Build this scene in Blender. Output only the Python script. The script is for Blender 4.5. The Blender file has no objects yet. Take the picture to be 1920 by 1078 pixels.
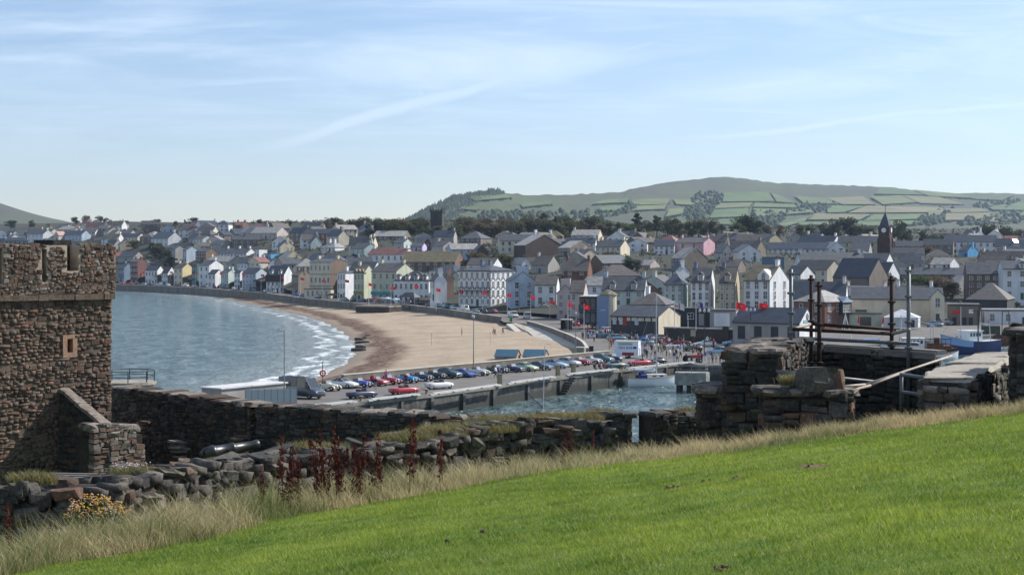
import bpy, math, random
import numpy as np
from mathutils import Vector, Matrix
R = math.radians
random.seed(7); NP = np.random.default_rng(7)
SC = bpy.context.scene
COL = SC.collection
# ------------------------------------------------------------------ camera
F = 3000.0          # focal length in photograph pixels (1920 wide)
H = 20.15           # eye height over the sea, m
YH = 476.0          # photograph row of the level line
cam = bpy.data.cameras.new('camera'); camo = bpy.data.objects.new('camera', cam); COL.objects.link(camo)
camo.location = (0, 0, H); camo.rotation_euler = (R(90), 0, 0)
cam.sensor_width = 36; cam.lens = F/1920*36; cam.shift_y = -(539-YH)/1920
cam.clip_start = .1; cam.clip_end = 40000
SC.camera = camo
# ------------------------------------------------------------------ sky, sun, exposure
SUN_AZ, SUN_EL = 66.0, 40.0      # degrees right of the view axis, above the horizon
W = bpy.data.worlds.new('World'); SC.world = W; W.use_nodes = True
def world():
    nt = W.node_tree; N = nt.nodes; L = nt.links; N.clear()
    out = N.new('ShaderNodeOutputWorld'); bg = N.new('ShaderNodeBackground')
    sky = N.new('ShaderNodeTexSky'); sky.sky_type = 'NISHITA'; sky.sun_disc = False
    sky.sun_elevation = R(SUN_EL); sky.sun_rotation = R(SUN_AZ)
    sky.altitude = 20; sky.air_density = 1.0; sky.dust_density = 0.15; sky.ozone_density = 1.4
    bg.inputs['Strength'].default_value = 0.106
    tc = N.new('ShaderNodeTexCoord')
    sep = N.new('ShaderNodeSeparateXYZ'); L.new(tc.outputs['Generated'], sep.inputs[0])
    # cloud sheet coordinates: project the direction on a flat layer
    zz = N.new('ShaderNodeMath'); zz.operation = 'MAXIMUM'; zz.inputs[1].default_value = 0.02; L.new(sep.outputs[2], zz.inputs[0])
    zz2 = N.new('ShaderNodeMath'); zz2.operation = 'ADD'; zz2.inputs[1].default_value = 0.10; L.new(zz.outputs[0], zz2.inputs[0])
    dx = N.new('ShaderNodeMath'); dx.operation = 'DIVIDE'; L.new(sep.outputs[0], dx.inputs[0]); L.new(zz2.outputs[0], dx.inputs[1])
    dy = N.new('ShaderNodeMath'); dy.operation = 'DIVIDE'; L.new(sep.outputs[1], dy.inputs[0]); L.new(zz2.outputs[0], dy.inputs[1])
    cmb = N.new('ShaderNodeCombineXYZ'); L.new(dx.outputs[0], cmb.inputs[0]); L.new(dy.outputs[0], cmb.inputs[1])
    def wisps(rot, sc, seed, lo, hi, det=7, dist=.8):
        mp = N.new('ShaderNodeMapping'); mp.inputs['Rotation'].default_value = (0, 0, R(rot)); mp.inputs['Scale'].default_value = sc
        mp.inputs['Location'].default_value = (seed, seed*.7, 0); L.new(cmb.outputs[0], mp.inputs[0])
        n = N.new('ShaderNodeTexNoise'); n.inputs['Scale'].default_value = 1; n.inputs['Detail'].default_value = det
        n.inputs['Roughness'].default_value = .6; n.inputs['Distortion'].default_value = dist; L.new(mp.outputs[0], n.inputs[0])
        r = N.new('ShaderNodeMapRange'); r.interpolation_type = 'SMOOTHSTEP'; r.inputs[1].default_value = lo; r.inputs[2].default_value = hi
        L.new(n.outputs[0], r.inputs[0]); return r.outputs[0]
    a = wisps(-30, (.8, 1.5, 1), 3.1, .44, .86, 8, 2.4)
    b = wisps(24, (.42, .62, 1), 9.4, .34, .8, 6, 2.6)
    ad = N.new('ShaderNodeMath'); ad.operation = 'MAXIMUM'; L.new(a, ad.inputs[0]); L.new(b, ad.inputs[1])
    # clouds thin out towards the horizon
    fd = N.new('ShaderNodeMapRange'); fd.interpolation_type = 'SMOOTHSTEP'; fd.inputs[1].default_value = .02; fd.inputs[2].default_value = .14
    L.new(sep.outputs[2], fd.inputs[0])
    fm = N.new('ShaderNodeMath'); fm.operation = 'MULTIPLY'; L.new(ad.outputs[0], fm.inputs[0]); L.new(fd.outputs[0], fm.inputs[1])
    # contrails: thin bands round a great circle, given by two directions (photo pixels)
    def dirv(px, py): return Vector(((px-960)/F, 1, -(py-YH)/F)).normalized()
    tot = fm.outputs[0]
    def trail(p, q, width, amt, lo, hi, tot):
        n = dirv(*p).cross(dirv(*q)).normalized()
        wv = N.new('ShaderNodeTexNoise'); wv.inputs['Scale'].default_value = 14; wv.inputs['Detail'].default_value = 6; L.new(tc.outputs['Generated'], wv.inputs[0])
        d = N.new('ShaderNodeVectorMath'); d.operation = 'DOT_PRODUCT'; d.inputs[1].default_value = n; L.new(tc.outputs['Generated'], d.inputs[0])
        j = N.new('ShaderNodeMath'); j.operation = 'MULTIPLY_ADD'; j.inputs[1].default_value = .012; j.inputs[2].default_value = -.006; L.new(wv.outputs[0], j.inputs[0])
        s = N.new('ShaderNodeMath'); s.operation = 'ADD'; L.new(d.outputs['Value'], s.inputs[0]); L.new(j.outputs[0], s.inputs[1])
        ab = N.new('ShaderNodeMath'); ab.operation = 'ABSOLUTE'; L.new(s.outputs[0], ab.inputs[0])
        r = N.new('ShaderNodeMapRange'); r.interpolation_type = 'SMOOTHSTEP'; r.inputs[1].default_value = width; r.inputs[2].default_value = width*.15
        r.inputs[3].default_value = 0; r.inputs[4].default_value = amt; L.new(ab.outputs[0], r.inputs[0])
        # along-track limits on x
        c1 = N.new('ShaderNodeMapRange'); c1.interpolation_type = 'SMOOTHSTEP'; e_ = min(.05, (hi-lo)*.3); c1.inputs[1].default_value = lo-e_; c1.inputs[2].default_value = lo+e_; L.new(sep.outputs[0], c1.inputs[0])
        c2 = N.new('ShaderNodeMapRange'); c2.interpolation_type = 'SMOOTHSTEP'; e2 = min(.01, (hi-lo)*.3); c2.inputs[1].default_value = hi+e2; c2.inputs[2].default_value = hi-e2; L.new(sep.outputs[0], c2.inputs[0])
        m1 = N.new('ShaderNodeMath'); m1.operation = 'MULTIPLY'; L.new(r.outputs[0], m1.inputs[0]); L.new(c1.outputs[0], m1.inputs[1])
        m2 = N.new('ShaderNodeMath'); m2.operation = 'MULTIPLY'; L.new(m1.outputs[0], m2.inputs[0]); L.new(c2.outputs[0], m2.inputs[1])
        mx = N.new('ShaderNodeMath'); mx.operation = 'MAXIMUM'; L.new(m2.outputs[0], mx.inputs[0]); L.new(tot, mx.inputs[1]); return mx.outputs[0]
    tot = trail((480, 282), (990, 134), .0058, .62, -.14, .02, tot)
    tot = trail((776, 158), (802, 194), .0028, .4, -.0615, -.0535, tot)
    tot = trail((776, 160), (826, 140), .0024, .35, -.0610, -.044, tot)
    tot = trail((1290, 262), (1880, 200), .0028, .5, .12, .5, tot)
    tot = trail((1130, 103), (1230, 80), .002, .4, .05, .09, tot)
    sat = N.new('ShaderNodeHueSaturation'); sat.inputs['Saturation'].default_value = .98; sat.inputs['Value'].default_value = 1.0; L.new(sky.outputs[0], sat.inputs['Color'])
    mix = N.new('ShaderNodeMix'); mix.data_type = 'RGBA'; mix.inputs[7].default_value = (7.2, 8.2, 9.4, 1)
    am = N.new('ShaderNodeMath'); am.operation = 'MULTIPLY'; am.inputs[1].default_value = .55; L.new(tot, am.inputs[0])
    L.new(am.outputs[0], mix.inputs[0]); tn = N.new('ShaderNodeMix'); tn.data_type = 'RGBA'; tn.blend_type = 'MULTIPLY'; tn.inputs[0].default_value = 1; hz = N.new('ShaderNodeMapRange'); hz.interpolation_type = 'SMOOTHSTEP'; hz.inputs[1].default_value = -.02; hz.inputs[2].default_value = .34; L.new(sep.outputs[2], hz.inputs[0]); gm = N.new('ShaderNodeMix'); gm.data_type = 'RGBA'; gm.inputs[6].default_value = (.775, .81, .985, 1); gm.inputs[7].default_value = (.98, 1.0, 1.06, 1); L.new(hz.outputs[0], gm.inputs[0]); L.new(gm.outputs[2], tn.inputs[7]); L.new(sat.outputs[0], tn.inputs[6]); L.new(tn.outputs[2], mix.inputs[6]); L.new(mix.outputs[2], bg.inputs[0]); L.new(bg.outputs[0], out.inputs[0])
world()
sl = bpy.data.lights.new('sun', 'SUN'); so = bpy.data.objects.new('sun', sl); COL.objects.link(so)
sl.energy = 5.0; sl.angle = R(.53); sl.color = (1, .95, .87)
sd = Vector((math.sin(R(SUN_AZ))*math.cos(R(SUN_EL)), math.cos(R(SUN_AZ))*math.cos(R(SUN_EL)), math.sin(R(SUN_EL))))
so.rotation_euler = sd.to_track_quat('Z', 'Y').to_euler(); so.location = (60, 40, 90)
SC.view_settings.view_transform = 'Standard'; SC.view_settings.look = 'None'; SC.view_settings.exposure = 0.42; SC.view_settings.gamma = 1
SC.render.engine = 'CYCLES'; SC.cycles.use_denoising = True
SC.cycles.max_bounces = 6; SC.cycles.diffuse_bounces = 3; SC.cycles.glossy_bounces = 3; SC.cycles.transmission_bounces = 4
SC.cycles.transparent_max_bounces = 8; SC.cycles.volume_bounces = 0; SC.cycles.caustics_reflective = False; SC.cycles.caustics_refractive = False
SC.cycles.sample_clamp_indirect = 4
# ------------------------------------------------------------------ photo pixels -> places
def P(px, py, D): return Vector(((px-960)/F*D, D, H-(py-YH)/F*D))
def G(px, py, z): return P(px, py, (H-z)*F/(py-YH))          # on the level z
def PX(p): return (960+p[0]/p[1]*F, YH-(p[2]-H)/p[1]*F)
def ip(x, tab):
    if x <= tab[0][0]: return tab[0][1]
    for (a, b), (c, d) in zip(tab, tab[1:]):
        if x <= c: return b+(d-b)*(x-a)/(c-a)
    return tab[-1][1]
# ------------------------------------------------------------------ materials
MATS = {}
def mat(name, col, rough=.8, var=.18, scale=3.0, bump=0, bscale=None, metal=0, spec=.35, col2=None, detail=4, coord='Object', rnd=0, trans=0, coat=0, stretch=None, lo=.3, hi=.7):
    if name in MATS: return MATS[name]
    m = bpy.data.materials.new(name); m.use_nodes = True; MATS[name] = m
    nt = m.node_tree; N = nt.nodes; L = nt.links; b = N['Principled BSDF']
    b.inputs['Roughness'].default_value = rough; b.inputs['Metallic'].default_value = metal; b.inputs['Specular IOR Level'].default_value = spec
    b.inputs['Coat Weight'].default_value = coat; b.inputs['Coat Roughness'].default_value = .05
    c = (*col, 1)
    c2 = (*(col2 if col2 else tuple(min(1, x*(1+var)) for x in col)), 1)
    c1 = c if col2 else (*tuple(x*(1-var) for x in col), 1)
    src = None
    if var > 0 or col2 or bump:
        tc = N.new('ShaderNodeTexCoord'); vec = tc.outputs[coord] if coord != 'World' else None
        if coord == 'World':
            g = N.new('ShaderNodeNewGeometry'); vec = g.outputs['Position']
        if stretch:
            mp = N.new('ShaderNodeMapping'); mp.inputs['Scale'].default_value = stretch; L.new(vec, mp.inputs[0]); vec = mp.outputs[0]
        n = N.new('ShaderNodeTexNoise'); n.inputs['Scale'].default_value = scale; n.inputs['Detail'].default_value = detail; n.inputs['Roughness'].default_value = .62
        L.new(vec, n.inputs[0])
        mr = N.new('ShaderNodeMapRange'); mr.inputs[1].default_value = lo; mr.inputs[2].default_value = hi; L.new(n.outputs[0], mr.inputs[0])
        mx = N.new('ShaderNodeMix'); mx.data_type = 'RGBA'; mx.inputs[6].default_value = c1; mx.inputs[7].default_value = c2; L.new(mr.outputs[0], mx.inputs[0]); src = mx.outputs[2]
        if bump:
            n2 = N.new('ShaderNodeTexNoise'); n2.inputs['Scale'].default_value = bscale or scale*3; n2.inputs['Detail'].default_value = 5; L.new(vec, n2.inputs[0])
            bp = N.new('ShaderNodeBump'); bp.inputs['Strength'].default_value = min(1, bump); bp.inputs['Distance'].default_value = .05*bump; L.new(n2.outputs[0], bp.inputs['Height']); L.new(bp.outputs[0], b.inputs['Normal'])
    if rnd:
        oi = N.new('ShaderNodeObjectInfo'); mr = N.new('ShaderNodeMapRange'); mr.inputs[3].default_value = 1-rnd; mr.inputs[4].default_value = 1+rnd; L.new(oi.outputs['Random'], mr.inputs[0])
        hs = N.new('ShaderNodeHueSaturation'); L.new(mr.outputs[0], hs.inputs['Value'])
        if src: L.new(src, hs.inputs['Color'])
        else: hs.inputs['Color'].default_value = c
        src = hs.outputs[0]
    if src: L.new(src, b.inputs['Base Color'])
    else: b.inputs['Base Color'].default_value = c
    if trans:
        t = N.new('ShaderNodeBsdfTranslucent'); ms = N.new('ShaderNodeMixShader'); ms.inputs[0].default_value = trans
        if src: L.new(src, t.inputs[0])
        else: t.inputs[0].default_value = c
        L.new(b.outputs[0], ms.inputs[1]); L.new(t.outputs[0], ms.inputs[2]); L.new(ms.outputs[0], N['Material Output'].inputs[0])
    return m
# ------------------------------------------------------------------ mesh builder
class MB:
    def __init__(s): s.v = []; s.f = []; s.m = []
    def add(s, vs, fs, m=0):
        o = len(s.v); s.v += [tuple(v) for v in vs]; s.f += [tuple(i+o for i in f) for f in fs]; s.m += [m]*len(fs); return s
    def box(s, c, d, m=0, rz=0):
        cx, cy, cz = c; a, b, h = d[0]/2, d[1]/2, d[2]/2; co, si = math.cos(rz), math.sin(rz); vs = []
        for z in (-h, h):
            for x, y in ((-a, -b), (a, -b), (a, b), (-a, b)): vs.append((cx+x*co-y*si, cy+x*si+y*co, cz+z))
        return s.add(vs, [(3, 2, 1, 0), (4, 5, 6, 7), (0, 1, 5, 4), (1, 2, 6, 5), (2, 3, 7, 6), (3, 0, 4, 7)], m)
    def bx(s, x0, x1, y0, y1, z0, z1, m=0): return s.box(((x0+x1)/2, (y0+y1)/2, (z0+z1)/2), (x1-x0, y1-y0, z1-z0), m)
    def tube(s, p, q, r, m=0, n=8, r2=None, caps=True):
        p = Vector(p); q = Vector(q); r2 = r if r2 is None else r2; d = q-p
        if d.length < 1e-6: return s
        z = d.normalized(); x = z.orthogonal().normalized(); y = z.cross(x); vs = []
        for c, rr in ((p, r), (q, r2)):
            for i in range(n):
                a = 2*math.pi*i/n; vs.append(c+x*(rr*math.cos(a))+y*(rr*math.sin(a)))
        fs = [(i, (i+1) % n, n+(i+1) % n, n+i) for i in range(n)]
        if caps: fs += [tuple(range(n-1, -1, -1)), tuple(range(n, 2*n))]
        return s.add(vs, fs, m)
    def path(s, pts, r, m=0, n=6):
        for a, b in zip(pts, pts[1:]): s.tube(a, b, r, m, n)
        return s
    def lathe(s, prof, c=(0, 0, 0), axis='z', n=16, m=0):
        vs = []; k = len(prof)
        for r, h in prof:
            for i in range(n):
                a = 2*math.pi*i/n; u, w = r*math.cos(a), r*math.sin(a)
                vs.append({'z': (c[0]+u, c[1]+w, c[2]+h), 'x': (c[0]+h, c[1]+u, c[2]+w), 'y': (c[0]+w, c[1]+h, c[2]+u)}[axis])
        fs = [(j*n+i, j*n+(i+1) % n, (j+1)*n+(i+1) % n, (j+1)*n+i) for j in range(k-1) for i in range(n)]
        fs += [tuple(range(n-1, -1, -1)), tuple(range((k-1)*n, k*n))]
        return s.add(vs, fs, m)
    def prism(s, poly, z0, z1, m=0, mtop=None):
        n = len(poly); vs = [(x, y, z0) for x, y in poly]+[(x, y, z1) for x, y in poly]
        ar = sum(poly[i][0]*poly[(i+1) % n][1]-poly[(i+1) % n][0]*poly[i][1] for i in range(n))
        if ar < 0: vs = vs[:n][::-1]+vs[n:][::-1]
        s.add(vs, [(i, (i+1) % n, n+(i+1) % n, n+i) for i in range(n)]+[tuple(range(n-1, -1, -1))], m)
        return s.add(vs, [tuple(range(n, 2*n))], m if mtop is None else mtop)
    def loft(s, rings, m=0, closed=True, cap=True, mats=None):
        k = len(rings[0]); vs = [v for r in rings for v in r]; fs = []; ms = []
        for j in range(len(rings)-1):
            for i in range(k if closed else k-1):
                fs.append((j*k+i, j*k+(i+1) % k, (j+1)*k+(i+1) % k, (j+1)*k+i)); ms.append(mats(j, i) if mats else m)
        if cap: fs += [tuple(range(k-1, -1, -1)), tuple(range((len(rings)-1)*k, len(rings)*k))]; ms += [m, m]
        o = len(s.v); s.v += [tuple(v) for v in vs]; s.f += [tuple(i+o for i in f) for f in fs]; s.m += ms; return s
    def quad(s, a, b, c, d, m=0): return s.add([a, b, c, d], [(0, 1, 2, 3)], m)
    def mesh(s, name, mats, smooth=False):
        me = bpy.data.meshes.new(name); me.from_pydata(s.v, [], s.f)
        for m in (mats if isinstance(mats, (list, tuple)) else [mats]): me.materials.append(m)
        if any(s.m): me.polygons.foreach_set('material_index', s.m)
        if smooth: me.polygons.foreach_set('use_smooth', [True]*len(me.polygons))
        me.update(); return me
    def build(s, name, mats, parent=None, smooth=False, **k): return ob(name, s.mesh(name, mats, smooth), parent, **k)
def ob(name, me, parent=None, loc=None, rz=None, scale=None, label=None, cat=None, group=None, kind=None):
    o = bpy.data.objects.new(name, me); COL.objects.link(o)
    if parent is not None: o.parent = parent
    if loc is not None: o.location = loc
    if rz is not None: o.rotation_euler = (0, 0, rz)
    if scale is not None: o.scale = scale
    if label: o['label'] = label
    if cat: o['category'] = cat
    if group: o['group'] = group
    if kind: o['kind'] = kind
    return o
def thing(name, label, cat, loc=(0, 0, 0), rz=0, group=None, scale=None): return ob(name, None, None, loc, rz, scale, label, cat, group)
def np_mesh(name, V, T, mats, smooth=False, attr=None, mi=None):
    """vertex array (n,3), triangle or quad array"""
    me = bpy.data.meshes.new(name); k = T.shape[1]
    me.vertices.add(len(V)); me.vertices.foreach_set('co', np.ascontiguousarray(V, dtype=np.float32).ravel())
    me.loops.add(T.size); me.loops.foreach_set('vertex_index', np.ascontiguousarray(T, dtype=np.int32).ravel())
    me.polygons.add(len(T)); me.polygons.foreach_set('loop_start', np.arange(0, T.size, k, dtype=np.int32))
    me.polygons.foreach_set('loop_total', np.full(len(T), k, dtype=np.int32))
    for m in (mats if isinstance(mats, (list, tuple)) else [mats]): me.materials.append(m)
    if mi is not None: me.polygons.foreach_set('material_index', np.asarray(mi, dtype=np.int32))
    if smooth: me.polygons.foreach_set('use_smooth', np.ones(len(T), dtype=bool))
    if attr is not None:
        a = me.attributes.new('tint', 'FLOAT', 'POINT'); a.data.foreach_set('value', np.asarray(attr, dtype=np.float32))
    me.update(calc_edges=True); return me
def text_mesh(s, size, mtl, depth=.01, name='lettering'):
    c = bpy.data.curves.new(name, 'FONT'); c.body = s; c.size = size; c.extrude = depth; c.align_x = 'CENTER'; c.align_y = 'CENTER'
    o = bpy.data.objects.new(name, c); COL.objects.link(o); dg = bpy.context.evaluated_depsgraph_get()
    me = bpy.data.meshes.new_from_object(o.evaluated_get(dg)); bpy.data.objects.remove(o); bpy.data.curves.remove(c)
    me.materials.clear(); me.materials.append(mtl); me.name = name; return me
# ================================================================== SETTING
DECK = 2.6; PZ = 3.42
def nz(m): return m.node_tree.nodes, m.node_tree.links
# ---- shore lines (plan)
WL = [G(p, y, 0).xy for p, y in ((150, 536), (330, 549), (400, 556), (480, 573), (560, 590), (610, 605), (645, 625), (665, 645), (668, 657), (655, 675), (630, 692), (600, 705), (545, 718))]
PROM = [G(p, y, 3.5).xy for p, y in ((-250, 520), (120, 529), (215, 533), (300, 536), (380, 540), (498, 549), (577, 559.5), (684, 569), (766, 571.5), (827, 578), (937, 593))]
CURVE = [G(p, y, 3.5).xy for p, y in ((987.5, 601), (1004, 605), (1020, 610), (1038, 616), (1054.6, 622.4), (1067, 627), (1077.5, 632), (1086, 636.5), (1092, 641), (1096, 646.5), (1099, 652))]
QD = Vector((.58, .8146)); QN = Vector((.8146, -.58))            # along the quay, and out over the harbour
QB1, QB0 = G(644.5, 702, 3.6).xy, G(1143, 657, 3.6).xy            # quay back wall, left end and right end
KERB = [G(p, y, 2.6).xy for p, y in ((574, 762), (690, 751), (804, 738), (920, 723), (1045, 706), (1160, 692), (1285, 679))]
HARB = [G(p, y, 2.6).xy for p, y in ((1310, 684), (1365, 685), (1440, 668), (1560, 652), (1700, 640), (1800, 632), (1920, 622), (2200, 606))]
def sdist(xs, ys, line):
    best = np.full(xs.shape, 1e9); sg = np.ones(xs.shape)
    for a, b in zip(line, line[1:]):
        d = b-a; t = np.clip(((xs-a.x)*d.x+(ys-a.y)*d.y)/d.length_squared, 0, 1)
        ex, ey = xs-(a.x+t*d.x), ys-(a.y+t*d.y); q = np.hypot(ex, ey); s = np.sign(d.x*(ys-a.y)-d.y*(xs-a.x))
        u = q < best-1e-6; best = np.where(u, q, best); sg = np.where(u, s, sg)
    return best*sg
def grid(x0, x1, y0, y1, sx, sy):
    nx, ny = int((x1-x0)/sx)+1, int((y1-y0)/sy)+1; X, Y = np.meshgrid(np.linspace(x0, x1, nx), np.linspace(y0, y1, ny)); i = np.arange(nx*ny).reshape(ny, nx)
    T = np.stack([i[:-1, :-1], i[:-1, 1:], i[1:, 1:], i[1:, :-1]], -1).reshape(-1, 4); return X.ravel(), Y.ravel(), T
def ramp(N, L, src, a, b, lo=0., hi=1., smooth=True):
    r = N.new('ShaderNodeMapRange'); r.interpolation_type = 'SMOOTHSTEP' if smooth else 'LINEAR'
    for i, v in ((1, a), (2, b), (3, lo), (4, hi)): r.inputs[i].default_value = v
    L.new(src, r.inputs[0]); return r.outputs[0]
def mth(N, L, op, a, b):
    n = N.new('ShaderNodeMath'); n.operation = op
    for i, v in enumerate((a, b)):
        if isinstance(v, (int, float)): n.inputs[i].default_value = v
        else: L.new(v, n.inputs[i])
    return n.outputs[0]
def noise(N, L, vec, scale, det=4, stretch=None, rough=.6, dist=0):
    if stretch:
        mp = N.new('ShaderNodeMapping'); mp.inputs['Scale'].default_value = stretch[:3]
        if len(stretch) > 3: mp.inputs['Rotation'].default_value = (0, 0, R(stretch[3]))
        L.new(vec, mp.inputs[0]); vec = mp.outputs[0]
    n = N.new('ShaderNodeTexNoise'); n.inputs['Scale'].default_value = scale; n.inputs['Detail'].default_value = det; n.inputs['Roughness'].default_value = rough; n.inputs['Distortion'].default_value = dist
    L.new(vec, n.inputs[0]); return n.outputs[0]
def mixc(N, L, fac, a, b):
    m = N.new('ShaderNodeMix'); m.data_type = 'RGBA'
    if isinstance(fac, (int, float)): m.inputs[0].default_value = fac
    else: L.new(fac, m.inputs[0])
    for i, v in ((6, a), (7, b)):
        if isinstance(v, tuple): m.inputs[i].default_value = (*v, 1)
        else: L.new(v, m.inputs[i])
    return m.outputs[2]
def tide_stone():
    m = bpy.data.materials.new('quay_stone'); m.use_nodes = True; MATS['quay_stone'] = m; N, L = nz(m); b = N['Principled BSDF']; b.inputs['Roughness'].default_value = .7
    g = N.new('ShaderNodeNewGeometry').outputs['Position']; sp = N.new('ShaderNodeSeparateXYZ'); L.new(g, sp.inputs[0]); n1 = noise(N, L, g, .8, 6, (1, 1, .5), .7); n2 = noise(N, L, g, 2.5, 5)
    c = mixc(N, L, ramp(N, L, n1, .38, .62), (.036, .036, .033), (.095, .092, .082)); zz = mth(N, L, 'ADD', sp.outputs[2], mth(N, L, 'MULTIPLY', mth(N, L, 'SUBTRACT', n1, .5), 1.6)); c = mixc(N, L, ramp(N, L, zz, 1.5, .8), c, (.022, .024, .018)); L.new(c, b.inputs['Base Color'])
    bp = N.new('ShaderNodeBump'); bp.inputs['Strength'].default_value = .7; bp.inputs['Distance'].default_value = .08; L.new(n2, bp.inputs['Height']); L.new(bp.outputs[0], b.inputs['Normal']); return m
def setting():
    # ---------------- sea
    m = bpy.data.materials.new('sea_water'); m.use_nodes = True; N, L = nz(m); b = N['Principled BSDF']
    g = N.new('ShaderNodeNewGeometry').outputs['Position']; at = N.new('ShaderNodeAttribute'); at.attribute_name = 'tint'; d = at.outputs['Fac']
    w1 = noise(N, L, g, .26, 4, (.9, .42, 1, 22), .65); w2 = noise(N, L, g, .9, 4, (.8, .8, 1, -12)); w3 = noise(N, L, g, .09, 2, (.5, 1.6, 1, 10))
    hs = mth(N, L, 'ADD', mth(N, L, 'MULTIPLY', w1, 1.0), mth(N, L, 'MULTIPLY', w2, .45))
    bp = N.new('ShaderNodeBump'); bp.inputs['Strength'].default_value = .9; bp.inputs['Distance'].default_value = 3.2; L.new(hs, bp.inputs['Height']); L.new(bp.outputs[0], b.inputs['Normal'])
    deep = mixc(N, L, ramp(N, L, w3, .35, .65), (.034, .066, .072), (.055, .10, .105))
    crest = mixc(N, L, ramp(N, L, hs, .66, .86), deep, (.13, .19, .19))
    shal = mixc(N, L, ramp(N, L, d, -26, -2), crest, (.24, .27, .26))
    fn = noise(N, L, g, .35, 6, (.6, 1.2, 1, 30), .7, .6); fn2 = noise(N, L, g, .05, 2)
    dw = mth(N, L, 'ADD', d, mth(N, L, 'MULTIPLY', mth(N, L, 'SUBTRACT', fn2, .5), 14))
    band = mth(N, L, 'MAXIMUM', mth(N, L, 'MULTIPLY', ramp(N, L, dw, -8, -6.4), ramp(N, L, dw, -3.8, -6)), mth(N, L, 'MULTIPLY', ramp(N, L, dw, -2.2, -.9), .75))
    sy = N.new('ShaderNodeSeparateXYZ'); L.new(g, sy.inputs[0]); near = ramp(N, L, sy.outputs[1], 600, 400, .0, .085); fo = mth(N, L, 'MULTIPLY', band, ramp(N, L, mth(N, L, 'ADD', fn, near), .54, .62))
    col = mixc(N, L, fo, shal, (.78, .8, .8)); L.new(col, b.inputs['Base Color'])
    L.new(mth(N, L, 'ADD', mth(N, L, 'MULTIPLY', fo, .5), .16), b.inputs['Roughness']); b.inputs['Specular IOR Level'].default_value = .5; b.inputs['IOR'].default_value = 1.33
    X, Y, T = grid(-420, 330, 58, 1000, 3, 3); D = sdist(X, Y, WL); D = -np.abs(D)*np.sign(-D) if False else D
    # negative out at sea, positive on the beach; the harbour keeps clear of surf
    DD = np.where(D > 0, D, D); DD = np.where((X*QD.y-Y*QD.x) > (QB1.x*QD.y-QB1.y*QD.x)-4, -60, DD)
    ob('sea', np_mesh('sea', np.stack([X, Y, np.zeros_like(X)], 1), T, m, attr=DD), kind='structure')
    MB().quad((-14000, 20, -.4), (14000, 20, -.4), (14000, 14000, -.4), (-14000, 14000, -.4)).build('open_sea', m, kind='structure')
    # ---------------- beach
    m = bpy.data.materials.new('sand'); m.use_nodes = True; N, L = nz(m); b = N['Principled BSDF']; b.inputs['Roughness'].default_value = .9; b.inputs['Specular IOR Level'].default_value = .2
    g = N.new('ShaderNodeNewGeometry').outputs['Position']; at = N.new('ShaderNodeAttribute'); at.attribute_name = 'tint'; d = at.outputs['Fac']
    n1 = noise(N, L, g, .12, 5); n2 = noise(N, L, g, 1.1, 6, (.5, 1.6, 1)); n3 = noise(N, L, g, .9, 6, (1, 1.5, 1), .75)
    c = mixc(N, L, ramp(N, L, n1, .35, .65), (.325, .26, .188), (.395, .318, .236)); c = mixc(N, L, ramp(N, L, n2, .52, .68, 0, .6), c, (.25, .195, .14)); c = mixc(N, L, ramp(N, L, noise(N, L, g, 2.6, 5, (.6, 1.3, 1, 35), .7), .56, .66, 0, .5), c, (.2, .155, .112)); c = mixc(N, L, ramp(N, L, noise(N, L, g, .3, 3, (.25, 1.6, 1, 20)), .58, .7, 0, .35), c, (.27, .21, .155))
    c = mixc(N, L, ramp(N, L, d, 7, .5, 0, .8), c, (.17, .14, .115))
    dd = mth(N, L, 'ADD', d, mth(N, L, 'MULTIPLY', mth(N, L, 'SUBTRACT', noise(N, L, g, .035, 3), .5), 8))
    bd = mth(N, L, 'MULTIPLY', ramp(N, L, dd, 2.5, 4.5), ramp(N, L, dd, 12, 7.5)); c = mixc(N, L, mth(N, L, 'MULTIPLY', bd, ramp(N, L, n3, .38, .5, 0, .95)), c, (.075, .034, .022))
    bd2 = mth(N, L, 'MULTIPLY', ramp(N, L, dd, 17, 18), ramp(N, L, dd, 21, 19)); c = mixc(N, L, mth(N, L, 'MULTIPLY', bd2, ramp(N, L, n3, .53, .6, 0, .6)), c, (.16, .09, .06))
    L.new(c, b.inputs['Base Color'])
    bp = N.new('ShaderNodeBump'); bp.inputs['Strength'].default_value = .9; bp.inputs['Distance'].default_value = .5; L.new(n2, bp.inputs['Height']); L.new(bp.outputs[0], b.inputs['Normal'])
    X, Y, T = grid(-230, 40, 222, 860, 3, 3); D = sdist(X, Y, WL)
    Z = np.where(D > 0, 2.0*(1-np.exp(-D/24))+.06*np.sin(X*.7+Y*.3)*np.clip(D/10, 0, 1)*.6, np.maximum(D*.09, -2)); Z += .04*np.sin(X*.31-Y*.23)
    keep = ((X*QD.y-Y*QD.x) < (QB1.x*QD.y-QB1.y*QD.x)+1.5) & (D > -14); kt = keep[T].all(1)
    ob('beach', np_mesh('beach', np.stack([X, Y, Z], 1), T[kt], m, attr=D, smooth=True), kind='structure')
    # ---------------- flat ground: promenade, square and quay
    asph = mat('asphalt', (.135, .122, .112), .85, .2, .25, .15, 3, coord='World'); pav = mat('paving', (.3, .27, .24), .85, .16, .4, .1, 2, coord='World')
    conc = mat('sea_wall_concrete', (.155, .14, .12), .9, .35, .35, .4, 2.5, coord='World', stretch=(1, 1, .35))
    conc_l = mat('pale_concrete', (.42, .39, .34), .85, .2, .5, .2, 3, coord='World')
    back = [Vector((QB1.x, QB1.y))-QD*150]
    poly = [Vector((-400, 1500)), *PROM, G(945, 604, 2.6).xy, *CURVE, QB0+Vector((-13.5, -18.6)), QB1, *back, KERB[0]-QD*90, *KERB, *HARB, Vector((420, 560)), Vector((420, 1500))]
    from mathutils.geometry import tessellate_polygon
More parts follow.
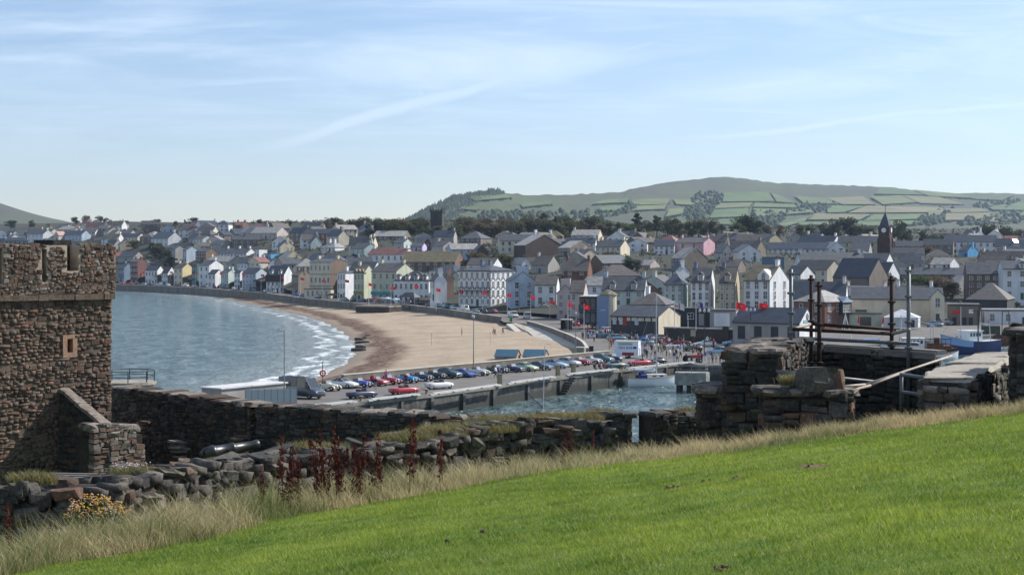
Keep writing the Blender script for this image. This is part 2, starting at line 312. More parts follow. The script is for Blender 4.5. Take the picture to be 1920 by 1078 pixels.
    tri = tessellate_polygon([[Vector((p.x, p.y, 0)) for p in poly]])
    MB().add([(p.x, p.y, DECK) for p in poly], [tuple(t) for t in tri], 0).build('road', asph, kind='structure')
    for f in bpy.data.objects['road'].data.polygons:
        if f.normal.z < 0: f.flip()
    def wall(name, line, z0, z1, th, label, m, side=1, capm=None, cap=.12, out=.06):
        t = thing(name, label, 'wall', (line[0].x, line[0].y, 0)); mb = MB(); mc = MB(); o = Vector((line[0].x, line[0].y))
        nr = []
        for i, p in enumerate(line):
            a = line[max(0, i-1)]; c = line[min(len(line)-1, i+1)]; dv = (c-a).normalized(); nr.append(Vector((-dv.y, dv.x))*side)
        def sect(mb, o0, o1, za, zb):
            rings = []
            for p, n in zip(line, nr):
                p = p-o; a = p+n*o0; c = p+n*o1; rings.append([(a.x, a.y, za), (c.x, c.y, za), (c.x, c.y, zb), (a.x, a.y, zb)])
            mb.loft(rings)
        sect(mb, 0, th, z0, z1-cap); sect(mc, -out, th+out, z1-cap, z1)
        mb.build('wall_face', m, t); mc.build('coping', capm or conc_l, t); return t
    wall('promenade_wall', PROM, -1, 3.5, .5, 'long curved concrete sea wall between the beach and the promenade cars', conc, 1)
    wall('slipway_wall', CURVE, .5, 3.5, .45, 'curved concrete wall sweeping down beside the slipway to the quay', conc, 1)
    wall('quay_back_wall', [QB1, QB0], 0, 3.6, .5, 'straight low stone wall behind the row of classic cars', conc, 1)
    wall('quay_sea_wall', [QB1-QD*120+QN*.2, QB1-QD*6+QN*.2], -1, 3.0, .6, 'low sea wall beside the dark camper van', conc, 1)
    rings = []
    for i, p in enumerate(PROM):
        a = PROM[max(0, i-1)]; c = PROM[min(len(PROM)-1, i+1)]; dv = (c-a).normalized(); nn = Vector((-dv.y, dv.x)); z = (PZ if i < 9 else 3.2 if i == 9 else 2.64); q = p+nn*.2; w = p+nn*(46 if i < 9 else 30); rings.append([(q.x, q.y, z), (w.x, w.y, z)])
    MB().loft(rings, closed=False, cap=False).build('promenade', mat('prom_asphalt', (.13, .12, .11), .85, .2, .25, .1, 3, coord='World'), kind='structure')
    for f in bpy.data.objects['promenade'].data.polygons:
        if f.normal.z < 0: f.flip()
    # slipway: sloping apron from the square down to the sand
    a, b_, c, d_ = G(949, 607, 2.6), G(987, 602, 2.62), G(1067, 664, .9), G(974, 629, 1.2)
    s = thing('slipway', 'sloping stone slipway running from the square down to the sand', 'slipway', (a.x, a.y, 0)); o = Vector((a.x, a.y, 0))
    mb = MB(); cc = [Vector((p.x, p.y, 0)) for p in CURVE]; low = [G(p, y, z) for p, y, z in ((980, 611.6, 2.35), (990, 622, 1.9), (1003, 633, 1.55), (1020, 641, 1.35), (1037, 649, 1.2), (1052, 657, 1.1), (1067, 664, 1.0), (1080, 669, 1.0))]
    for i in range(7):
        t0, t1 = i/7, (i+1)/7
        def cv(t): k = t*(len(cc)-1); j = min(int(k), len(cc)-2); return cc[j].lerp(cc[j+1], k-j)
        zz = lambda t: 2.62-t*1.0
        p0, p1 = cv(t0), cv(t1); q0, q1 = low[i], low[i+1]
        mb.quad(Vector((q0.x, q0.y, q0.z))-o, Vector((q1.x, q1.y, q1.z))-o, Vector((p1.x, p1.y, zz(t1)))-o, Vector((p0.x, p0.y, zz(t0)))-o)
    mb.build('apron', conc_l, s)
    mb = MB(); e = a+Vector((1.6, .8, 0)); f = d_+Vector((1.6, .8, 0))
    mb.add([p-o for p in (a, d_, f, e)]+[Vector((p.x, p.y, -.5))-o for p in (a, d_, f, e)], [(0, 1, 2, 3), (0, 4, 5, 1), (1, 5, 6, 2), (2, 6, 7, 3), (3, 7, 4, 0)]); mb.build('side_wall', conc_l, s)
    top = [e, b_+Vector((-.6, 0, 0)), low[1], f]; mb = MB().add([p-o for p in top], [(0, 3, 2, 1)]); mb.build('ramp_paving', mat('ramp_paving', (.36, .3, .26), .85, .25, .5, .2, 4, coord='World'), s)
    # quay front
    stone = tide_stone(); _u = mat('quay_stone_old', (.105, .105, .098), .75, .5, .5, .5, 1.6, coord='World', stretch=(1, 1, .5), col2=(.03, .032, .028)); stone_l = mat('quay_stone_pale', (.2, .19, .17), .85, .35, .7, .4, 2, coord='World')
    whitep = mat('kerb_white', (.46, .46, .45), .7, .15, .8, .05, coord='World')
    q = thing('quay_wall', 'dark weathered stone quay front with buttress piers above the harbour water', 'quay wall', (KERB[0].x, KERB[0].y, 0)); o = Vector((KERB[0].x, KERB[0].y))
    line = [KERB[0]-QD*90]+KERB
    for i, (u, v) in enumerate(zip(line, line[1:])):
        dv = (v-u).normalized(); n = Vector((dv.y, -dv.x)); Ln = (v-u).length
        mb = MB(); k = max(1, round(Ln/7.5))
        for j in range(k):
            s0 = u+dv*(Ln*j/k+.04)-o; s1 = u+dv*(Ln*(j+1)/k-.04)-o; jj = random.uniform(-.06, .06); w = n*(.25+jj)
            vs = [(p.x+w.x*s_, p.y+w.y*s_, z) for z in (-1.5, 2.15) for p, s_ in ((s0, 1), (s1, 1))]+[(s1.x-n.x*.6, s1.y-n.y*.6, 2.15), (s0.x-n.x*.6, s0.y-n.y*.6, 2.15)]
            MB().add([vs[0], vs[1], vs[3], vs[2], vs[4], vs[5], (s0.x, s0.y, -1.5), (s1.x, s1.y, -1.5)], [(0, 1, 2, 3), (3, 2, 4, 5), (0, 3, 6), (1, 7, 2)]).build('stone_panel', stone, q)
            pc = u+dv*(Ln*j/k)-o+n*.34; MB().box((pc.x, pc.y, .3), (.55, .5, 3.6), 0, math.atan2(dv.y, dv.x)).build('pier', stone, q)
        mid = (u+v)/2-o; MB().box((mid.x+n.x*.02, mid.y+n.y*.02, 2.37), (Ln, .75, .44), 0, math.atan2(dv.y, dv.x)).build('coping', stone_l, q)
    # white kerb beams, each a piece, with drain slots
    kt = thing('quay_kerb', 'white painted timber kerb along the quay edge with dark drain slots', 'kerb', (KERB[0].x, KERB[0].y, DECK)); 
    for a_, c_ in (((560, 764), (668, 752.5)), ((690, 750.5), (786, 739)), ((806, 739.5), (938, 721.5)), ((952, 719), (1040, 706.5)), ((1062, 702.5), (1158, 692)), ((1176, 691), (1300, 679))):
        a2, c2 = G(*a_, 2.75).xy-o, G(*c_, 2.75).xy-o; dv = c2-a2; an = math.atan2(dv.y, dv.x); md = (a2+c2)/2
        kb = MB().box((md.x, md.y, .2), (dv.length-1.2, .4, .26), 0, an); 
        e1 = a2+dv.normalized()*.35; e2 = c2-dv.normalized()*.35
        for e in (e1, e2): kb.box((e.x, e.y, .12), (.75, .4, .2), 0, an)
        kbo = kb.build('kerb_beam', whitep, kt)
        sl_ = MB(); n = max(2, int(dv.length/3)); nn = Vector((dv.y, -dv.x)).normalized()
        for j in range(n): c3 = a2+dv*((j+.5)/n)+nn*.215; sl_.box((c3.x, c3.y, .1), (.5, .03, .1), 0, an)
        sl_.build('drain_slot', mat('slot_dark', (.02, .02, .02)), kbo)
    # harbour walls on the right
    hl = [KERB[-1], *HARB]
    wall('harbour_wall', [Vector(p) for p in hl], -1.5, DECK+.02, .5, 'harbour side wall of dark stone below the crowd and the fishing boats', stone, 1, stone_l, .3, .05)
setting()
# ------------------------------------------------------------------ town hillside
TC = [(-300, [(1175, 3.3), (1210, 505), (1280, 480), (1400, 450), (1600, 425), (1900, 424)]),
 (215, [(914, 3.3), (930, 520), (960, 500), (1020, 470), (1110, 440), (1250, 421), (1400, 415), (1700, 417)]),
 (400, [(800, 3.3), (815, 528), (850, 500), (910, 470), (1000, 440), (1130, 422), (1300, 417), (1700, 420)]),
 (560, [(650, 3.3), (665, 545), (700, 520), (752, 490), (840, 460), (970, 430), (1120, 419), (1300, 416), (1700, 420)]),
 (700, [(568, 3.3), (582, 550), (620, 525), (690, 490), (790, 460), (930, 430), (1080, 418), (1300, 415), (1700, 420)]),
 (900, [(474, 2.8), (490, 572), (525, 550), (580, 520), (650, 490), (760, 460), (900, 430), (1050, 416), (1300, 414), (1700, 420)]),
 (1150, [(402, 2.4), (420, 596), (455, 570), (500, 540), (560, 510), (640, 480), (760, 455), (900, 436), (1050, 423), (1300, 419), (1700, 424)]),
 (1400, [(387, 2.4), (405, 600), (450, 570), (505, 540), (570, 510), (660, 480), (790, 455), (930, 439), (1080, 429), (1300, 425), (1700, 430)]),
 (1700, [(402, 2.4), (425, 595), (465, 570), (525, 540), (600, 510), (700, 480), (840, 455), (980, 441), (1130, 433), (1350, 429), (1700, 433)]),
 (1950, [(422, 2.4), (440, 590), (490, 565), (545, 540), (620, 510), (720, 480), (860, 455), (1000, 441), (1150, 433), (1350, 429), (1700, 433)]),
 (2500, [(450, 2.4), (470, 580), (510, 560), (560, 540), (640, 510), (740, 480), (880, 455), (1020, 441), (1170, 433), (1350, 429), (1700, 433)])]
TZ = []
for px, t in TC:
    row = []
    for i, (D, y) in enumerate(t): row.append((D, y if i == 0 else H-(y-YH)*D/F))
    TZ.append((px, row))
def ground_z(px, D):
    px = min(max(px, TZ[0][0]), TZ[-1][0])
    for (p0, r0), (p1, r1) in zip(TZ, TZ[1:]):
        if px <= p1:
            t = (px-p0)/(p1-p0); return ip(D, r0)*(1-t)+ip(D, r1)*t
def d0(px): return ip(px, [(p, r[0][0]) for p, r in TZ])
def town_D(px, py):
    """distance at which the ray through (px, py) meets the ground"""
    lo, hi = d0(px)-12, 1400
    f = lambda D: YH-(max(DECK, ground_z(px, D))-H)/D*F
    D = lo
    while D < hi:
        if f(D) <= py: return D
        D += 2
    return hi
def on_town(px, py): D = town_D(px, py); return Vector(((px-960)/F*D, D, max(DECK, ground_z(px, D))))
def town_ground():
    m = mat('town_ground', (.022, .028, .014), .95, .3, .05, 0, coord='World', col2=(.045, .043, .036))
    vs = []; cols = list(range(-300, 2501, 35)); nr = 46
    for p in cols:
        for j in range(nr):
            D = d0(p)+(1700-d0(p))*(j/(nr-1))**1.6; x = (p-960)/F*D; vs.append((x, D, ground_z(p, D)-.05 if sdist(np.array([x]), np.array([D]), PROM)[0] > 3 else -3))
        vs.append(((p-960)/F*2600, 2600, -8))
    nr += 1; fs = [(i*nr+j, (i+1)*nr+j, (i+1)*nr+j+1, i*nr+j+1) for i in range(len(cols)-1) for j in range(nr-1)]
    MB().add(vs, fs).build('town_hillside', m, kind='structure', smooth=True)
town_ground()
PWT = sorted((PX((p.x, p.y, 3.5))[0], p.y) for p in PROM)
def prom_D(px): return ip(px, PWT)
def prom_z(px): return ip(px, [(766, PZ), (827, 3.2), (937, 2.64), (960, DECK)])
# ------------------------------------------------------------------ far hills with hedged fields
RIDGE = [(560, 440), (700, 432), (740, 420), (765, 411), (800, 391), (850, 369), (900, 361.5), (935, 361), (1000, 366.5), (1060, 365), (1100, 363.5), (1160, 360.5), (1200, 351), (1260, 341.5), (1330, 333.5), (1352, 332), (1400, 336), (1450, 343), (1550, 346.5), (1640, 349.5), (1680, 353), (1720, 357.5), (1780, 362.5), (1850, 361.5), (1920, 364.5), (2050, 372), (2300, 390), (2700, 420)]
RD = [(560, 2500), (900, 2900), (1160, 3500), (1330, 4200), (2100, 4300), (2700, 4300)]
def hill_pt(px, py, lift=0):
    yr = ip(px, RIDGE); t = min(1, max(0, (450-py)/(450-yr))); D = 2050+(ip(px, RD)-2050)*t
    p = P(px, py, D); p.z += lift; return p
def hills():
    moor = mat('moorland', (.062, .06, .042), .95, .3, .004, 0, coord='World', col2=(.066, .086, .032), detail=6, lo=.4, hi=.62)
    vs = []; cols = list(range(560, 2701, 10)); nr = 22
    for p in cols:
        yr = ip(p, RIDGE)
        for j in range(nr): py = 450+(yr-450)*j/(nr-1); v = hill_pt(p, py); vs.append((v.x, v.y, v.z+(random.uniform(-1.5, 1.5) if 0 < j else 0)))
        D = ip(p, RD)+900; vs.append(((p-960)/F*D, D, -10))
    nr += 1; fs = [(i*nr+j, (i+1)*nr+j, (i+1)*nr+j+1, i*nr+j+1) for i in range(len(cols)-1) for j in range(nr-1)]
    hill = MB().add(vs, fs).build('moor_hill', moor, kind='structure', smooth=True)
    LR = [(-700, 350), (-300, 345), (-100, 362), (0, 381), (50, 397.5), (90, 408), (125, 415), (180, 430)]
    vs = []; cols = list(range(-700, 190, 20)); nr = 8
    for p in cols:
        yr = ip(p, LR)
        for j in range(nr): py = 445+(yr-445)*j/(nr-1); vs.append(P(p, py, 2600+900*j/(nr-1)))
        vs.append(((p-960)/F*4300, 4300, -10))
    nr += 1; fs = [(i*nr+j, (i+1)*nr+j, (i+1)*nr+j+1, i*nr+j+1) for i in range(len(cols)-1) for j in range(nr-1)]
    MB().add(vs, fs).build('headland_hill', moor, kind='structure', smooth=True)
    greens = [(.08, .118, .04), (.098, .13, .045), (.074, .105, .038), (.112, .13, .05), (.14, .135, .064), (.158, .142, .072)]
    fm = [mat('field_%s' % n, c, .95, .25, .012, coord='World', detail=6) for n, c in zip(('a', 'b', 'c', 'd', 'e', 'f'), greens)]
    # quads: four photo corners (clockwise from upper left) and a colour
    Q = [((1358, 364, 1440, 362, 1452, 380, 1355, 381), 0), ((1445, 363, 1478, 376, 1492, 384, 1456, 381), 1), ((1352, 384, 1412, 382.5, 1404, 391, 1340, 394), 3), ((1416, 383, 1490, 386, 1494, 392, 1412, 391), 1),
         ((1340, 396, 1402, 393, 1404, 409, 1330, 412), 0), ((1412, 394, 1520, 396, 1525, 401, 1418, 410), 1), ((1330, 415, 1400, 413, 1396, 424, 1325, 425), 2),
         ((1186, 377, 1256, 375, 1252, 386, 1184, 388), 3), ((1262, 376, 1312, 378, 1306, 388, 1268, 386), 3), ((1184, 390, 1250, 387, 1246, 395, 1184, 398), 3), ((1130, 378, 1180, 374, 1176, 382, 1110, 386), 1), ((1128, 391, 1172, 389, 1166, 397, 1120, 399), 0), ((1110, 405, 1150, 402, 1145, 407, 1104, 410), 1), ((1255, 395, 1292, 393, 1280, 404, 1248, 410), 3), ((866, 391, 900, 393, 896, 397, 860, 396), 0), ((880, 372, 950, 368, 960, 374, 890, 380), 2), ((975, 385, 1030, 380, 1035, 386, 980, 392), 2),
         ((1490, 370, 1545, 374, 1574, 385, 1508, 384), 1), ((1548, 374, 1618, 371, 1640, 386, 1580, 386), 4), ((1550, 388, 1620, 389, 1584, 401, 1552, 402), 0), ((1624, 389, 1770, 392, 1768, 401, 1590, 402), 5), ((1528, 404, 1632, 405, 1612, 416, 1518, 415), 4), ((1640, 405, 1735, 404, 1720, 414, 1620, 417), 1), ((1460, 424, 1515, 410, 1510, 418, 1468, 430), 1), ((1500, 420, 1605, 418, 1595, 424, 1496, 426), 0), ((1612, 418, 1730, 417, 1716, 424, 1604, 428), 0), ((1740, 398, 1766, 400, 1762, 412, 1742, 411), 1),
         ((1632, 371, 1690, 369, 1720, 382, 1655, 386), 3), ((1694, 369, 1760, 372, 1810, 386, 1726, 384), 4), ((1774, 394, 1840, 394, 1858, 400, 1774, 402), 4), ((1774, 403, 1862, 402, 1830, 416, 1772, 416), 5), ((1846, 404, 1874, 412, 1870, 420, 1838, 416), 5), ((1850, 390, 1920, 381, 1925, 397, 1862, 396), 0), ((1905, 400, 1990, 396, 1990, 408, 1912, 408), 1), ((1650, 354, 1700, 357, 1735, 368, 1640, 366), 2), ((1710, 358, 1790, 365, 1830, 374, 1742, 370), 3), ((1790, 366, 1900, 368, 1880, 378, 1830, 376), 2), ((1925, 376, 2060, 384, 2060, 394, 1930, 392), 3), ((1960, 412, 2100, 408, 2100, 420, 1950, 422), 0)]
    for c, k in Q:
        p = [(c[0], c[1]), (c[2], c[3]), (c[4], c[5]), (c[6], c[7])]; mb = MB(); n = 7; vs = []
        for i in range(n+1):
            for j in range(n+1):
                u, v = i/n, j/n; x = (p[0][0]*(1-u)+p[1][0]*u)*(1-v)+(p[3][0]*(1-u)+p[2][0]*u)*v; y = (p[0][1]*(1-u)+p[1][1]*u)*(1-v)+(p[3][1]*(1-u)+p[2][1]*u)*v
                vs.append(hill_pt(x, y, 3.5))
        mb.add(vs, [(i*(n+1)+j, i*(n+1)+j+1, (i+1)*(n+1)+j+1, (i+1)*(n+1)+j) for i in range(n) for j in range(n)]); mb.build('field', fm[k], hill)
    # dark bushy hedges and woods: lumpy crowns strewn along field edges, one mass
    hm = mat('hedgerow', (.042, .058, .028), .95, .3, .05, coord='World'); V = []; T = []
    def blob(p, r, h):
        o = len(V); n = 6
        for zz, rr in ((0, 1), (.55, .95), (1, .4)):
            for i in range(n): a = i/n*6.283+zz; q = rr*r*random.uniform(.75, 1.2); V.append((p.x+q*math.cos(a), p.y+q*math.sin(a), p.z-1+h*zz*random.uniform(.8, 1.15)))
        for j in range(2):
            for i in range(n): T.append((o+j*n+i, o+j*n+(i+1) % n, o+(j+1)*n+(i+1) % n, o+(j+1)*n+i))
        T.append(tuple(o+2*n+i for i in (0, 1, 3, 4)))
    for c, k in Q:
        p = [(c[0], c[1]), (c[2], c[3]), (c[4], c[5]), (c[6], c[7])]
        for i in (1, 2, 3):
            a, b = p[i], p[(i+1) % 4]; n = int(math.hypot(a[0]-b[0], a[1]-b[1])/3.4)
            for j in range(n):
                t = (j+random.random())/n; blob(hill_pt(a[0]+(b[0]-a[0])*t, a[1]+(b[1]-a[1])*t+.5), random.uniform(1.6, 3.6), random.uniform(1.5, 4.5))
    for (x0, x1, y0, y1, n) in ((1290, 1345, 362, 412, 150), (1400, 1470, 398, 424, 110), (1165, 1190, 385, 402, 40), (1480, 1560, 383, 400, 60), (1718, 1770, 408, 424, 60), (1800, 1860, 410, 424, 60), (1750, 1776, 390, 420, 40), (1830, 1900, 377, 392, 60), (900, 1160, 398, 412, 160), (1860, 1920, 398, 422, 60)):
        for _ in range(n):
            v = random.random(); blob(hill_pt(random.uniform(x0, x1)-(v-.5)*26, y0+(y1-y0)*v), random.uniform(3, 7), random.uniform(4, 9))
    T4 = np.array(T); ob('hedgerows', np_mesh('hedgerows', np.array(V), T4, hm), kind='stuff', label='dark hedgerows and copses between the fields on the hill', cat='hedge')
    # conifer plantation on the left shoulder
    V = []; T = []
    def spike(p, r, h):
        o = len(V)
        for i in range(5): a = i*1.2566; V.append((p.x+r*math.cos(a), p.y+r*math.sin(a), p.z-2))
        V.append((p.x, p.y, p.z+h)); T.extend([(o+i, o+(i+1) % 5, o+5) for i in range(5)])
    for _ in range(1500):
        px = random.uniform(745, 945); yr = ip(px, RIDGE); v = random.random()**1.6; lim = ip(px, [(745, 60), (850, 45), (900, 16), (945, 6)])
        spike(hill_pt(px, yr+v*lim), random.uniform(2.2, 3.6), random.uniform(3, 6.5))
    for _ in range(40): px = random.uniform(915, 938); spike(hill_pt(px, ip(px, RIDGE)+random.random()*4), 4, random.uniform(8, 12))
    ob('conifer_plantation', np_mesh('conifer_plantation', np.array(V), np.array(T), mat('conifer_far', (.036, .05, .034), .95, .2, .05, coord='World')), kind='stuff', label='dense dark conifer plantation covering the shoulder of the hill', cat='forest')
hills()
def haze():
    m = bpy.data.materials.new('haze_air'); m.use_nodes = True; N, L = nz(m); N.remove(N['Principled BSDF'])
    v = N.new('ShaderNodeVolumePrincipled'); v.inputs['Color'].default_value = (.6, .77, 1, 1); v.inputs['Density'].default_value = HAZE; v.inputs['Anisotropy'].default_value = .3
    L.new(v.outputs[0], N['Material Output'].inputs['Volume'])
    MB().bx(-2600, 2900, -120, 5300, -14, 330).build('haze', m, kind='stuff', label='thin pale blue sea haze over bay, town and hills', cat='haze')
HAZE = 0.55e-4
haze()
# ================================================================== CASTLE GROUND, LAWN AND RUINS
LB = [(-200, 20.5), (0, 21), (100, 22), (400, 24.3), (700, 28.4), (1000, 29.2), (1300, 29.6), (1600, 29.4), (1920, 29.2), (2200, 29)]
def lawn_plane(x, y): return 18.55+.13*x-.0863*y
def castle_z(x, y):
    z = lawn_plane(x, y); px = 960+F*x/max(y, 4); d = y-ip(px, LB)
    z += .05*math.sin(x*.9+y*.35)*math.sin(y*.6-x*.2)
    if d > 0: z -= ip(d, [(0, 0), (2, .12), (6, .5), (14, 1.0), (25, 1.8), (40, 3)])
    if 6.2 < x < 10 and 34.3 < y < 42: z -= 1.6
    return z
def stone_proto(seed, k=0):
    r = random.Random(seed); mb = MB(); j = lambda a: r.uniform(-a, a); vs = []
    for y, ins in ((.5, 0), (-.2, .0), (-.5, .065)):
        for x, z in ((-.5, -.5), (.5, -.5), (.5, .5), (-.5, .5)):
            vs.append((x*(1-2*ins+j(.1))+j(.05), y+j(.1)*(y < 0), z*(1-2*ins+j(.14))+j(.06)))
    f = [(8, 9, 10, 11)]
    for a in (0, 4): f += [(a+i, a+(i+1) % 4, a+4+(i+1) % 4, a+4+i) for i in range(4)]
    return vs, f
def boulder_proto(seed, flat=.0):
    r = random.Random(seed); idx = {}; vs = []; fs = []
    def vert(p):
        if p not in idx:
            v = Vector(p); s = v.normalized()*1.15; v = v.lerp(s, .34); v += Vector((r.uniform(-.17, .17), r.uniform(-.17, .17), r.uniform(-.17, .17))); idx[p] = len(vs); vs.append(tuple(v*.55))
        return idx[p]
    for ax in range(3):
        for s in (-1, 1):
            for a in (-1, 0):
                for b in (-1, 0):
                    q = []
                    for da, db in ((0, 0), (1, 0), (1, 1), (0, 1)):
                        c = [0, 0, 0]; c[ax] = s; c[(ax+1) % 3] = a+da; c[(ax+2) % 3] = b+db; q.append(vert(tuple(c)))
                    fs.append(tuple(q if s > 0 else q[::-1]))
    return vs, fs
def rock(name, c, c2, lich, sc=6, amt=.5):
    """stone colour with grain, lichen spots and small relief"""
    if name in MATS: return MATS[name]
    m = bpy.data.materials.new(name); m.use_nodes = True; MATS[name] = m; N, L = nz(m); b = N['Principled BSDF']; b.inputs['Roughness'].default_value = .92; b.inputs['Specular IOR Level'].default_value = .2
    g = N.new('ShaderNodeNewGeometry').outputs['Position']; oi = N.new('ShaderNodeObjectInfo')
    n1 = noise(N, L, g, sc*.5, 5); n2 = noise(N, L, g, sc*2.2, 6, None, .7)
    col = mixc(N, L, ramp(N, L, n1, .35, .65), c, c2); col = mixc(N, L, ramp(N, L, n2, .54, .66, 0, amt), col, lich)
    col = mixc(N, L, ramp(N, L, n2, .46, .34, 0, .6), col, tuple(x*.35 for x in c))
    L.new(col, b.inputs['Base Color'])
    bp = N.new('ShaderNodeBump'); bp.inputs['Strength'].default_value = .8; bp.inputs['Distance'].default_value = .03; L.new(noise(N, L, g, sc*3, 6, None, .7), bp.inputs['Height']); L.new(bp.outputs[0], b.inputs['Normal']); return m
GREY = [rock('rubble_grey', (.075, .069, .062), (.125, .113, .098), (.24, .235, .2)), rock('rubble_brown', (.085, .058, .044), (.12, .088, .068), (.2, .18, .15)), rock('rubble_dark', (.038, .036, .034), (.062, .057, .052), (.17, .17, .15))]
REDS = [rock('sandstone_red', (.12, .07, .05), (.16, .1, .075), (.27, .235, .2)), rock('sandstone_brown', (.105, .075, .058), (.15, .11, .086), (.28, .255, .22)), rock('sandstone_grey', (.17, .14, .12), (.23, .195, .17), (.4, .375, .33))]
GREYD = [rock('shade_grey', (.05, .048, .045), (.085, .08, .073), (.2, .2, .175)), rock('shade_brown', (.06, .042, .032), (.09, .066, .05), (.16, .145, .12)), rock('shade_dark', (.026, .025, .024), (.045, .042, .038), (.13, .13, .115))]  # darker copies of GREY; shade of walls turned from the sun put into colour
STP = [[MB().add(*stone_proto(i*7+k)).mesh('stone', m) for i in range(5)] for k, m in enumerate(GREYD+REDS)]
BOP = [[MB().add(*boulder_proto(i*11+k)).mesh('stone', m) for i in range(5)] for k, m in enumerate(GREY+REDS)]
def slab_proto(seed):
    r = random.Random(seed); vs = []; j = lambda a: r.uniform(-a, a)
    for y, ins in ((.5, .08), (.1, 0), (-.42, .02), (-.5, .16)):
        for x, z in ((-.5, -.5), (.5, -.5), (.5, .5), (-.5, .5)): vs.append((x*(1-2*ins)+j(.11), y+j(.09), z*(1-2*ins)+j(.16)))
    f = [(12, 13, 14, 15), (3, 2, 1, 0)]
    for a in (0, 4, 8): f += [(a+i, a+(i+1) % 4, a+4+(i+1) % 4, a+4+i) for i in range(4)]
    return vs, f
SLB = [[MB().add(*slab_proto(i*5+k+900)).mesh('stone', m) for i in range(7)] for k, m in enumerate(GREY+REDS)]
def rawmesh(me): return np.array([v.co[:] for v in me.vertices]), np.array([p.vertices[:] for p in me.polygons])
RAW = {}
def place(parent, items, keep=240, name='stone', rest='small_stones'):
    """items: (mesh, loc, (rx,ry,rz), scale) -> the largest as objects of their own, the rest as one part"""
    items = sorted(items, key=lambda t: -t[3][0]*t[3][2])
    for me, loc, rot, sc in items[:keep]:
        o = ob(name, me, parent, loc, None, sc); o.rotation_euler = rot
    if len(items) > keep:
        V = []; T = []; MI = []; n = 0; mats = []
        for me, loc, rot, sc in items[keep:]:
            if me.name not in RAW: RAW[me.name] = rawmesh(me)
            v, t = RAW[me.name]; from mathutils import Euler
            M = np.array(Euler(rot).to_matrix()); V.append((v*np.array(sc))@M.T+np.array(loc)); T.append(t+n); n += len(v)
            if me.materials[0] not in mats: mats.append(me.materials[0])
            MI += [mats.index(me.materials[0])]*len(t)
        ob(rest, np_mesh(rest, np.concatenate(V), np.concatenate(T), mats, mi=MI), parent, kind='stuff')
def rubble(u, L, z0, ztop, hs, ws, pal, holes=(), depth=.22, out=0., seed=1, x0=0., jag=.0, off=(0, 0)):
    """random rubble courses on a face; local x runs along the face, face looks to local -y"""
    r = random.Random(seed); items = []; z = z0
    zt = ztop if callable(ztop) else (lambda s: ztop)
    zmax = max(zt(x0+L*i/20) for i in range(21))
    while z < zmax:
        h = r.uniform(*hs); s = x0-r.uniform(0, ws[0])
        while s < x0+L:
            w = r.uniform(*ws)*(1.0 if r.random() < .8 else 1.5); hh = h*r.choice((1, 1, 1, .96, 1.04)); c = s+w/2; zc = z+h/2
            zc += .05*math.sin(s*2.3+z*3)+r.uniform(-.015, .015); parts = [(c, zc, w, hh)]
            if h > hs[1]*.75 and r.random() < .35: parts = [(c, zc-h*.23, w, hh*.52), (c, zc+h*.27, w, hh*.44)]
            for (cc, zz, ww, h2) in parts:
                cc = min(max(cc, x0+ww*.5-.03), x0+L-ww*.5+.03)
                if s > x0+L-.03 or zz+h2*.3 > zt(cc)+r.uniform(-jag, jag): continue
                if any(a-ww*.35 < cc < b+ww*.35 and e-h2*.35 < zz < f+h2*.35 for a, b, e, f in holes): continue
                me = STP[r.choice(pal)][r.randrange(5)]
                items.append((me, (cc+off[0], -out+off[1]+r.uniform(-.02, .02), zz), (r.uniform(-.06, .06), r.uniform(-.07, .07), r.uniform(-.06, .06)), (ww*r.uniform(.94, 1.02), depth, h2*r.uniform(.93, 1.03))))
            s += w
        z += h
    return items
def core(L, z0, z1, holes, th, x0=0., y0=-.05):
    """backing masonry as boxes that leave the holes open"""
    mb = MB(); xs = sorted({x0, x0+L, *[a for h in holes for a in h[:2]]}); zs = sorted({z0, z1, *[a for h in holes for a in h[2:]]})
    xs = [x for x in xs if x0 <= x <= x0+L]; zs = [z for z in zs if z0 <= z <= z1]
    for a, b in zip(xs, xs[1:]):
        for c, d in zip(zs, zs[1:]):
            m = ((a+b)/2, (c+d)/2)
            if not any(h[0] < m[0] < h[1] and h[2] < m[1] < h[3] for h in holes): mb.bx(a, b, y0, y0+th, c, d)
    return mb
MORT = rock('lime_mortar', (.34, .27, .22), (.42, .35, .29), (.46, .42, .37), 8, .3); MORTD = rock('earth_mortar', (.034, .028, .024), (.052, .044, .037), (.09, .085, .075), 8, .3)
def fdir(n): n = Vector(n).normalized(); return Vector((-n.y, n.x)), n       # face normal -> along (to the right seen from outside)
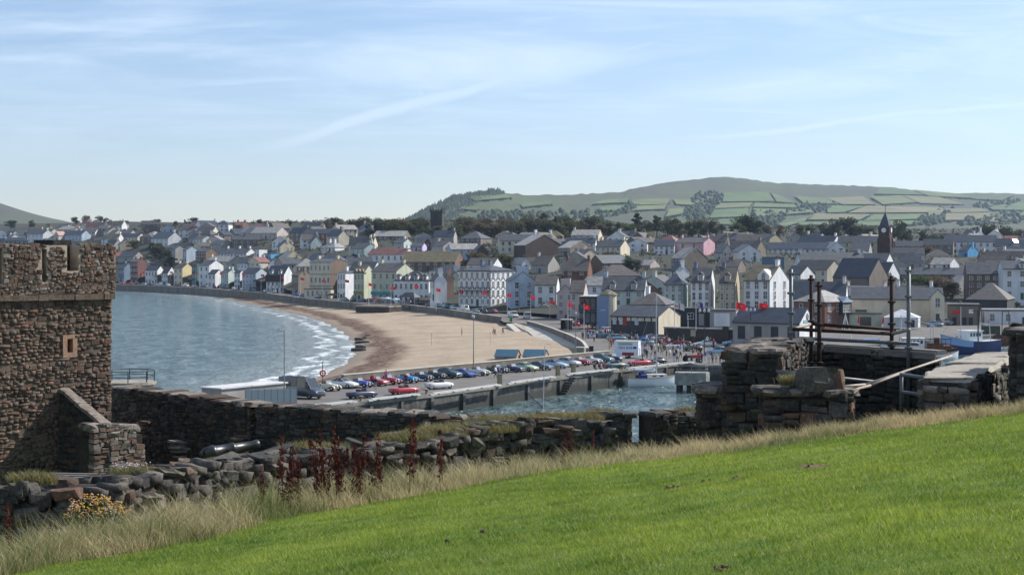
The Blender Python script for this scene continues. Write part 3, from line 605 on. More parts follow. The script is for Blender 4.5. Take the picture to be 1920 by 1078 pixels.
def castle():
    # ---------------- ground
    X, Y, T = grid(-26, 30, -8, 57, .5, .5); Z = np.array([castle_z(a, b) for a, b in zip(X, Y)])
    Z = np.where(Y > 54.5, Z-(Y-54.5)*7, Z); Z = np.where(np.abs(X-2) > 26.5, Z-4, Z)
    m = bpy.data.materials.new('turf_soil'); m.use_nodes = True; N, L = nz(m); b = N['Principled BSDF']; b.inputs['Roughness'].default_value = .95; b.inputs['Specular IOR Level'].default_value = .1
    g = N.new('ShaderNodeNewGeometry').outputs['Position']
    c = mixc(N, L, ramp(N, L, noise(N, L, g, .5, 5), .35, .65), (.07, .12, .02), (.11, .165, .03)); c = mixc(N, L, ramp(N, L, noise(N, L, g, 6, 5), .5, .75, 0, .7), c, (.13, .15, .05)); c = mixc(N, L, ramp(N, L, noise(N, L, g, 1.7, 4), .62, .75, 0, .6), c, (.11, .085, .05)); L.new(c, b.inputs['Base Color'])
    ob('castle_lawn', np_mesh('castle_lawn', np.stack([X, Y, Z], 1), T, m, smooth=True), kind='structure')
    cl = MB(); rk = GREY[2]
    ring = [(-26, 54.4), (-12, 57), (0, 56.5), (10, 56.8), (30, 55)]
    cl.loft([[(x, y, 13.5), (x*1.05, y+3, 6), (x*1.1, y+6, -3)] for x, y in ring], closed=False, cap=False); cl.build('island_rock', rk, kind='structure')
    # ---------------- tower
    E = P(212, 476, 48).xy; u, n = fdir((.72, -.694)); an = math.atan2(u.y, u.x); Lw = 8.0
    o = E-u*Lw; tw = thing('castle_tower', 'tall square castle tower of red rubble stone with slit parapet', 'tower', (o.x, o.y, 0), an)
    def s(px): k = (px-960)/F; return Lw-(E.x-k*E.y)/(u.x-k*u.y)
    hu = [(s(124), s(146), 19.65, 21), (s(77), s(86), 19.34, 20.29), (s(-6), s(3), 19.3, 20.3)]; hl = [(s(124), s(138), 17.24, 17.68)]
    core(Lw+.05, 18.98, 20.40, hu, .5, 0, -.05).build('parapet_core', MORT, tw); core(Lw-.06, 12, 18.82, hl, .5, 0, .02).build('wall_core', rock('brown_mortar', (.12, .09, .07), (.17, .13, .1), (.24, .22, .18), 8, .3), tw)
    core(Lw-.4, 12, 20.38, [hu[1], hu[2]], 3.0, 0, .455).bx(s(116), s(150), .47, 1.6, 20.385, 20.56).build('inner_masonry', GREYD[2], tw)
    MB().bx(Lw-.38, Lw-.06, .62, 3.5, 12, 20.2).build('side_wall', GREY[1], tw)
    pal = [3, 4, 4, 3, 5, 1]
    place(tw, rubble(u, Lw+.03, 18.99, 20.44, (.06, .13), (.08, .24), pal, hu, .16, .0, 3, jag=.03), 290, 'stone', 'parapet_small_stones')
    lo = rubble(u, Lw-.07, 12.2, 18.8, (.07, .16), (.10, .28), [3, 4, 4, 3, 1, 4, 1], hl, .18, -.09, 5)
    t2 = ob('lower_facing', None, tw); place(t2, lo, 290, 'stone', 'facing_small_stones')
    sc = MB(); r = random.Random(4); x = 0
    while x < Lw-.1: w = r.uniform(.3, .6); ob('string_course_stone', MB().bx(x+.005, min(x+w, Lw)-.005, -.10-r.uniform(0, .03), .2, 18.80+r.uniform(-.01, .01), 18.97+r.uniform(-.01, .01)).mesh('string_course_stone', REDS[1]), tw); x += w
    fr = rock('dressed_sandstone', (.33, .2, .14), (.38, .24, .17), (.42, .33, .26), 5, .2)
    wd = MB(); a, b_, c_, d_ = hl[0]
    wd.bx(a-.11, a+.03, -.02, .3, c_-.12, d_+.1).bx(b_-.03, b_+.11, -.02, .3, c_-.12, d_+.1).bx(a+.031, b_-.031, -.018, .3, d_-.02, d_+.1).bx(a+.031, b_-.031, -.018, .3, c_-.12, c_+.02); w = wd.build('window_surround', fr, tw)
    MB().bx(a, b_, .34, .38, c_, d_).build('opening_shade_sheet', mat('void_shade', (.012, .011, .01)), w)  # near-black sheet: the shade inside the window put into its colour
    MB().bx(s(124), s(146), -.04, .2, 19.60, 19.65).build('embrasure_sill', fr, tw)
    # raking buttress wall standing out from the tower
    A = E-u*(Lw-s(112)); bt = thing('gable_wall', 'steep raking wall end standing out from the tower with sunlit coping', 'wall', (A.x, A.y, 0), math.atan2(n.y, n.x))
    # local x = outwards, face to local -y looks right of travel ; left face is +y
    pr = [(0, 12.6), (2.6, 12.6), (2.6, 14.95), (2.35, 15.2), (0, 16.12)]
    mb = MB(); mb.add([(x, .04, z) for x, z in pr]+[(x, .26, z) for x, z in pr], [(0, 1, 2, 3, 4), (9, 8, 7, 6, 5)]+[(i, 5+i, 5+(i+1) % 5, (i+1) % 5) for i in range(5)]); mb.build('wall_core', MORTD, bt)
    it = []
    for me, loc, rot, scl in rubble(u, 2.6, 12.7, lambda q: 16.05-.385*q if q < 2.4 else 15.0, (.1, .2), (.14, .38), [1, 2, 2, 2], (), .16, 0, 9):
        it.append((me, (loc[0], .06, loc[2]), rot, scl))
    place(bt, it, 110)
    r = random.Random(8); cop = []
    for i in range(11): q = i*.25; cop.append((STP[5][i % 5], (q+.1, .15, 16.13-.385*q if q < 2.35 else 15.12), (0, .37, 0), (.27, .3, .12)))
    for i in range(14): cop.append((STP[r.choice((3, 4, 5))][i % 5], (2.62, .15+r.uniform(-.03, .03), 12.9+i*.15), (0, 0, math.pi/2), (.28, .2, .15)))
    place(bt, cop, 40, 'coping_stone')
    # low stub of sunlit rubble beside it
    Q = P(172, 860, 44.6).xy; sb = thing('stub_wall', 'low broken stub of pale rubble wall at the tower foot', 'wall', (Q.x, Q.y, 0), math.atan2(u.y, u.x))
    zt = lambda q: 15.32-.1*q-(.35 if q > 1.35 else 0)
    core(1.6, 13.0, 15.0, (), .7).build('wall_core', MORTD, sb); place(sb, rubble(u, 1.62, 13.2, zt, (.09, .17), (.12, .3), [5, 0, 4, 5, 3], (), .25, .02, 12, jag=.06), 140)
    place(sb, [(BOP[random.choice((0, 5))][i % 5], (.1+.22*(i % 7), .15+.3*(i//7), zt(.22*(i % 7))-.02), (0, 0, i), (.32, .32, .2)) for i in range(14)], 14)
    # ---------------- outer curtain wall
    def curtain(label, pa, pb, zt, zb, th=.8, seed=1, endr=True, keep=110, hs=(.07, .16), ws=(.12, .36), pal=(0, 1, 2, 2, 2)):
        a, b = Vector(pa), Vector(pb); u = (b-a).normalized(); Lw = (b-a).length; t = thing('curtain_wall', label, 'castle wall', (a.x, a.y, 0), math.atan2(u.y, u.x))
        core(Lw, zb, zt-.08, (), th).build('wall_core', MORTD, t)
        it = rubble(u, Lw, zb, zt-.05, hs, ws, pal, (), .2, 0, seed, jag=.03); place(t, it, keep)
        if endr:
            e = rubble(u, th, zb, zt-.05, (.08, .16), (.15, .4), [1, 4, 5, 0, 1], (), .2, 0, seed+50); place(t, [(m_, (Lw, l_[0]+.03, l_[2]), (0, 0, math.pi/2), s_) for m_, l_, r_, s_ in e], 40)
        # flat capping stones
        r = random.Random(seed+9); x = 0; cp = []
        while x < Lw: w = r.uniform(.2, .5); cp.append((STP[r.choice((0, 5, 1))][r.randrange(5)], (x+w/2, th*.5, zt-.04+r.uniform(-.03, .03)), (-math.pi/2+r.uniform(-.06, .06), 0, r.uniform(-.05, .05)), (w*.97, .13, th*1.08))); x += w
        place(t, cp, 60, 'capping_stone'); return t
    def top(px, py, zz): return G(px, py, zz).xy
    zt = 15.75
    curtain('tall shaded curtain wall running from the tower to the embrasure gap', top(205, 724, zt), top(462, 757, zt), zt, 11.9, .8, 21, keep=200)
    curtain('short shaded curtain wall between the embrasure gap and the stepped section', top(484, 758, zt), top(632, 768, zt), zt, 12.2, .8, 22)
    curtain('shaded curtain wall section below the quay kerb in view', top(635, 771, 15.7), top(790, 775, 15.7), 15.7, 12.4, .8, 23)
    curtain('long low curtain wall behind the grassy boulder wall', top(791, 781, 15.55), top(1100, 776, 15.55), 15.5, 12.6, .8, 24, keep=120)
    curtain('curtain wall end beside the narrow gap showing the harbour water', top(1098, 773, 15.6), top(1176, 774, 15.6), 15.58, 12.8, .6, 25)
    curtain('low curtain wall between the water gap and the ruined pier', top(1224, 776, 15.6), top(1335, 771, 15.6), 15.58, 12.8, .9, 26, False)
    # rubble lumps added in place of sunlit openings, and one by the cannon
    for (px, py, D, w, hgt, lb) in ((268, 800, 49.5, .3, .45, 'small rubble lump standing in for a sunlit opening in the tall curtain wall'), (336, 838, 47.5, .3, .5, 'narrow rubble lump standing in for a sunlit opening of the tall curtain wall'), (452, 830, 46.2, .3, .5, 'broken rubble pier beside the cannon muzzle')):
        p = P(px, py, D); t = thing('rubble_lump', lb, 'rubble', (p.x, p.y, p.z), R(50)); place(t, [(STP[random.choice((1, 4, 5))][i % 5], (random.uniform(-w/3, w/3), random.uniform(-.1, .1), i*hgt/9), (0, 0, random.uniform(-.3, .3)), (random.uniform(.6, 1)*w, .4, hgt/8)) for i in range(-8, 4)], 30)
    # cannon
    p = P(395, 848, 43.5); c = thing('cannon', 'black iron cannon barrel pointing at the embrasure', 'cannon', p, R(38)); c.rotation_euler = (0, R(-5), R(35))
    iron = mat('gun_iron', (.02, .02, .021), .38, .3, 12, .1, spec=.6)
    MB().lathe([(.05, -.2), (.16, -.18), (.17, 0), (.185, .02), (.185, .1), (.16, .12), (.15, .6), (.165, .62), (.165, .68), (.14, .7), (.115, 1.25), (.13, 1.28), (.14, 1.4), (.115, 1.44), (.07, 1.44)], axis='x', n=18).build('barrel', iron, c, True)
    for y in (-.2, .2): MB().tube((.45, y*.6, 0), (.45, y*1.3, 0), .05).build('trunnion', iron, c)
    MB().lathe([(.01, -.32), (.07, -.3), (.08, -.25), (.05, -.2)], axis='x', n=10).build('cascabel', iron, c)
    MB().box((.2, 0, -.3), (.5, .4, .3)).box((.9, 0, -.28), (.3, .4, .26)).build('support_block', GREY[1], c)
    # ---------------- ruined inner boulder wall
    def ruin(label, pts, seed, wd=1.0, keep=120, big=(.16, .5), grass=True):
        r = random.Random(seed); o = pts[0]; t = thing('ruined_wall', label, 'ruined wall', (o[0], o[1], 0)); it = []; mb = MB()
        for (x0, y0, z0), (x1, y1, z1) in zip(pts, pts[1:]):
            d = Vector((x1-x0, y1-y0)); Ln = d.length; d.normalize(); nn = Vector((d.y, -d.x)); an = math.atan2(d.y, d.x)
            mid = Vector(((x0+x1)/2-o[0], (y0+y1)/2-o[1]))-nn*(-wd*.5+.0); zb = min(castle_z(x0, y0), castle_z(x1, y1))-.4; ztop = min(z0, z1)-.14
            c0 = Vector((x0-o[0], y0-o[1])); c1 = Vector((x1-o[0], y1-o[1])); rr = []
            for c, zt_ in ((c0, z0-.14), (c1, z1-.14)): a, b = c-nn*wd, c-nn*.12; rr.append([(a.x, a.y, zb), (b.x, b.y, zb), (b.x, b.y, zt_), (a.x, a.y, zt_)])
            mb.loft(rr)
            q = 0
            while q < Ln:                                        # face boulders, two or three ragged courses
                w = r.uniform(*big); tt = q/Ln; zt_ = z0+(z1-z0)*tt; cx = x0+d.x*(q+w/2)-o[0]; cy = y0+d.y*(q+w/2)-o[1]; gz = castle_z(x0+d.x*q, y0+d.y*q); z = zt_
                while z > gz-.15:
                    h = r.uniform(.10, .22)*(1.25 if w > .5 else 1); k = r.choice((0, 0, 2, 0, 2, 1, 3 if r.random() < .15 else 0))
                    it.append(((SLB[k][r.randrange(7)] if r.random() < .8 else BOP[k][r.randrange(5)]), (cx-nn.x*r.uniform(0, .12)+d.x*r.uniform(-.2, .2), cy-nn.y*r.uniform(0, .12)+d.y*r.uniform(-.2, .2), z-h/2), (r.uniform(-.15, .15), r.uniform(-.15, .15), an+r.uniform(-.25, .25)), (w*r.uniform(.85, 1.25), r.uniform(.35, .6), h*1.15))); z -= h*.92
                q += w*.93
            for _ in range(int(Ln*2.2)):                          # flat stones on the top
                q = r.uniform(0, Ln); w = r.uniform(.3, .75); z = z0+(z1-z0)*q/Ln; bk = r.uniform(.15, wd*.95)
                it.append((SLB[r.choice((0, 0, 0, 2, 1))][r.randrange(7)], (x0+d.x*q-nn.x*bk-o[0], y0+d.y*q-nn.y*bk-o[1], z-.12+r.uniform(-.03, .05)), (r.uniform(-.2, .2), r.uniform(-.2, .2), r.uniform(0, 3)), (w, w*.7, .2)))
        mb.build('wall_core', MORTD, t); place(t, it, keep); return t
    def rp(px, py, D): p = P(px, py, D); return (p.x, p.y, p.z)
    ruin('low broken wall of grey boulders left of the flowering bush', [rp(-60, 915, 27.6), rp(30, 905, 27.8), rp(115, 925, 28)], 31, .9, 40)
    ruin('long ruined boulder wall with grassy top rising towards the harbour gap', [rp(178, 914, 28.6), rp(215, 898, 29.1), rp(250, 897, 29.6), rp(300, 884, 30.4), rp(340, 880, 31), rp(385, 866, 31.8), rp(440, 866, 32.6), rp(500, 852, 33.4), rp(540, 856, 34), rp(600, 842, 34.7), rp(660, 846, 35.2), rp(730, 832, 36), rp(800, 830, 36.8), rp(860, 806, 38), rp(930, 792, 39), rp(1000, 786, 39.6), rp(1075, 788, 40), rp(1138, 792, 40.2)], 32, 1.5, 290)
    # ---------------- ruined buildings on the right
    def block(name, label, plan, zb, zt, seed, pal, faces, hs=(.12, .26), ws=(.18, .5), keep=90, capz=True, jag=.05, slab=None):
        o = Vector(plan[0]); t = thing(name, label, 'ruined wall', (o.x, o.y, 0)); pl = [Vector(p)-o for p in plan]
        MB().prism([(p.x, p.y) for p in pl], zb, zt-.06).build('wall_core', MORTD, t); it = []
        for i in faces:
            a, b = pl[i], pl[(i+1) % len(pl)]; d = (b-a).normalized(); an = math.atan2(d.y, d.x)
            for m_, l_, r_, s_ in rubble(d, (b-a).length, zb, zt, hs, ws, pal, (), .24, .02, seed+i, jag=jag):
                p = a+d*l_[0]+Vector((d.y, -d.x))*(-l_[1]); it.append((m_, (p.x, p.y, l_[2]), (r_[0], r_[1], an+r_[2]), s_))
        place(t, it, keep)
        if capz:
            r = random.Random(seed); cp = []; xs = [p.x for p in pl]; ys = [p.y for p in pl]; nx = 14; from mathutils.geometry import intersect_point_tri_2d as ipt
            for i in range(nx):
                for j in range(nx):
                    q = Vector((min(xs)+(max(xs)-min(xs))*(i+.5)/nx, min(ys)+(max(ys)-min(ys))*(j+.5)/nx))
                    if r.random() < .5 and any(ipt(q, pl[0], pl[k], pl[k+1]) for k in range(1, len(pl)-1)): cp.append((BOP[r.choice((0, 5, 2))][r.randrange(5)], (q.x, q.y, zt-.03), (0, 0, r.uniform(0, 3)), (r.uniform(.3, .6), r.uniform(.3, .5), .14)))
            place(t, cp, 40, 'capping_stone')
        return t
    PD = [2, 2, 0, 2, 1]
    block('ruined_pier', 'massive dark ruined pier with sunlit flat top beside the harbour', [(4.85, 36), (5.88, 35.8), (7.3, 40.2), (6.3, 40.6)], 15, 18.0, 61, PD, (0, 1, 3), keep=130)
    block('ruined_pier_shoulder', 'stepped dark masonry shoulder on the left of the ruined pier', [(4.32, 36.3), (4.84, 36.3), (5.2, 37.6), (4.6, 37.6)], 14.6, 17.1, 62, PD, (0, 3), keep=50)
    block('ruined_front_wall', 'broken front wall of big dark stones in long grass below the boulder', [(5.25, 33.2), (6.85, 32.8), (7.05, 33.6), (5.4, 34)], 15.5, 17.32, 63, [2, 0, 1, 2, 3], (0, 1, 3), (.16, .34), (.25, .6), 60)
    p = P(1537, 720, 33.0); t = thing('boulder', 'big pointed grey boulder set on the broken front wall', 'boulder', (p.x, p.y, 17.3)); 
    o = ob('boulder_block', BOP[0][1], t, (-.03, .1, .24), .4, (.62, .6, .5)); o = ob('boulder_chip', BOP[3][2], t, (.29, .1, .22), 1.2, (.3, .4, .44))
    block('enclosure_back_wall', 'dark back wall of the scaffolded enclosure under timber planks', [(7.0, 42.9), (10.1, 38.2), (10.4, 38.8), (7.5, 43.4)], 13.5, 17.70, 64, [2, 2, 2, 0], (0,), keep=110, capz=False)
    tim = mat('old_timber', (.16, .15, .135), .9, .3, 3, .3, 20, coord='World', stretch=(1, 1, 8)); wb = thing('timber_wall_plate', 'weathered grey timber planks lying along the enclosure wall top', 'timber', (7.0, 42.9, 17.70))
    d = Vector((3.1, -4.7)); Ld = d.length; an = math.atan2(d.y, d.x)
    for k in range(3): q = d*((k+.5)/3); MB().box((q.x+.2, q.y+.1, .06+.015*k), (Ld/3*.98, .34, .1), 0, an).build('plank', tim, wb); MB().box((q.x-.02, q.y-.2, .02), (Ld/3*.97, .05, .16), 0, an).build('edge_board', tim, wb)
    t = block('slab_topped_wall', 'thick wall capped with big pale sunlit flat slabs', [(8.5, 33), (9.35, 32.7), (13.2, 41.2), (12.3, 41.7)], 15.5, 17.55, 65, [0, 5, 0, 2, 1], (0, 1, 3), keep=140, capz=False)
    slabm = rock('pale_slab', (.28, .25, .215), (.35, .315, .27), (.46, .43, .38), 4, .4); dv = Vector((3.82, 8.6)); r = random.Random(3)
    for i in range(7):
        q = Vector((.42, -.1))+dv*((i+.5)/7); mb = MB().add(*stone_proto(300+i)); mb.v = [(x, y, z) for x, y, z in mb.v]
        o_ = ob('slab', mb.mesh('slab', slabm), t, (q.x, q.y, 17.56+r.uniform(0, .05)), None, (1.32, .12, 1.05)); o_.rotation_euler = (-math.pi/2+r.uniform(-.04, .04), r.uniform(-.03, .03), math.atan2(dv.y, dv.x)+r.uniform(-.06, .06))
    block('ruined_corner_mass', 'tall dark ruined corner overgrown with moss above the lawn edge', [(10.3, 32.6), (14, 31.6), (14.5, 35), (11.1, 35.2)], 15.8, 18.55, 66, PD, (0, 3), keep=90, jag=.2)
    # ---------------- scaffolding and rails
    rust = mat('rusty_steel', (.05, .02, .013), .85, .5, 9, .3, 30, col2=(.018, .011, .009)); galv = mat('galvanised_steel', (.12, .13, .14), .5, .25, 8, .05, metal=.3); rail = mat('pale_pipe', (.3, .25, .21), .6, .3, 9, .1)
    sf = thing('scaffold', 'rusty and galvanised scaffold frame of uprights and ledgers over the enclosure', 'scaffold', P(1590, 700, 40)); O = Vector(sf.location)
    q = lambda px, py, D: P(px, py, D)-O
    for (px, y0, y1, D, rr, m_) in ((1483, 505, 700, 39.2, .05, galv), (1521, 516, 720, 40.8, .048, rust), (1536, 528, 720, 39.2, .052, rust), (1672, 517, 730, 39.4, .052, rust), (1703.5, 500, 740, 38.6, .05, galv)):
        up = MB().tube(q(px, y1+30, D), q(px, y0, D), rr, 0, 10).build('upright', m_, sf, True)
        c = MB()
        for yy in np.linspace(y0+8, y1-40, 5): MB().lathe([(rr*1.1, -.03), (rr*1.9, -.02), (rr*1.9, .02), (rr*1.1, .03)], q(px, yy, D), 'z', 8).box(q(px, yy, D), (rr*3.6, .04, .05)).build('coupler', m_, up)
    for a, b, m_ in (((1483, 617, 39.2), (1676, 626, 39.4), rust), ((1521, 607, 40.8), (1680, 618, 40.6), rust), ((1500, 634, 40.9), (1722, 645, 38.9), galv), ((1485, 618, 39.2), (1524, 606, 41), rail), ((1672, 626, 39.4), (1705, 618, 38.5), rail)):
        MB().tube(q(*a), q(*b), .045, 0, 8).build('ledger', m_, sf, True)
    MB().tube(q(1446, 662, 38), q(1504, 647, 40.3), .035, 0, 8).build('brace', rail, sf, True)
    rl = thing('guard_rail', 'bent pale pipe handrails slanting across the enclosure opening', 'railing', P(1690, 770, 34.5)); O = Vector(rl.location)
    MB().path([q(1574, 725, 33.4), q(1622, 721, 34), q(1785, 667, 37.5)], .03, 0, 8).build('handrail', rail, rl, True); MB().path([q(1578, 737, 33.4), q(1632, 722.5, 34.1), q(1700, 695, 35.6)], .03, 0, 8).build('lower_rail', rail, rl, True)
    for (a, b) in (((1690, 775, 34.2), (1690, 699, 34.2)), ((1690, 702, 34.2), (1740, 709, 33.2)), ((1690, 735, 34.2), (1740, 741, 33.2)), ((1455, 696, 35.5), (1640, 716, 35.2))): MB().tube(q(*a), q(*b), .04, 0, 8).build('gate_pipe', galv, rl, True)
    for px in (1583, 1592, 1600): MB().tube(q(px, 800, 33.2), q(px+1, 736, 33.2), .03, 0, 8).build('rusty_bar', rust, rl, True)
    # wooden trough by the tower foot
    p = P(120, 925, 31); tr = thing('timber_trough', 'old slatted timber cover lying at the tower foot', 'timber', (p.x, p.y, p.z), R(-8))
    for k in range(5): MB().box((0, k*.11, .24-k*.0+.02*k), (.95, .09, .03)).build('slat', tim, tr)
    for x in (-.46, .46): MB().box((x, .2, .1), (.05, .5, .3)).build('end_board', tim, tr)
castle()
# ------------------------------------------------------------------ grass
def blade_mat(name, a, b, tr=.5, dry=None):
    m = bpy.data.materials.new(name); m.use_nodes = True; N, L = nz(m); p = N['Principled BSDF']; p.inputs['Roughness'].default_value = .55; p.inputs['Specular IOR Level'].default_value = .25
    at = N.new('ShaderNodeAttribute'); at.attribute_name = 'tint'; c = mixc(N, L, at.outputs['Fac'], a, b); c = mixc(N, L, ramp(N, L, at.outputs['Fac'], .9, .99), c, dry) if dry else c; L.new(c, p.inputs['Base Color'])
    t = N.new('ShaderNodeBsdfTranslucent'); L.new(c, t.inputs[0]); ms = N.new('ShaderNodeMixShader'); ms.inputs[0].default_value = tr; L.new(p.outputs[0], ms.inputs[1]); L.new(t.outputs[0], ms.inputs[2]); L.new(ms.outputs[0], N['Material Output'].inputs[0]); return m
def blades(X, Y, Z, h, w, lean, tint, segs=1):
    n = len(X); a = NP.uniform(0, 6.283, n); wx, wy = np.cos(a)*w/2, np.sin(a)*w/2; b = NP.uniform(0, 6.283, n); lx, ly = np.cos(b)*lean*h, np.sin(b)*lean*h
    if segs == 1:
        V = np.stack([np.stack([X-wx, Y-wy, Z], 1), np.stack([X+wx, Y+wy, Z], 1), np.stack([X+lx, Y+ly, Z+h], 1)], 1).reshape(-1, 3); T = np.arange(3*n).reshape(-1, 3); return V, T, np.repeat(tint, 3)
    V = np.stack([np.stack([X-wx, Y-wy, Z], 1), np.stack([X+wx, Y+wy, Z], 1), np.stack([X+lx*.3-wx*.8, Y+ly*.3-wy*.8, Z+h*.55], 1), np.stack([X+lx*.3+wx*.8, Y+ly*.3+wy*.8, Z+h*.55], 1), np.stack([X+lx, Y+ly, Z+h], 1)], 1).reshape(-1, 3)
    o = (np.arange(n)*5)[:, None]; T = np.concatenate([o+np.array([0, 1, 3]), o+np.array([0, 3, 2]), o+np.array([2, 3, 4])]); return V, T, np.repeat(tint, 5)
def lfn(x, y, s=1.):   # cheap smooth noise 0..1
    return .5+.25*np.sin(x*1.7*s+1.3*np.sin(y*1.1*s))+.25*np.sin(y*2.3*s+1.7*np.sin(x*.9*s+2))
def zarr(X, Y): return np.array([castle_z(a, b) for a, b in zip(X, Y)])
def grass():
    n = 520000; px = NP.uniform(-120, 2300, n); D = 8.6+NP.uniform(0, 1, n)*22.3; x = (px-960)/F*D
    lim = np.interp(px, [a for a, _ in LB], [b for _, b in LB]); k = D < lim+.6; px, D, x = px[k], D[k], x[k]
    z = lawn_plane(x, D)+.05*np.sin(x*.9+D*.35)*np.sin(D*.6-x*.2)-.005-np.where(D > lim[k], (D-lim[k])*.06, 0)
    big = lfn(x, D, .55); t = np.clip(.40*lfn(x*.8+3, D*.55, .8)+.05*big+.22*lfn(x+9, D*1.2, 1.9)+.42*lfn(x, D, 3.3)*NP.uniform(.2, 1.3, len(x))+NP.normal(0, .17, len(x)), 0, .9); t = np.where(NP.uniform(0, 1, len(x)) < .02+.10*(lfn(x*1.3+4, D*1.1, 2.1) > .86), 1.0, t); h = (.022+.030*NP.uniform(0, 1, len(x)))*(.75+.7*lfn(x+5, D, 1.4)); h = np.where(lfn(x-3, D*1.3, 3.1) > .88, h*1.7, h)
    V, T, A = blades(x, D, z, h, .0075*(D/14)**.5, .75, t); ob('lawn_grass', np_mesh('lawn_grass', V, T, blade_mat('lawn_blades', (.06, .135, .016), (.35, .41, .058), .5, (.46, .41, .2)), attr=A), kind='stuff', label='short bright green mown grass on the sloping castle lawn', cat='grass')
    # long dry grass along the foot of the walls
    n = 130000; px = NP.uniform(-120, 2250, n); lim = np.interp(px, [a for a, _ in LB], [b for _, b in LB]); wid = np.interp(px, [-80, 200, 420, 900, 1180, 1330, 1600, 1960], [6.0, 4.8, 5.6, 7.5, 7.0, 4.2, 2.8, 1.8])
    v = NP.uniform(0, 1, n); D = lim-.3+v*wid; x = (px-960)/F*D; tuft = lfn(x*1.7, D*1.9, 1.9); k = NP.uniform(0, 1, n) < .12+1.1*(tuft-.15); x, D, v, tuft, px = x[k], D[k], v[k], tuft[k], px[k]
    z = zarr(x, D)-.02; h = (.2+.52*NP.uniform(0, 1, len(x))*tuft)*np.clip(.35+v*3.2, .4, 1)*np.interp(px, [0, 560, 1150, 1500, 1960], [1.3, 1.4, .85, .6, .5]); dry = np.clip(lfn(x*.8+2, D*.8, 1.1)*.75+.42*v+NP.normal(0, .18, len(x))+np.interp(px, [0, 420, 700, 1300, 1960], [-.12, -.05, .05, .2, .1]), 0, 1)
    V, T, A = blades(x, D, z, h, .010, NP.uniform(.2, 1.05, len(x)), np.clip(dry+NP.normal(0, .12, len(x)), 0, 1), 2); ob('long_grass', np_mesh('long_grass', V, T, blade_mat('long_blades', (.12, .165, .045), (.58, .46, .27), .4), attr=A), kind='stuff', label='tall dry straw coloured grass between the lawn and the ruined walls', cat='grass')
    # turf growing on wall tops
    n = 26000; sp = []
    for (px, py, D, rx, ry, c) in ((880, 800, 38.8, 1.2, .5, 3000), (960, 786, 40, 1.2, .5, 3600), (1060, 780, 40.7, 1.0, .5, 3600), (820, 808, 38, .8, .4, 2200), (590, 836, 35.6, .8, .35, 1500), (760, 818, 37.4, .7, .4, 1800), (60, 895, 28.2, .45, .25, 1300), (255, 882, 30.4, .5, .3, 800), (1500, 712, 33.5, .42, .22, 2600), (1290, 768, 46.5, .5, .25, 700), (1130, 770, 46.4, .5, .2, 700)):
        p = P(px, py, D); a = NP.uniform(0, 6.283, c); q = np.sqrt(NP.uniform(0, 1, c)); sp.append(np.stack([p.x+rx*q*np.cos(a), p.y+ry*q*np.sin(a), np.full(c, p.z-.12)+.08*(1-q)], 1))
    S = np.concatenate(sp); h = NP.uniform(.06, .24, len(S)); V, T, A = blades(S[:, 0], S[:, 1], S[:, 2], h, .011, .7, np.clip(NP.normal(.5, .28, len(S)), 0, 1), 2)
    ob('wall_top_turf', np_mesh('wall_top_turf', V, T, blade_mat('wall_turf', (.07, .105, .03), (.36, .28, .13), .35), attr=A), kind='stuff', label='tufts of yellowing turf growing on the ruined wall tops', cat='grass')
    # bare earth scrapes
    em = rock('bare_earth', (.15, .095, .06), (.2, .135, .09), (.27, .2, .14), 10, .4)
    for i, (px, py, rx) in enumerate(((1542, 876, .32), (1388, 899, .15), (1265, 914, .15), (1325, 902, .1), (1352, 1066, .07), (838, 1024, .035), (905, 1000, .03))):
        D = 1.6/((py-YH)/F-.13*(960-px)/F*-1*-1-.0863) if False else None
        k = (py-YH)/F+.13*(px-960)/F-.0863; D = 1.6/k; x = (px-960)/F*D; t = thing('bare_earth_patch', ('widest' if rx > .3 else 'medium' if rx > .09 else 'tiny')+' scrape of bare brown earth in the mown lawn', 'soil patch', (x, D, castle_z(x, D)), 0, ('widest' if rx > .3 else 'medium' if rx > .09 else 'tiny')+' earth scrapes in the lawn')
        mb = MB(); rr = random.Random(i); rings = []
        for q, zz in ((1.0, -.01), (.75, .014), (.4, .022), (.05, .02)): rings.append([(rx*q*math.cos(a*.449)*rr.uniform(.85, 1.15), rx*q*.62*math.sin(a*.449)*rr.uniform(.8, 1.2), zz+rr.uniform(-.008, .012)) for a in range(14)])
        mb.loft(rings, cap=False); mb.build('soil', em, t, True)
        place(t, [(BOP[1][j % 5], (rr.uniform(-rx, rx)*.7, rr.uniform(-rx, rx)*.45, .03), (j, 0, j), (.03, .03, .018)) for j in range(4)], 4, 'clod')
grass()
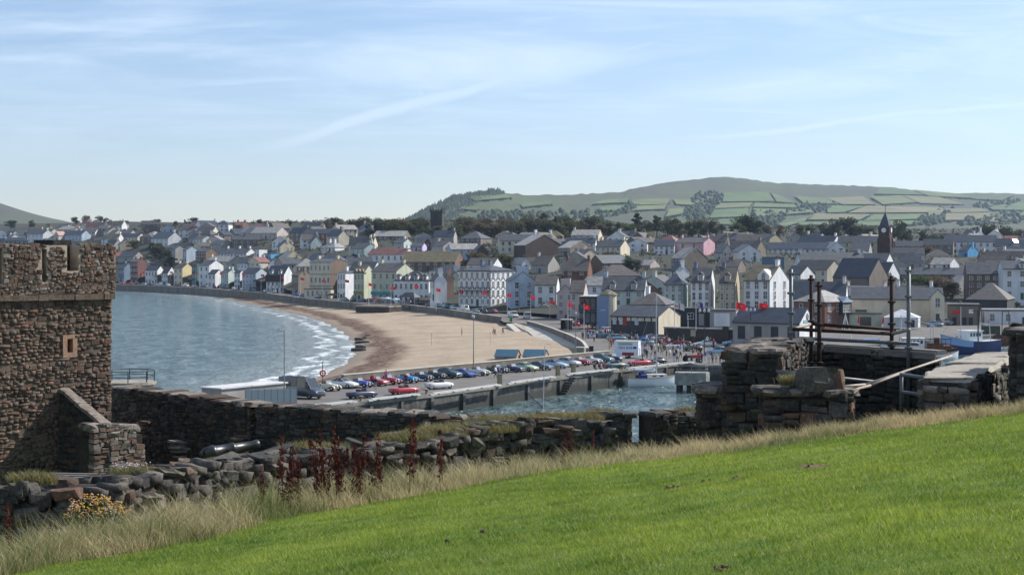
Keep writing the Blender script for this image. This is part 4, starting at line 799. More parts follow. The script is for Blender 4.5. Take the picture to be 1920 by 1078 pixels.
def plants():
    # red-brown seeding docks
    sm = mat('dock_stem', (.10, .035, .022), .8, .2); dm = mat('dock_seed', (.085, .017, .011), .85, .4, 20, rnd=.25, trans=.25)
    def dock(seed):
        r = random.Random(seed); st = MB(); sd = MB()
        for k in range(r.choice((2, 3, 3))):
            bx, by = r.uniform(-.06, .06), r.uniform(-.06, .06); h = r.uniform(.6, .95); tx, ty = bx+r.uniform(-.13, .13), by+r.uniform(-.1, .1); st.tube((bx, by, 0), (tx, ty, h), .007, 0, 5, .003)
            for q in range(110):
                v = r.uniform(.28, 1.0); a = r.uniform(0, 6.28); rr = r.uniform(.01, .055)*(1.25-v*.8); c = Vector((bx+(tx-bx)*v+rr*math.cos(a), by+(ty-by)*v+rr*math.sin(a), h*v)); s = r.uniform(.016, .034)
                e = [c+Vector((r.uniform(-s, s), r.uniform(-s, s), r.uniform(-s, s)*1.4)) for _ in range(3)]; sd.add(e, [(0, 1, 2)])
        return st.mesh('stem', sm), sd.mesh('seed_head', dm)
    pr = [dock(i) for i in range(5)]; r = random.Random(2)
    for i, (px, py, hh) in enumerate(((487, 905, .6), (528, 945, .95), (545, 940, .9), (590, 925, .75), (598, 932, .95), (612, 930, .9), (628, 930, 1.0), (636, 928, .95), (562, 880, .7), (668, 890, .95), (676, 905, .7), (708, 888, .85), (714, 880, .7), (772, 880, .95), (826, 886, .85), (1054, 850, .5), (1070, 858, .6), (20, 985, .8), (1112, 800, .5))):
        D = ip(px, LB)+ip(px, [(0, 2.5), (480, 1.6), (640, .7), (830, 1.2), (1100, 2.5)]); hh *= 1.65; x = (px-960)/F*D; z = castle_z(x, D); me = pr[i % 5]
        wh_ = 'left of the flowering bush' if px < 100 else 'standing alone left of the dense dock clump' if px < 500 else 'in the dense dock clump before the boulder wall' if px < 650 else 'in the looser dock group right of the dense clump' if px < 720 else 'standing apart at the right end of the docks' if px < 900 else 'in pale straw grass near the harbour gap'
        t = thing('dock_plant', 'rust red seeding dock '+wh_, 'plant', (x, D, z), r.uniform(0, 6), 'seeding docks '+wh_, (hh, hh, hh*1.05)); ob('stem', me[0], t); ob('seed_head', me[1], t)
    # flowering ragwort bush by the broken wall
    p = P(180, 965, 26.4); z = castle_z(p.x, p.y); t = thing('ragwort_bush', 'bushy orange yellow flowering weed at the end of the broken wall', 'bush', (p.x, p.y, z), 0, None, (1.25, 1.25, 1.55)); r = random.Random(5)
    lf = MB(); fl = MB(); st = MB()
    for k in range(46):
        a = r.uniform(0, 6.28); q = math.sqrt(r.random())*.42; h = .62-.5*q*q+r.uniform(-.1, .06); b = (q*math.cos(a), q*.6*math.sin(a)); st.tube((b[0]*.3, b[1]*.3, 0), (b[0], b[1], h), .006, 0, 4)
        for _ in range(14): v = r.uniform(.2, .95); c = Vector((b[0]*(.3+.7*v), b[1]*(.3+.7*v), h*v)); lf.add([c+Vector((r.uniform(-.045, .045), r.uniform(-.045, .045), r.uniform(-.03, .03))) for _ in range(3)], [(0, 1, 2)])
        for _ in range(9): c = Vector((b[0]+r.uniform(-.05, .05), b[1]+r.uniform(-.05, .05), h+r.uniform(-.02, .05))); fl.lathe([(.002, -.005), (.014, 0), (.012, .008)], c, 'z', 5, r.choice((0, 0, 1, 2)))
    st.build('stems', mat('weed_stem', (.08, .09, .03)), t, kind='stuff'); lf.build('foliage', mat('weed_leaf', (.05, .075, .02), .8, .3, 8, trans=.3), t, kind='stuff'); fl.build('flowers', [mat('flower_yellow', (.55, .33, .03), .7, .2, 9), mat('flower_brown', (.33, .15, .06), .8, .2, 9), mat('flower_pale', (.5, .42, .33), .8, .2, 9)], t, kind='stuff')
    # pink thrift on the wall beside the stub
    p = P(250, 878, 30.2); t = thing('thrift_clump', 'small clump of pale pink flowers on the boulder wall', 'flowers', (p.x, p.y, p.z-.08)); fl = MB(); 
    for k in range(40): a, q = r.uniform(0, 6.28), r.random()*.45; fl.tube((q*math.cos(a), q*.5*math.sin(a), 0), (q*math.cos(a), q*.5*math.sin(a), .15), .003, 1, 3); fl.lathe([(.003, -.012), (.018, 0), (.003, .014)], (q*math.cos(a), q*.5*math.sin(a), .16+r.uniform(-.04, .03)), 'z', 5)
    fl.build('flower_heads', [mat('thrift_pink', (.55, .42, .45), .8), mat('weed_stem', (.08, .09, .03))], t, kind='stuff')
plants()
# ================================================================== TOWN
def wallm(n, c, v=.17): return mat('render_'+n, c, .85, v, .5, .06, 4, coord='World', stretch=(1, 1, .45))
WC = dict(white=(.62, .63, .64), cream=(.56, .50, .38), grey=(.30, .29, .275), stone=(.17, .145, .12), brown=(.15, .105, .08), brick=(.16, .075, .055), pink=(.48, .30, .34), pinkw=(.46, .40, .38), blue=(.08, .30, .55), mint=(.40, .47, .45), green=(.42, .44, .33), darkgreen=(.05, .12, .10), yellow=(.60, .50, .27), tan=(.40, .35, .24), bluegrey=(.12, .17, .24), maroon=(.13, .06, .055), lilac=(.48, .42, .60), skyblue=(.37, .44, .52), dark=(.05, .052, .055), terracotta=(.36, .22, .16), silver=(.5, .5, .5), teal=(.05, .27, .29), darkstone=(.075, .055, .05))
CN = dict(white='white', cream='cream', grey='grey rendered', stone='brown stone', brown='dull brown', brick='red brick', pink='pink', pinkw='pale pink', blue='bright blue', mint='mint green', green='pale green', darkgreen='dark green', yellow='yellow', tan='tan', bluegrey='slate blue', maroon='maroon', lilac='lilac', skyblue='pale blue', dark='black', terracotta='terracotta', silver='silver', teal='teal', darkstone='dark red stone')
RC = dict(slate=(.060, .062, .067), brownslate=(.085, .072, .062), lichen=(.14, .115, .06), blueslate=(.032, .04, .055), red=(.20, .085, .065), pale=(.26, .245, .225), dark=(.035, .036, .038))  # pale: sun glare on slate slopes put into the roof colour
RN = dict(slate='grey slate', brownslate='brownish slate', lichen='lichened slate', blueslate='dark blue slate', red='red tile', pale='pale sunlit', dark='black')
def wm(k): return wallm(k, WC[k])
def rm(k): return mat('roof_'+k, RC[k], .45, .45, .7, .2, 5, coord='World', spec=.5, stretch=(1, 1, 2.5), detail=7)
GLASS = mat('window_glass', (.018, .022, .028), .08, 0, spec=.8); GLASSES = [GLASS, mat('window_glass_sky', (.07, .09, .11), .12, 0, spec=.8), mat('window_curtained', (.2, .19, .17), .5, 0), GLASS]; FRAME = mat('window_frame', (.6, .6, .58), .6, 0); SILL = mat('window_sill', (.4, .39, .37), .8, 0); BLK = mat('black_paint', (.02, .02, .022), .5, 0); POT = mat('chimney_pot', (.32, .2, .13), .9, .2)  # the sky panes carry the sky's reflection as a lighter glass colour
_wm = {}
def own(o, m, slot=0):
    o.material_slots[slot].link = 'OBJECT'; o.material_slots[slot].material = m
def window(parent, x, z, w, h, y, rz=0, near=False, arch=False, fm=None):
    """sash window: surround, glazing bar and sill stand proud, glass sits behind"""
    k = (round(w, 2), round(h, 2), near, arch, fm.name if fm else '')
    if k not in _wm:
        t = .09; a, b = w/2, h/2; mb = MB().bx(-a-t, -a, -.07, .03, -b, b).bx(a, a+t, -.07, .03, -b, b).bx(-a, a, -.069, .03, b, b+t).bx(-a-.15, a+.15, -.13, .03, -b-.12, -b).bx(-a, a, -.03, .03, -.035, .035)
        if near: mb.bx(-.03, .03, -.028, .03, .036, b).bx(-.03, .03, -.028, .03, -b, -.036)
        if arch: mb.prism([(a*math.cos(i*math.pi/8), a*math.sin(i*math.pi/8)) for i in range(9)], 0, .06, 1); vs = mb.v[-18:]; mb.v[-18:] = [(x_, .02-z_, b+.02+y_) for x_, y_, z_ in vs]
        pn = MB().bx(-a, a, -.012, .02, -b, b)
        if near: _wm[k] = (mb.mesh('window', [fm or FRAME, GLASS]), pn.mesh('pane', GLASS))
        else: mb.bx(-a, a, -.012, .02, -b, b, 1); _wm[k] = (mb.mesh('window', [fm or FRAME, GLASS]), None)
    f, p = _wm[k]; o = ob('window', f, parent, (x, y, z), rz); gm = GLASSES[random.randrange(4)]
    if p: own(ob('pane', p, o), gm)
    else: own(o, gm, 1)
    return o
def chimney(parent, x, y, z, w, d, h, m, pots=2):
    c = MB().bx(x-w/2, x+w/2, y-d/2, y+d/2, z-1.2, z+h).bx(x-w/2-.08, x+w/2+.08, y-d/2-.08, y+d/2+.08, z+h+.001, z+h+.14).build('chimney', m, parent)
    if pots:
        for i in range(pots): MB().lathe([(.13, 0), (.15, .1), (.11, .45), (.14, .5)], (x+(i-(pots-1)/2)*w/max(1, pots)*.9, y, z+h+.14), 'z', 6).build('chimney_pot', POT, c)
def shell(w, d, he, hr, kind, ov=.3, th=.16, below=3):
    wl = MB(); rf = MB(); a, b = w/2, d/2
    if kind == 'gable':
        pr = [(-b, -below), (b, -below), (b, he), (0, hr-.02), (-b, he)]; wl.loft([[(x, y, z) for y, z in pr] for x in (-a, a)])
        sl = (hr-he)/b; e = he-ov*sl; cs = [(-b-ov, e), (0, hr), (b+ov, e), (b+ov, e+th), (0, hr+th*1.15), (-b-ov, e+th)]; rf.loft([[(x, y, z) for y, z in cs] for x in (-a-.12, a+.12)])
    elif kind == 'front':
        pr = [(-a, -below), (-a, he), (0, hr-.02), (a, he), (a, -below)]; wl.loft([[(x, y, z) for x, z in pr] for y in (-b, b)])
        sl = (hr-he)/a; e = he-ov*sl; cs = [(-a-ov, e), (-a-ov, e+th), (0, hr+th*1.15), (a+ov, e+th), (a+ov, e), (0, hr)]; rf.loft([[(x, y, z) for x, z in cs] for y in (-b-.12, b+.12)])
    elif kind == 'hip':
        wl.bx(-a, a, -b, b, -below, he); k = min(a*.95, b*1.0); v = [(-a-ov, -b-ov, he), (a+ov, -b-ov, he), (a+ov, b+ov, he), (-a-ov, b+ov, he), (-a+k, 0, hr), (a-k, 0, hr)]
        rf.add(v, [(0, 1, 5, 4), (1, 2, 5), (2, 3, 4, 5), (3, 0, 4), (3, 2, 1, 0)])
    else:
        wl.bx(-a, a, -b, b, -below, he); rf.bx(-a-.1, a+.1, -b-.1, b+.1, he+.002, he+.25)
    return wl, rf
HOUSES = []      # plan footprints, for the in-fill
def house(label, pxl, pxr, yb, ye, yr, yaw, d, wall, roof, kind='gable', fl=2, bays=3, chim=(), side=None, dorm=0, door=True, name='house', cat='house', group=None, near=None, arch=False, D=None, sidewall=None, bands=0, wh=None, pots=2, chm=None):
    pm = (pxl+pxr)/2
    if D == 'prom': yaw *= .62; D = prom_D(pm)+ip(pm, [(400, 32), (700, 27), (820, 22)]); yb = YH+(H-PZ)*F/D
    D = D or town_D(pm, yb); s = F/D; a = R(yaw); ca, sa = abs(math.cos(a)), abs(math.sin(a)); w = ((pxr-pxl)/s-d*sa)/ca
    if w < 3.2: w = 3.2; d = max(3.5, ((pxr-pxl)/s-w*ca)/max(sa, .1))
    he, hr = (yb-ye)/s, (yb-yr)/s; Dc = D+(w*sa+d*ca)/2*.9; x = (pm-960)/F*Dc; z = H-(yb-YH)*D/F
    he *= Dc/D if False else 1
    t = thing(name, label, cat, (x, Dc, z), a, group); near = near if near is not None else D < 520
    HOUSES.append((x, Dc, max(w, d)*.6, pxl, pxr, yr, yb))
    wl, rf = shell(w, d, he, max(hr, he+.3), kind); W_ = wm(wall); wl.build('wall', W_, t); rf.build('roof', rm(roof), t)
    if sidewall: MB().loft([[(xx, y, zz) for y, zz in ((-d/2+.01, -3), (d/2-.01, -3), (d/2-.01, he-.05), (0, hr-.1), (-d/2+.01, he-.05))] for xx in (w/2+.002, w/2+.03)]).build('gable_render', wm(sidewall), t)
    fh = he/fl; h = wh or min(1.7, fh*.52)
    if bays:
        bw = w/bays; ww = min(1.05, bw*.42); db = bays//2 if door else -1
        for f in range(fl):
            for b in range(bays):
                xx = -w/2+bw*(b+.5)
                if f == 0 and b == db: MB().bx(xx-.45, xx+.45, -d/2-.05, -d/2+.05, 0, 2.05).build('door', mat('door_%d' % (len(HOUSES) % 4), ((.04, .06, .1), (.12, .03, .03), (.05, .05, .05), (.03, .08, .06))[len(HOUSES) % 4], .5, 0), t); continue
                window(t, xx, fh*(f+.52), ww, h, -d/2, 0, near, arch and f == fl-1)
    if side:
        rows, cols = side; sx = w/2 if yaw < 0 else -w/2; rz = math.pi/2 if yaw < 0 else -math.pi/2; cw = d/cols
        for f in range(rows):
            for b in range(cols):
                o = window(t, 0, fh*(f+.52), min(.95, cw*.42), h, 0, rz, near); o.location = (sx+(.035 if yaw < 0 else -.035), -d/2+cw*(b+.5), fh*(f+.52))
    ax = (lambda q: (q*w/2, 0)) if kind != 'front' else (lambda q: (0, q*d/2))
    for c in chim: q = ax(c); chimney(t, q[0]-(.4 if c > .9 else -.4 if c < -.9 else 0), q[1], hr-.3, .75 if kind != 'front' else 1.1, 1.3 if kind != 'front' else .7, 1.5, wm(chm) if chm else W_, pots if near else 0)
    for i in range(dorm):
        dx = -w/2+w/dorm*(i+.5); dz = he+(hr-he)*.12; dn = ob('dormer', MB().bx(dx-.7, dx+.7, -d/2+.35, -d/2+2.2, dz-.4, dz+1.35).mesh('dormer', W_), t)
        MB().add([(dx-.85, -d/2+.2, dz+1.3), (dx+.85, -d/2+.2, dz+1.3), (dx+.85, -d/2+2.6, dz+1.3), (dx-.85, -d/2+2.6, dz+1.3), (dx, -d/2+.2, dz+2.05), (dx, -d/2+2.9, dz+2.05)], [(0, 1, 4), (0, 4, 5, 3), (1, 2, 5, 4), (3, 5, 2), (0, 3, 2, 1)]).build('dormer_roof', rm(roof), dn); window(dn, dx, dz+.6, .8, 1.0, -d/2+.35, 0, near)
    for i in range(bands): MB().bx(-w/2-.05, w/2+.05, -d/2-.06, d/2+.06, fh*(i+1)-.09, fh*(i+1)+.09).build('band_course', BLK, t)
    if near and kind != 'front': MB().tube((w/2-.2, -d/2-.08, 0), (w/2-.2, -d/2-.08, he), .06, 0, 5).build('downpipe', BLK, t); MB().tube((-w/2, -d/2-.32, he-.12), (w/2, -d/2-.32, he-.12), .07, 0, 5).build('gutter', BLK, t)
    t['w'] = w; t['d'] = d; t['he'] = he; t['hr'] = hr
    return t
h = house
# ---- along the promenade, from the far end
h('slate blue end house at the far end of the promenade', 224, 247, 526, 503, 494, -40, 8, 'bluegrey', 'slate', fl=2, bays=3, chim=(0,), D='prom')
h('tall maroon bay fronted guest house with white trimmed windows', 247, 273, 527, 491, 486, -35, 9, 'maroon', 'brownslate', fl=4, bays=3, chim=(-.8, .8), bands=0, D='prom')
h('wide plain white house below a dark slate roof facing the sea wall', 274, 306, 529, 507, 499, -30, 7, 'white', 'blueslate', fl=2, bays=4, D='prom')
h('small white cottage squeezed beside the cream gabled house', 305, 328, 530, 512, 501, -40, 7, 'white', 'dark', fl=2, bays=3, D='prom')
h('cream house with sunlit yellow gable end on the promenade', 327, 361, 530, 503, 494, -52, 8, 'cream', 'brownslate', fl=3, bays=2, chim=(-.95, .95), sidewall='yellow', side=(1, 1), D='prom')
h('dark green narrow house between yellow gable and tall white house', 360, 376, 532, 498, 493, -40, 7, 'darkgreen', 'slate', fl=3, bays=2, D='prom')
h('tall white house with broad pale gable beside the dark green one', 375, 417, 532, 498, 488, -48, 11, 'white', 'slate', fl=3, bays=2, chim=(.95,), D='prom')
h('low white cottage under a dark roof in front of a tall white gable', 392, 417, 535, 514, 506, -38, 7, 'white', 'dark', fl=2, bays=2, D='prom')
h('long grey green terrace house on the promenade with small windows', 416, 443, 537, 511, 505, -36, 8, 'mint', 'slate', fl=2, bays=4, chim=(0, .9), D='prom')
h('narrow white and blue trimmed house on the promenade', 441, 456, 539, 512, 507, -36, 7, 'white', 'slate', fl=3, bays=2, D='prom')
h('pale gabled house with dark railed balcony on the promenade', 455, 501, 541, 513, 503, -46, 9, 'skyblue', 'blueslate', fl=3, bays=4, chim=(.95,), bands=1, D='prom')
t = h('black and white half timbered house with jettied dark upper floor', 501, 549, 545, 516, 499, -32, 9, 'white', 'blueslate', fl=3, bays=4, dorm=2, D='prom')
w_, d_, he_ = t['w'], t['d'], t['he']; MB().bx(-w_/2-.15, w_/2+.15, -d_/2-.5, -d_/2-.12, he_*.62, he_*.98).build('dark_jetty', BLK, t)
for i in range(5): MB().add([(-w_/2+w_*i/5, -d_/2-.06, .2), (-w_/2+w_*i/5+.2, -d_/2-.06, .2), (-w_/2+w_*(i+1)/5, -d_/2-.06, he_*.6), (-w_/2+w_*(i+1)/5-.2, -d_/2-.06, he_*.6)], [(0, 1, 2, 3)]).build('timber_brace', BLK, t)
h('brown gabled house between half timbered house and tall cream block', 549, 582, 546, 516, 507, -45, 9, 'stone', 'brownslate', fl=2, bays=2, chim=(-.9, .9), D='prom')
t = h('tall cream four storey boarding house with brown gable side', 582, 650, 552, 492, 486, -42, 12, 'cream', 'slate', 'gable', fl=3, bays=5, sidewall='brown', bands=2, chim=(-.9, .9), D='prom')
w_, d_ = t['w'], t['d']; MB().bx(-w_/2-1, w_/2+1.5, -d_/2-2.2, -d_/2-.02, -2, 3.4).build('ground_floor_bay', wm('cream'), t); MB().bx(-w_/2-1.2, w_/2+1.7, -d_/2-2.4, -d_/2+.1, 3.4, 3.6).build('bay_roof', BLK, t)
for i in range(5): window(t, -w_/2-.3+(w_+1)*(i+.5)/5, 1.8, .9, 1.9, -d_/2-2.2)
h('white flat fronted seaside house next to the green shops', 634, 667, 558, 512, 507, -40, 8, 'white', 'slate', 'hip', fl=3, bays=3, chim=(0,), D='prom')
t = h('pale green shop building with three little front gables', 665, 700, 561, 511, 498, -30, 9, 'green', 'brownslate', fl=3, bays=3, chim=(-.8,), D='prom')
for i in range(3): x_ = -t['w']/2+t['w']*(i+.5)/3; MB().add([(x_-1, -t['d']/2-.1, t['he']-.2), (x_+1, -t['d']/2-.1, t['he']-.2), (x_, -t['d']/2-.1, t['he']+1.2), (x_, -t['d']/2+2.5, t['he']+1.2), (x_-1, -t['d']/2+2, t['he']-.2), (x_+1, -t['d']/2+2, t['he']-.2)], [(0, 1, 2), (0, 2, 3, 4), (1, 5, 3, 2)]).build('gablet', rm('lichen'), t)
MB().bx(-t['w']/2, t['w']/2, -t['d']/2-.4, -t['d']/2-.02, 2.7, 3.5).build('fascia', mat('fascia_yellow', (.25, .24, .06)), t)
t = h('pale green shop terrace with teal fascia and lit cream gable end', 697, 777, 563, 509, 494, -50, 11, 'green', 'brownslate', fl=3, bays=4, chim=(-.95, .95), door=False, D='prom')
MB().bx(-t['w']/2, t['w']/2, -t['d']/2-.45, -t['d']/2-.02, 2.6, 3.6).build('fascia', wm('teal'), t)
t = h('white public house with dark dormered roof behind the beach shelter', 739, 822, 566, 527, 508, -24, 11, 'white', 'dark', 'hip', fl=2, bays=7, dorm=4, side=(2, 2), D='prom')
h('white gable ended house at the street corner beside the pub', 806, 838, 564, 526, 511, -62, 9, 'white', 'brownslate', fl=2, bays=2, D=505, chim=(.9,))
h('terracotta house in the side street row left of the hotel', 826, 850, 560, 522, 509, -62, 9, 'terracotta', 'brownslate', fl=2, bays=2, D=520, chim=(.9,)); h('pale green house in the side street row nearest the hotel', 838, 862, 556, 520, 510, -62, 8, 'green', 'brownslate', fl=2, bays=2, D=540)
# the black and white hotel
def hotel():
    t = house('large white seafront hotel with black stepped bands and hipped roof', 860, 967, 574, 508, 496, -35, 13, 'white', 'slate', 'hip', 4, 6, (-.3, .2), (4, 5), name='hotel', cat='hotel', chm='bluegrey'); w, d, he = t['w'], t['d'], t['he']; fh = he/4
    for f in range(1, 4):
        for sd, L_, nb in ((0, w, 6), (1, d, 5)):
            mb = MB(); bw = L_/nb; z0 = fh*f-.25
            for b in range(nb):
                x0 = -L_/2+bw*b
                for (xa, xb, za, zb) in ((x0, x0+bw*.22, z0, z0+.16), (x0+bw*.22-.14, x0+bw*.22, z0, z0+.7), (x0+bw*.22, x0+bw*.78, z0+.54, z0+.7), (x0+bw*.78, x0+bw*.78+.14, z0, z0+.7), (x0+bw*.78, x0+bw, z0, z0+.16)):
                    if sd: mb.bx(w/2+.01, w/2+.06, xa, xb, za-fh*.02, zb-fh*.02)
                    else: mb.bx(xa, xb, -d/2-.06, -d/2-.01, za, zb)
            mb.build('black_band', BLK, t)
    MB().bx(-w/2-.5, w/2+.2, -d/2-1.0, -d/2-.07, fh*2-.9, fh*2-.75).build('balcony_floor', BLK, t)
    for i in range(16): x = -w/2-.4+(w+.5)*i/15; MB().bx(x-.04, x+.04, -d/2-1.0, -d/2-.92, fh*2-.75, fh*2+.2).build('baluster', BLK, t)
    MB().bx(-w/2-.5, w/2+.2, -d/2-1.02, -d/2-.92, fh*2+.2, fh*2+.3).build('balcony_rail', BLK, t); MB().bx(-w/2-.36, w/2+.36, -d/2-.36, d/2+.36, he-.12, he+.1).build('eaves_board', BLK, t)
hotel()
t = h('pale blue house with tall gable end chimney facing the promenade car park', 948, 1003, 577, 527, 510, 8, 11, 'skyblue', 'slate', 'front', 3, 2, (-.9,), (2, 2), door=False, wh=1.7); MB().bx(-1.7, 1.7, -t['d']/2-.02, -t['d']/2+1, t['he'], t['hr']+1.6).build('gable_chimney', wm('skyblue'), t)
h('white house with dark slate roof and two skylights beside the pale blue gable', 1002, 1050, 574, 534, 519, -8, 8, 'white', 'brownslate', fl=2, bays=2, door=False, wh=1.8)
t = h('pale pink house with tall front gable and broad chimney by the flags', 1043, 1088, 593, 550, 535, -12, 9, 'pinkw', 'brownslate', 'front', 3, 2, (-.9,), door=False); MB().bx(-1.3, 1.3, -t['d']/2-.02, -t['d']/2+1, t['he'], t['hr']+1.8).build('gable_chimney', wm('pinkw'), t)
h('long low pink house with brown slate roof behind the flagpoles', 1068, 1104, 585, 548, 527, -10, 9, 'pinkw', 'brownslate', fl=2, bays=2, D=425)
h('grey slate house with two white gabled dormers behind the harbour office', 1126, 1218, 575, 545, 520, -10, 10, 'mint', 'slate', fl=2, bays=4, dorm=2, chim=(-.97, .97), D=400, chm='skyblue')
# terrace of tall houses
h('mint green tall house with pyramid roof at the left end of the terrace', 1242, 1293, 600, 533, 512, -14, 9, 'mint', 'blueslate', 'hip', 4, 3, (), D=385, wh=1.5); h('white tall terrace house with round headed top windows next to the mint one', 1291, 1345, 600, 529, 503, -14, 10, 'white', 'slate', fl=4, bays=3, chim=(-.95,), dorm=1, arch=True, D=383, door=False, wh=1.7, chm='bluegrey')
h('tan tall terrace house with round headed top windows', 1344, 1392, 600, 530, 503, -14, 10, 'tan', 'brownslate', fl=4, bays=3, chim=(-.95,), dorm=1, arch=True, D=381, wh=1.6, chm='bluegrey'); t = h('white tall end terrace house with arched attic gable and lit side wall', 1391, 1484, 600, 526, 498, -34, 11, 'white', 'lichen', fl=4, bays=3, chim=(.97,), side=(4, 2), arch=True, D=378, door=False, wh=1.7)
MB().add([(t['w']/2-3.1, -t['d']/2-.05, t['he']-.1), (t['w']/2-.1, -t['d']/2-.05, t['he']-.1), (t['w']/2-.1, -t['d']/2-.05, t['he']+1.2), (t['w']/2-1.6, -t['d']/2-.05, t['he']+2.7), (t['w']/2-3.1, -t['d']/2-.05, t['he']+1.2), (t['w']/2-1.6, -t['d']/2+4, t['he']+2.7), (t['w']/2-3.1, -t['d']/2+3, t['he']+.8), (t['w']/2-.1, -t['d']/2+3, t['he']+.8)], [(0, 1, 2, 3, 4), (4, 3, 5, 6), (3, 2, 7, 5), (0, 4, 6), (1, 7, 2)]).build('attic_gable', wm('white'), t); window(t, t['w']/2-1.6, t['he']+.7, .9, 1.3, -t['d']/2-.07, 0, True, True)
# harbour front sheds
def sheds():
    # long slate net store with pale band under the eaves
    t = house('long low slate roofed harbour shed with pale band under the eaves', 1144, 1277, 612, 594, 576, -36, 9, 'dark', 'slate', 'gable', 1, 0, D=330, name='shed', cat='shed', sidewall='cream'); w, d, he = t['w'], t['d'], t['he']
    for i in range(7): x = -w/2+w*(i+.5)/7; MB().bx(x-w/7*.4, x+w/7*.4, -d/2-.04, -d/2+.05, he-.95, he-.25).build('wall_panel', wm('cream'), t)
    for x in (-w*.42, -w*.28, w*.05): MB().bx(x-.45, x+.45, -d/2-.05, -d/2+.05, .2, 1.5).build('notice_board', mat('poster_pale', (.4, .45, .5), .8, .4, 3), t)
    MB().bx(-w*.2-.5, -w*.2+.5, -d/2-.05, -d/2+.05, 0, 2.1).build('door', mat('door_red', (.3, .02, .02), .5, 0), t)
    h('brown hipped roof house with white slab chimney behind the harbour shed', 1178, 1272, 596, 571, 549, -20, 10, 'grey', 'brownslate', 'hip', 1, 3, (-.3,), D=352, chm='white', pots=0)
    t = thing('harbour_office', 'dark glazed modern harbour building with roof terrace', 'building', P(1107, 608, 372), R(-14)); s = 372/F
    MB().bx(-2.6, 2.5, 0, 8, 0, 6.4).build('wall', mat('dark_cladding', (.03, .032, .035), .6, .2), t); MB().bx(-2.7, 2.6, -.3, 8.2, 6.4, 6.6).build('roof', wm('silver'), t)
    for k in range(4): x = -2+k*1.3; MB().bx(x-.5, x+.5, -.04, .02, 3.4, 5.9).build('glazing', GLASS, t); MB().bx(x-.5, x+.5, -.04, .02, .4, 2.6).build('glazing', mat('blue_glass', (.03, .05, .1), .1, 0, spec=.8), t)
    MB().bx(-2.6, 2.5, -1.0, -.02, 2.9, 3.1).build('balcony', mat('blue_steel', (.06, .1, .2), .5, 0), t)
    t = thing('round_stair_tower', 'blue grey and cream round stair tower with conical stone roof', 'tower', P(1140, 607, 366), R(-20)); bl = mat('render_slateblue', (.17, .24, .36), .85, .1); N_ = 20
    MB().lathe([(1.95, -1), (1.95, 6.6)], n=N_).build('wall', wm('cream'), t); MB().bx(-2.0, .75, -2.05, .3, -1, 6.5).build('blue_panel', bl, t)
    MB().lathe([(2.25, 6.6), (2.2, 6.75), (.6, 7.7), (.05, 7.8)], n=N_).build('roof', rm('lichen'), t)
    MB().bx(-1.2, -.55, -2.08, -2.052, 3.05, 3.3).bx(-.45, 0, -2.08, -2.052, 3.05, 3.3).build('small_sign', wm('silver'), t)
    # dark low sheds and garages below the terrace
    t = thing('workshop', 'black timber workshop with pale door below the terrace', 'shed', P(1305, 612, 352), R(-12)); MB().bx(-6, 3.2, 0, 7, -1, 3.9).build('wall', mat('dark_cladding', (.03, .032, .035), .6, .2), t); MB().bx(-6.2, 3.4, -.2, 7.2, 3.9, 4.05).build('roof', rm('dark'), t)
    MB().bx(.6, 1.9, -.05, .05, .2, 2.8).build('door', wm('grey'), t); window(t, -1.2, 2.3, 1.3, 1.2, 0, 0, True)
    t = thing('garage', 'small brown garage with wide white roller door', 'garage', P(1356, 612, 348), R(-12)); MB().bx(-2.9, 2.8, 0, 7, -1, 3.4).build('wall', wm('grey'), t); MB().bx(-3, 2.9, -.25, 7.2, 3.4, 3.65).build('roof', rm('brownslate'), t); MB().bx(-2.0, 1.4, -.06, .05, 0, 2.9).build('roller_door', wm('white'), t)
    # grey roofed boat house with white lettered gable
    t = house('grey blue roofed boat house with white gable bearing a round emblem', 1372, 1530, 640, 606, 580, -30, 8.5, 'grey', 'blueslate', 'gable', 1, 0, D=298, name='boat_house', cat='boat house', sidewall='white'); w, d, he, hr = t['w'], t['d'], t['he'], t['hr']
    for i in range(4): MB().bx(-w/2+w*(i+.3)/4, -w/2+w*(i+.75)/4, -d/2-.04, -d/2+.04, .2, he-.7).build('door', mat('dark_cladding', (.03, .032, .035), .6, .2), t)
    e = ob('emblem', MB().lathe([(.62, 0), (.62, .05)], n=20).mesh('emblem', BLK), t, (w/2+.035, 0, he+(hr-he)*.42)); e.rotation_euler = (0, R(90), 0); x = ob('emblem_letter', text_mesh('S', 1.0, wm('white')), t, (w/2+.1, 0, he+(hr-he)*.42)); x.rotation_euler = (R(90), 0, R(90))
    MB().bx(w/2+.03, w/2+.07, -2.3, 2.3, he-.05, he+.45).build('name_board', wm('teal'), t); MB().bx(w/2+.072, w/2+.085, -2.0, 2.0, he+.12, he+.26).build('name_strip', wm('silver'), t)
    # brick house with oriel, warehouse, cafe, marquee, shops
    t = house('red brick harbour house with dark oriel bay and hipped pale roof', 1487, 1598, 613, 566, 545, 42, 9, 'brick', 'pale', 'hip', 2, 3, (), (2, 2), D=372, wh=1.7)
    w, d, he = t['w'], t['d'], t['he']; MB().bx(.2, 3.2, -d/2-1.1, -d/2+.1, he*.48, he-.2).build('oriel', BLK, t)
    for i in range(3): window(t, .7+i*1.0, he*.72, .6, 1.6, -d/2-1.1, 0, True)
    MB().add([(0, -d/2-1.3, he-.2), (3.4, -d/2-1.3, he-.2), (1.7, -d/2-1.3, he+1.2), (1.7, -d/2+1.5, he+1.2)], [(0, 1, 2), (0, 2, 3), (1, 3, 2)]).build('oriel_gable', wm('skyblue'), t)
    h('dark roofed white house with flared white chimney behind the brick house', 1478, 1596, 590, 560, 530, -16, 10, 'white', 'blueslate', fl=2, bays=4, chim=(.97,), D=400, chm='white')
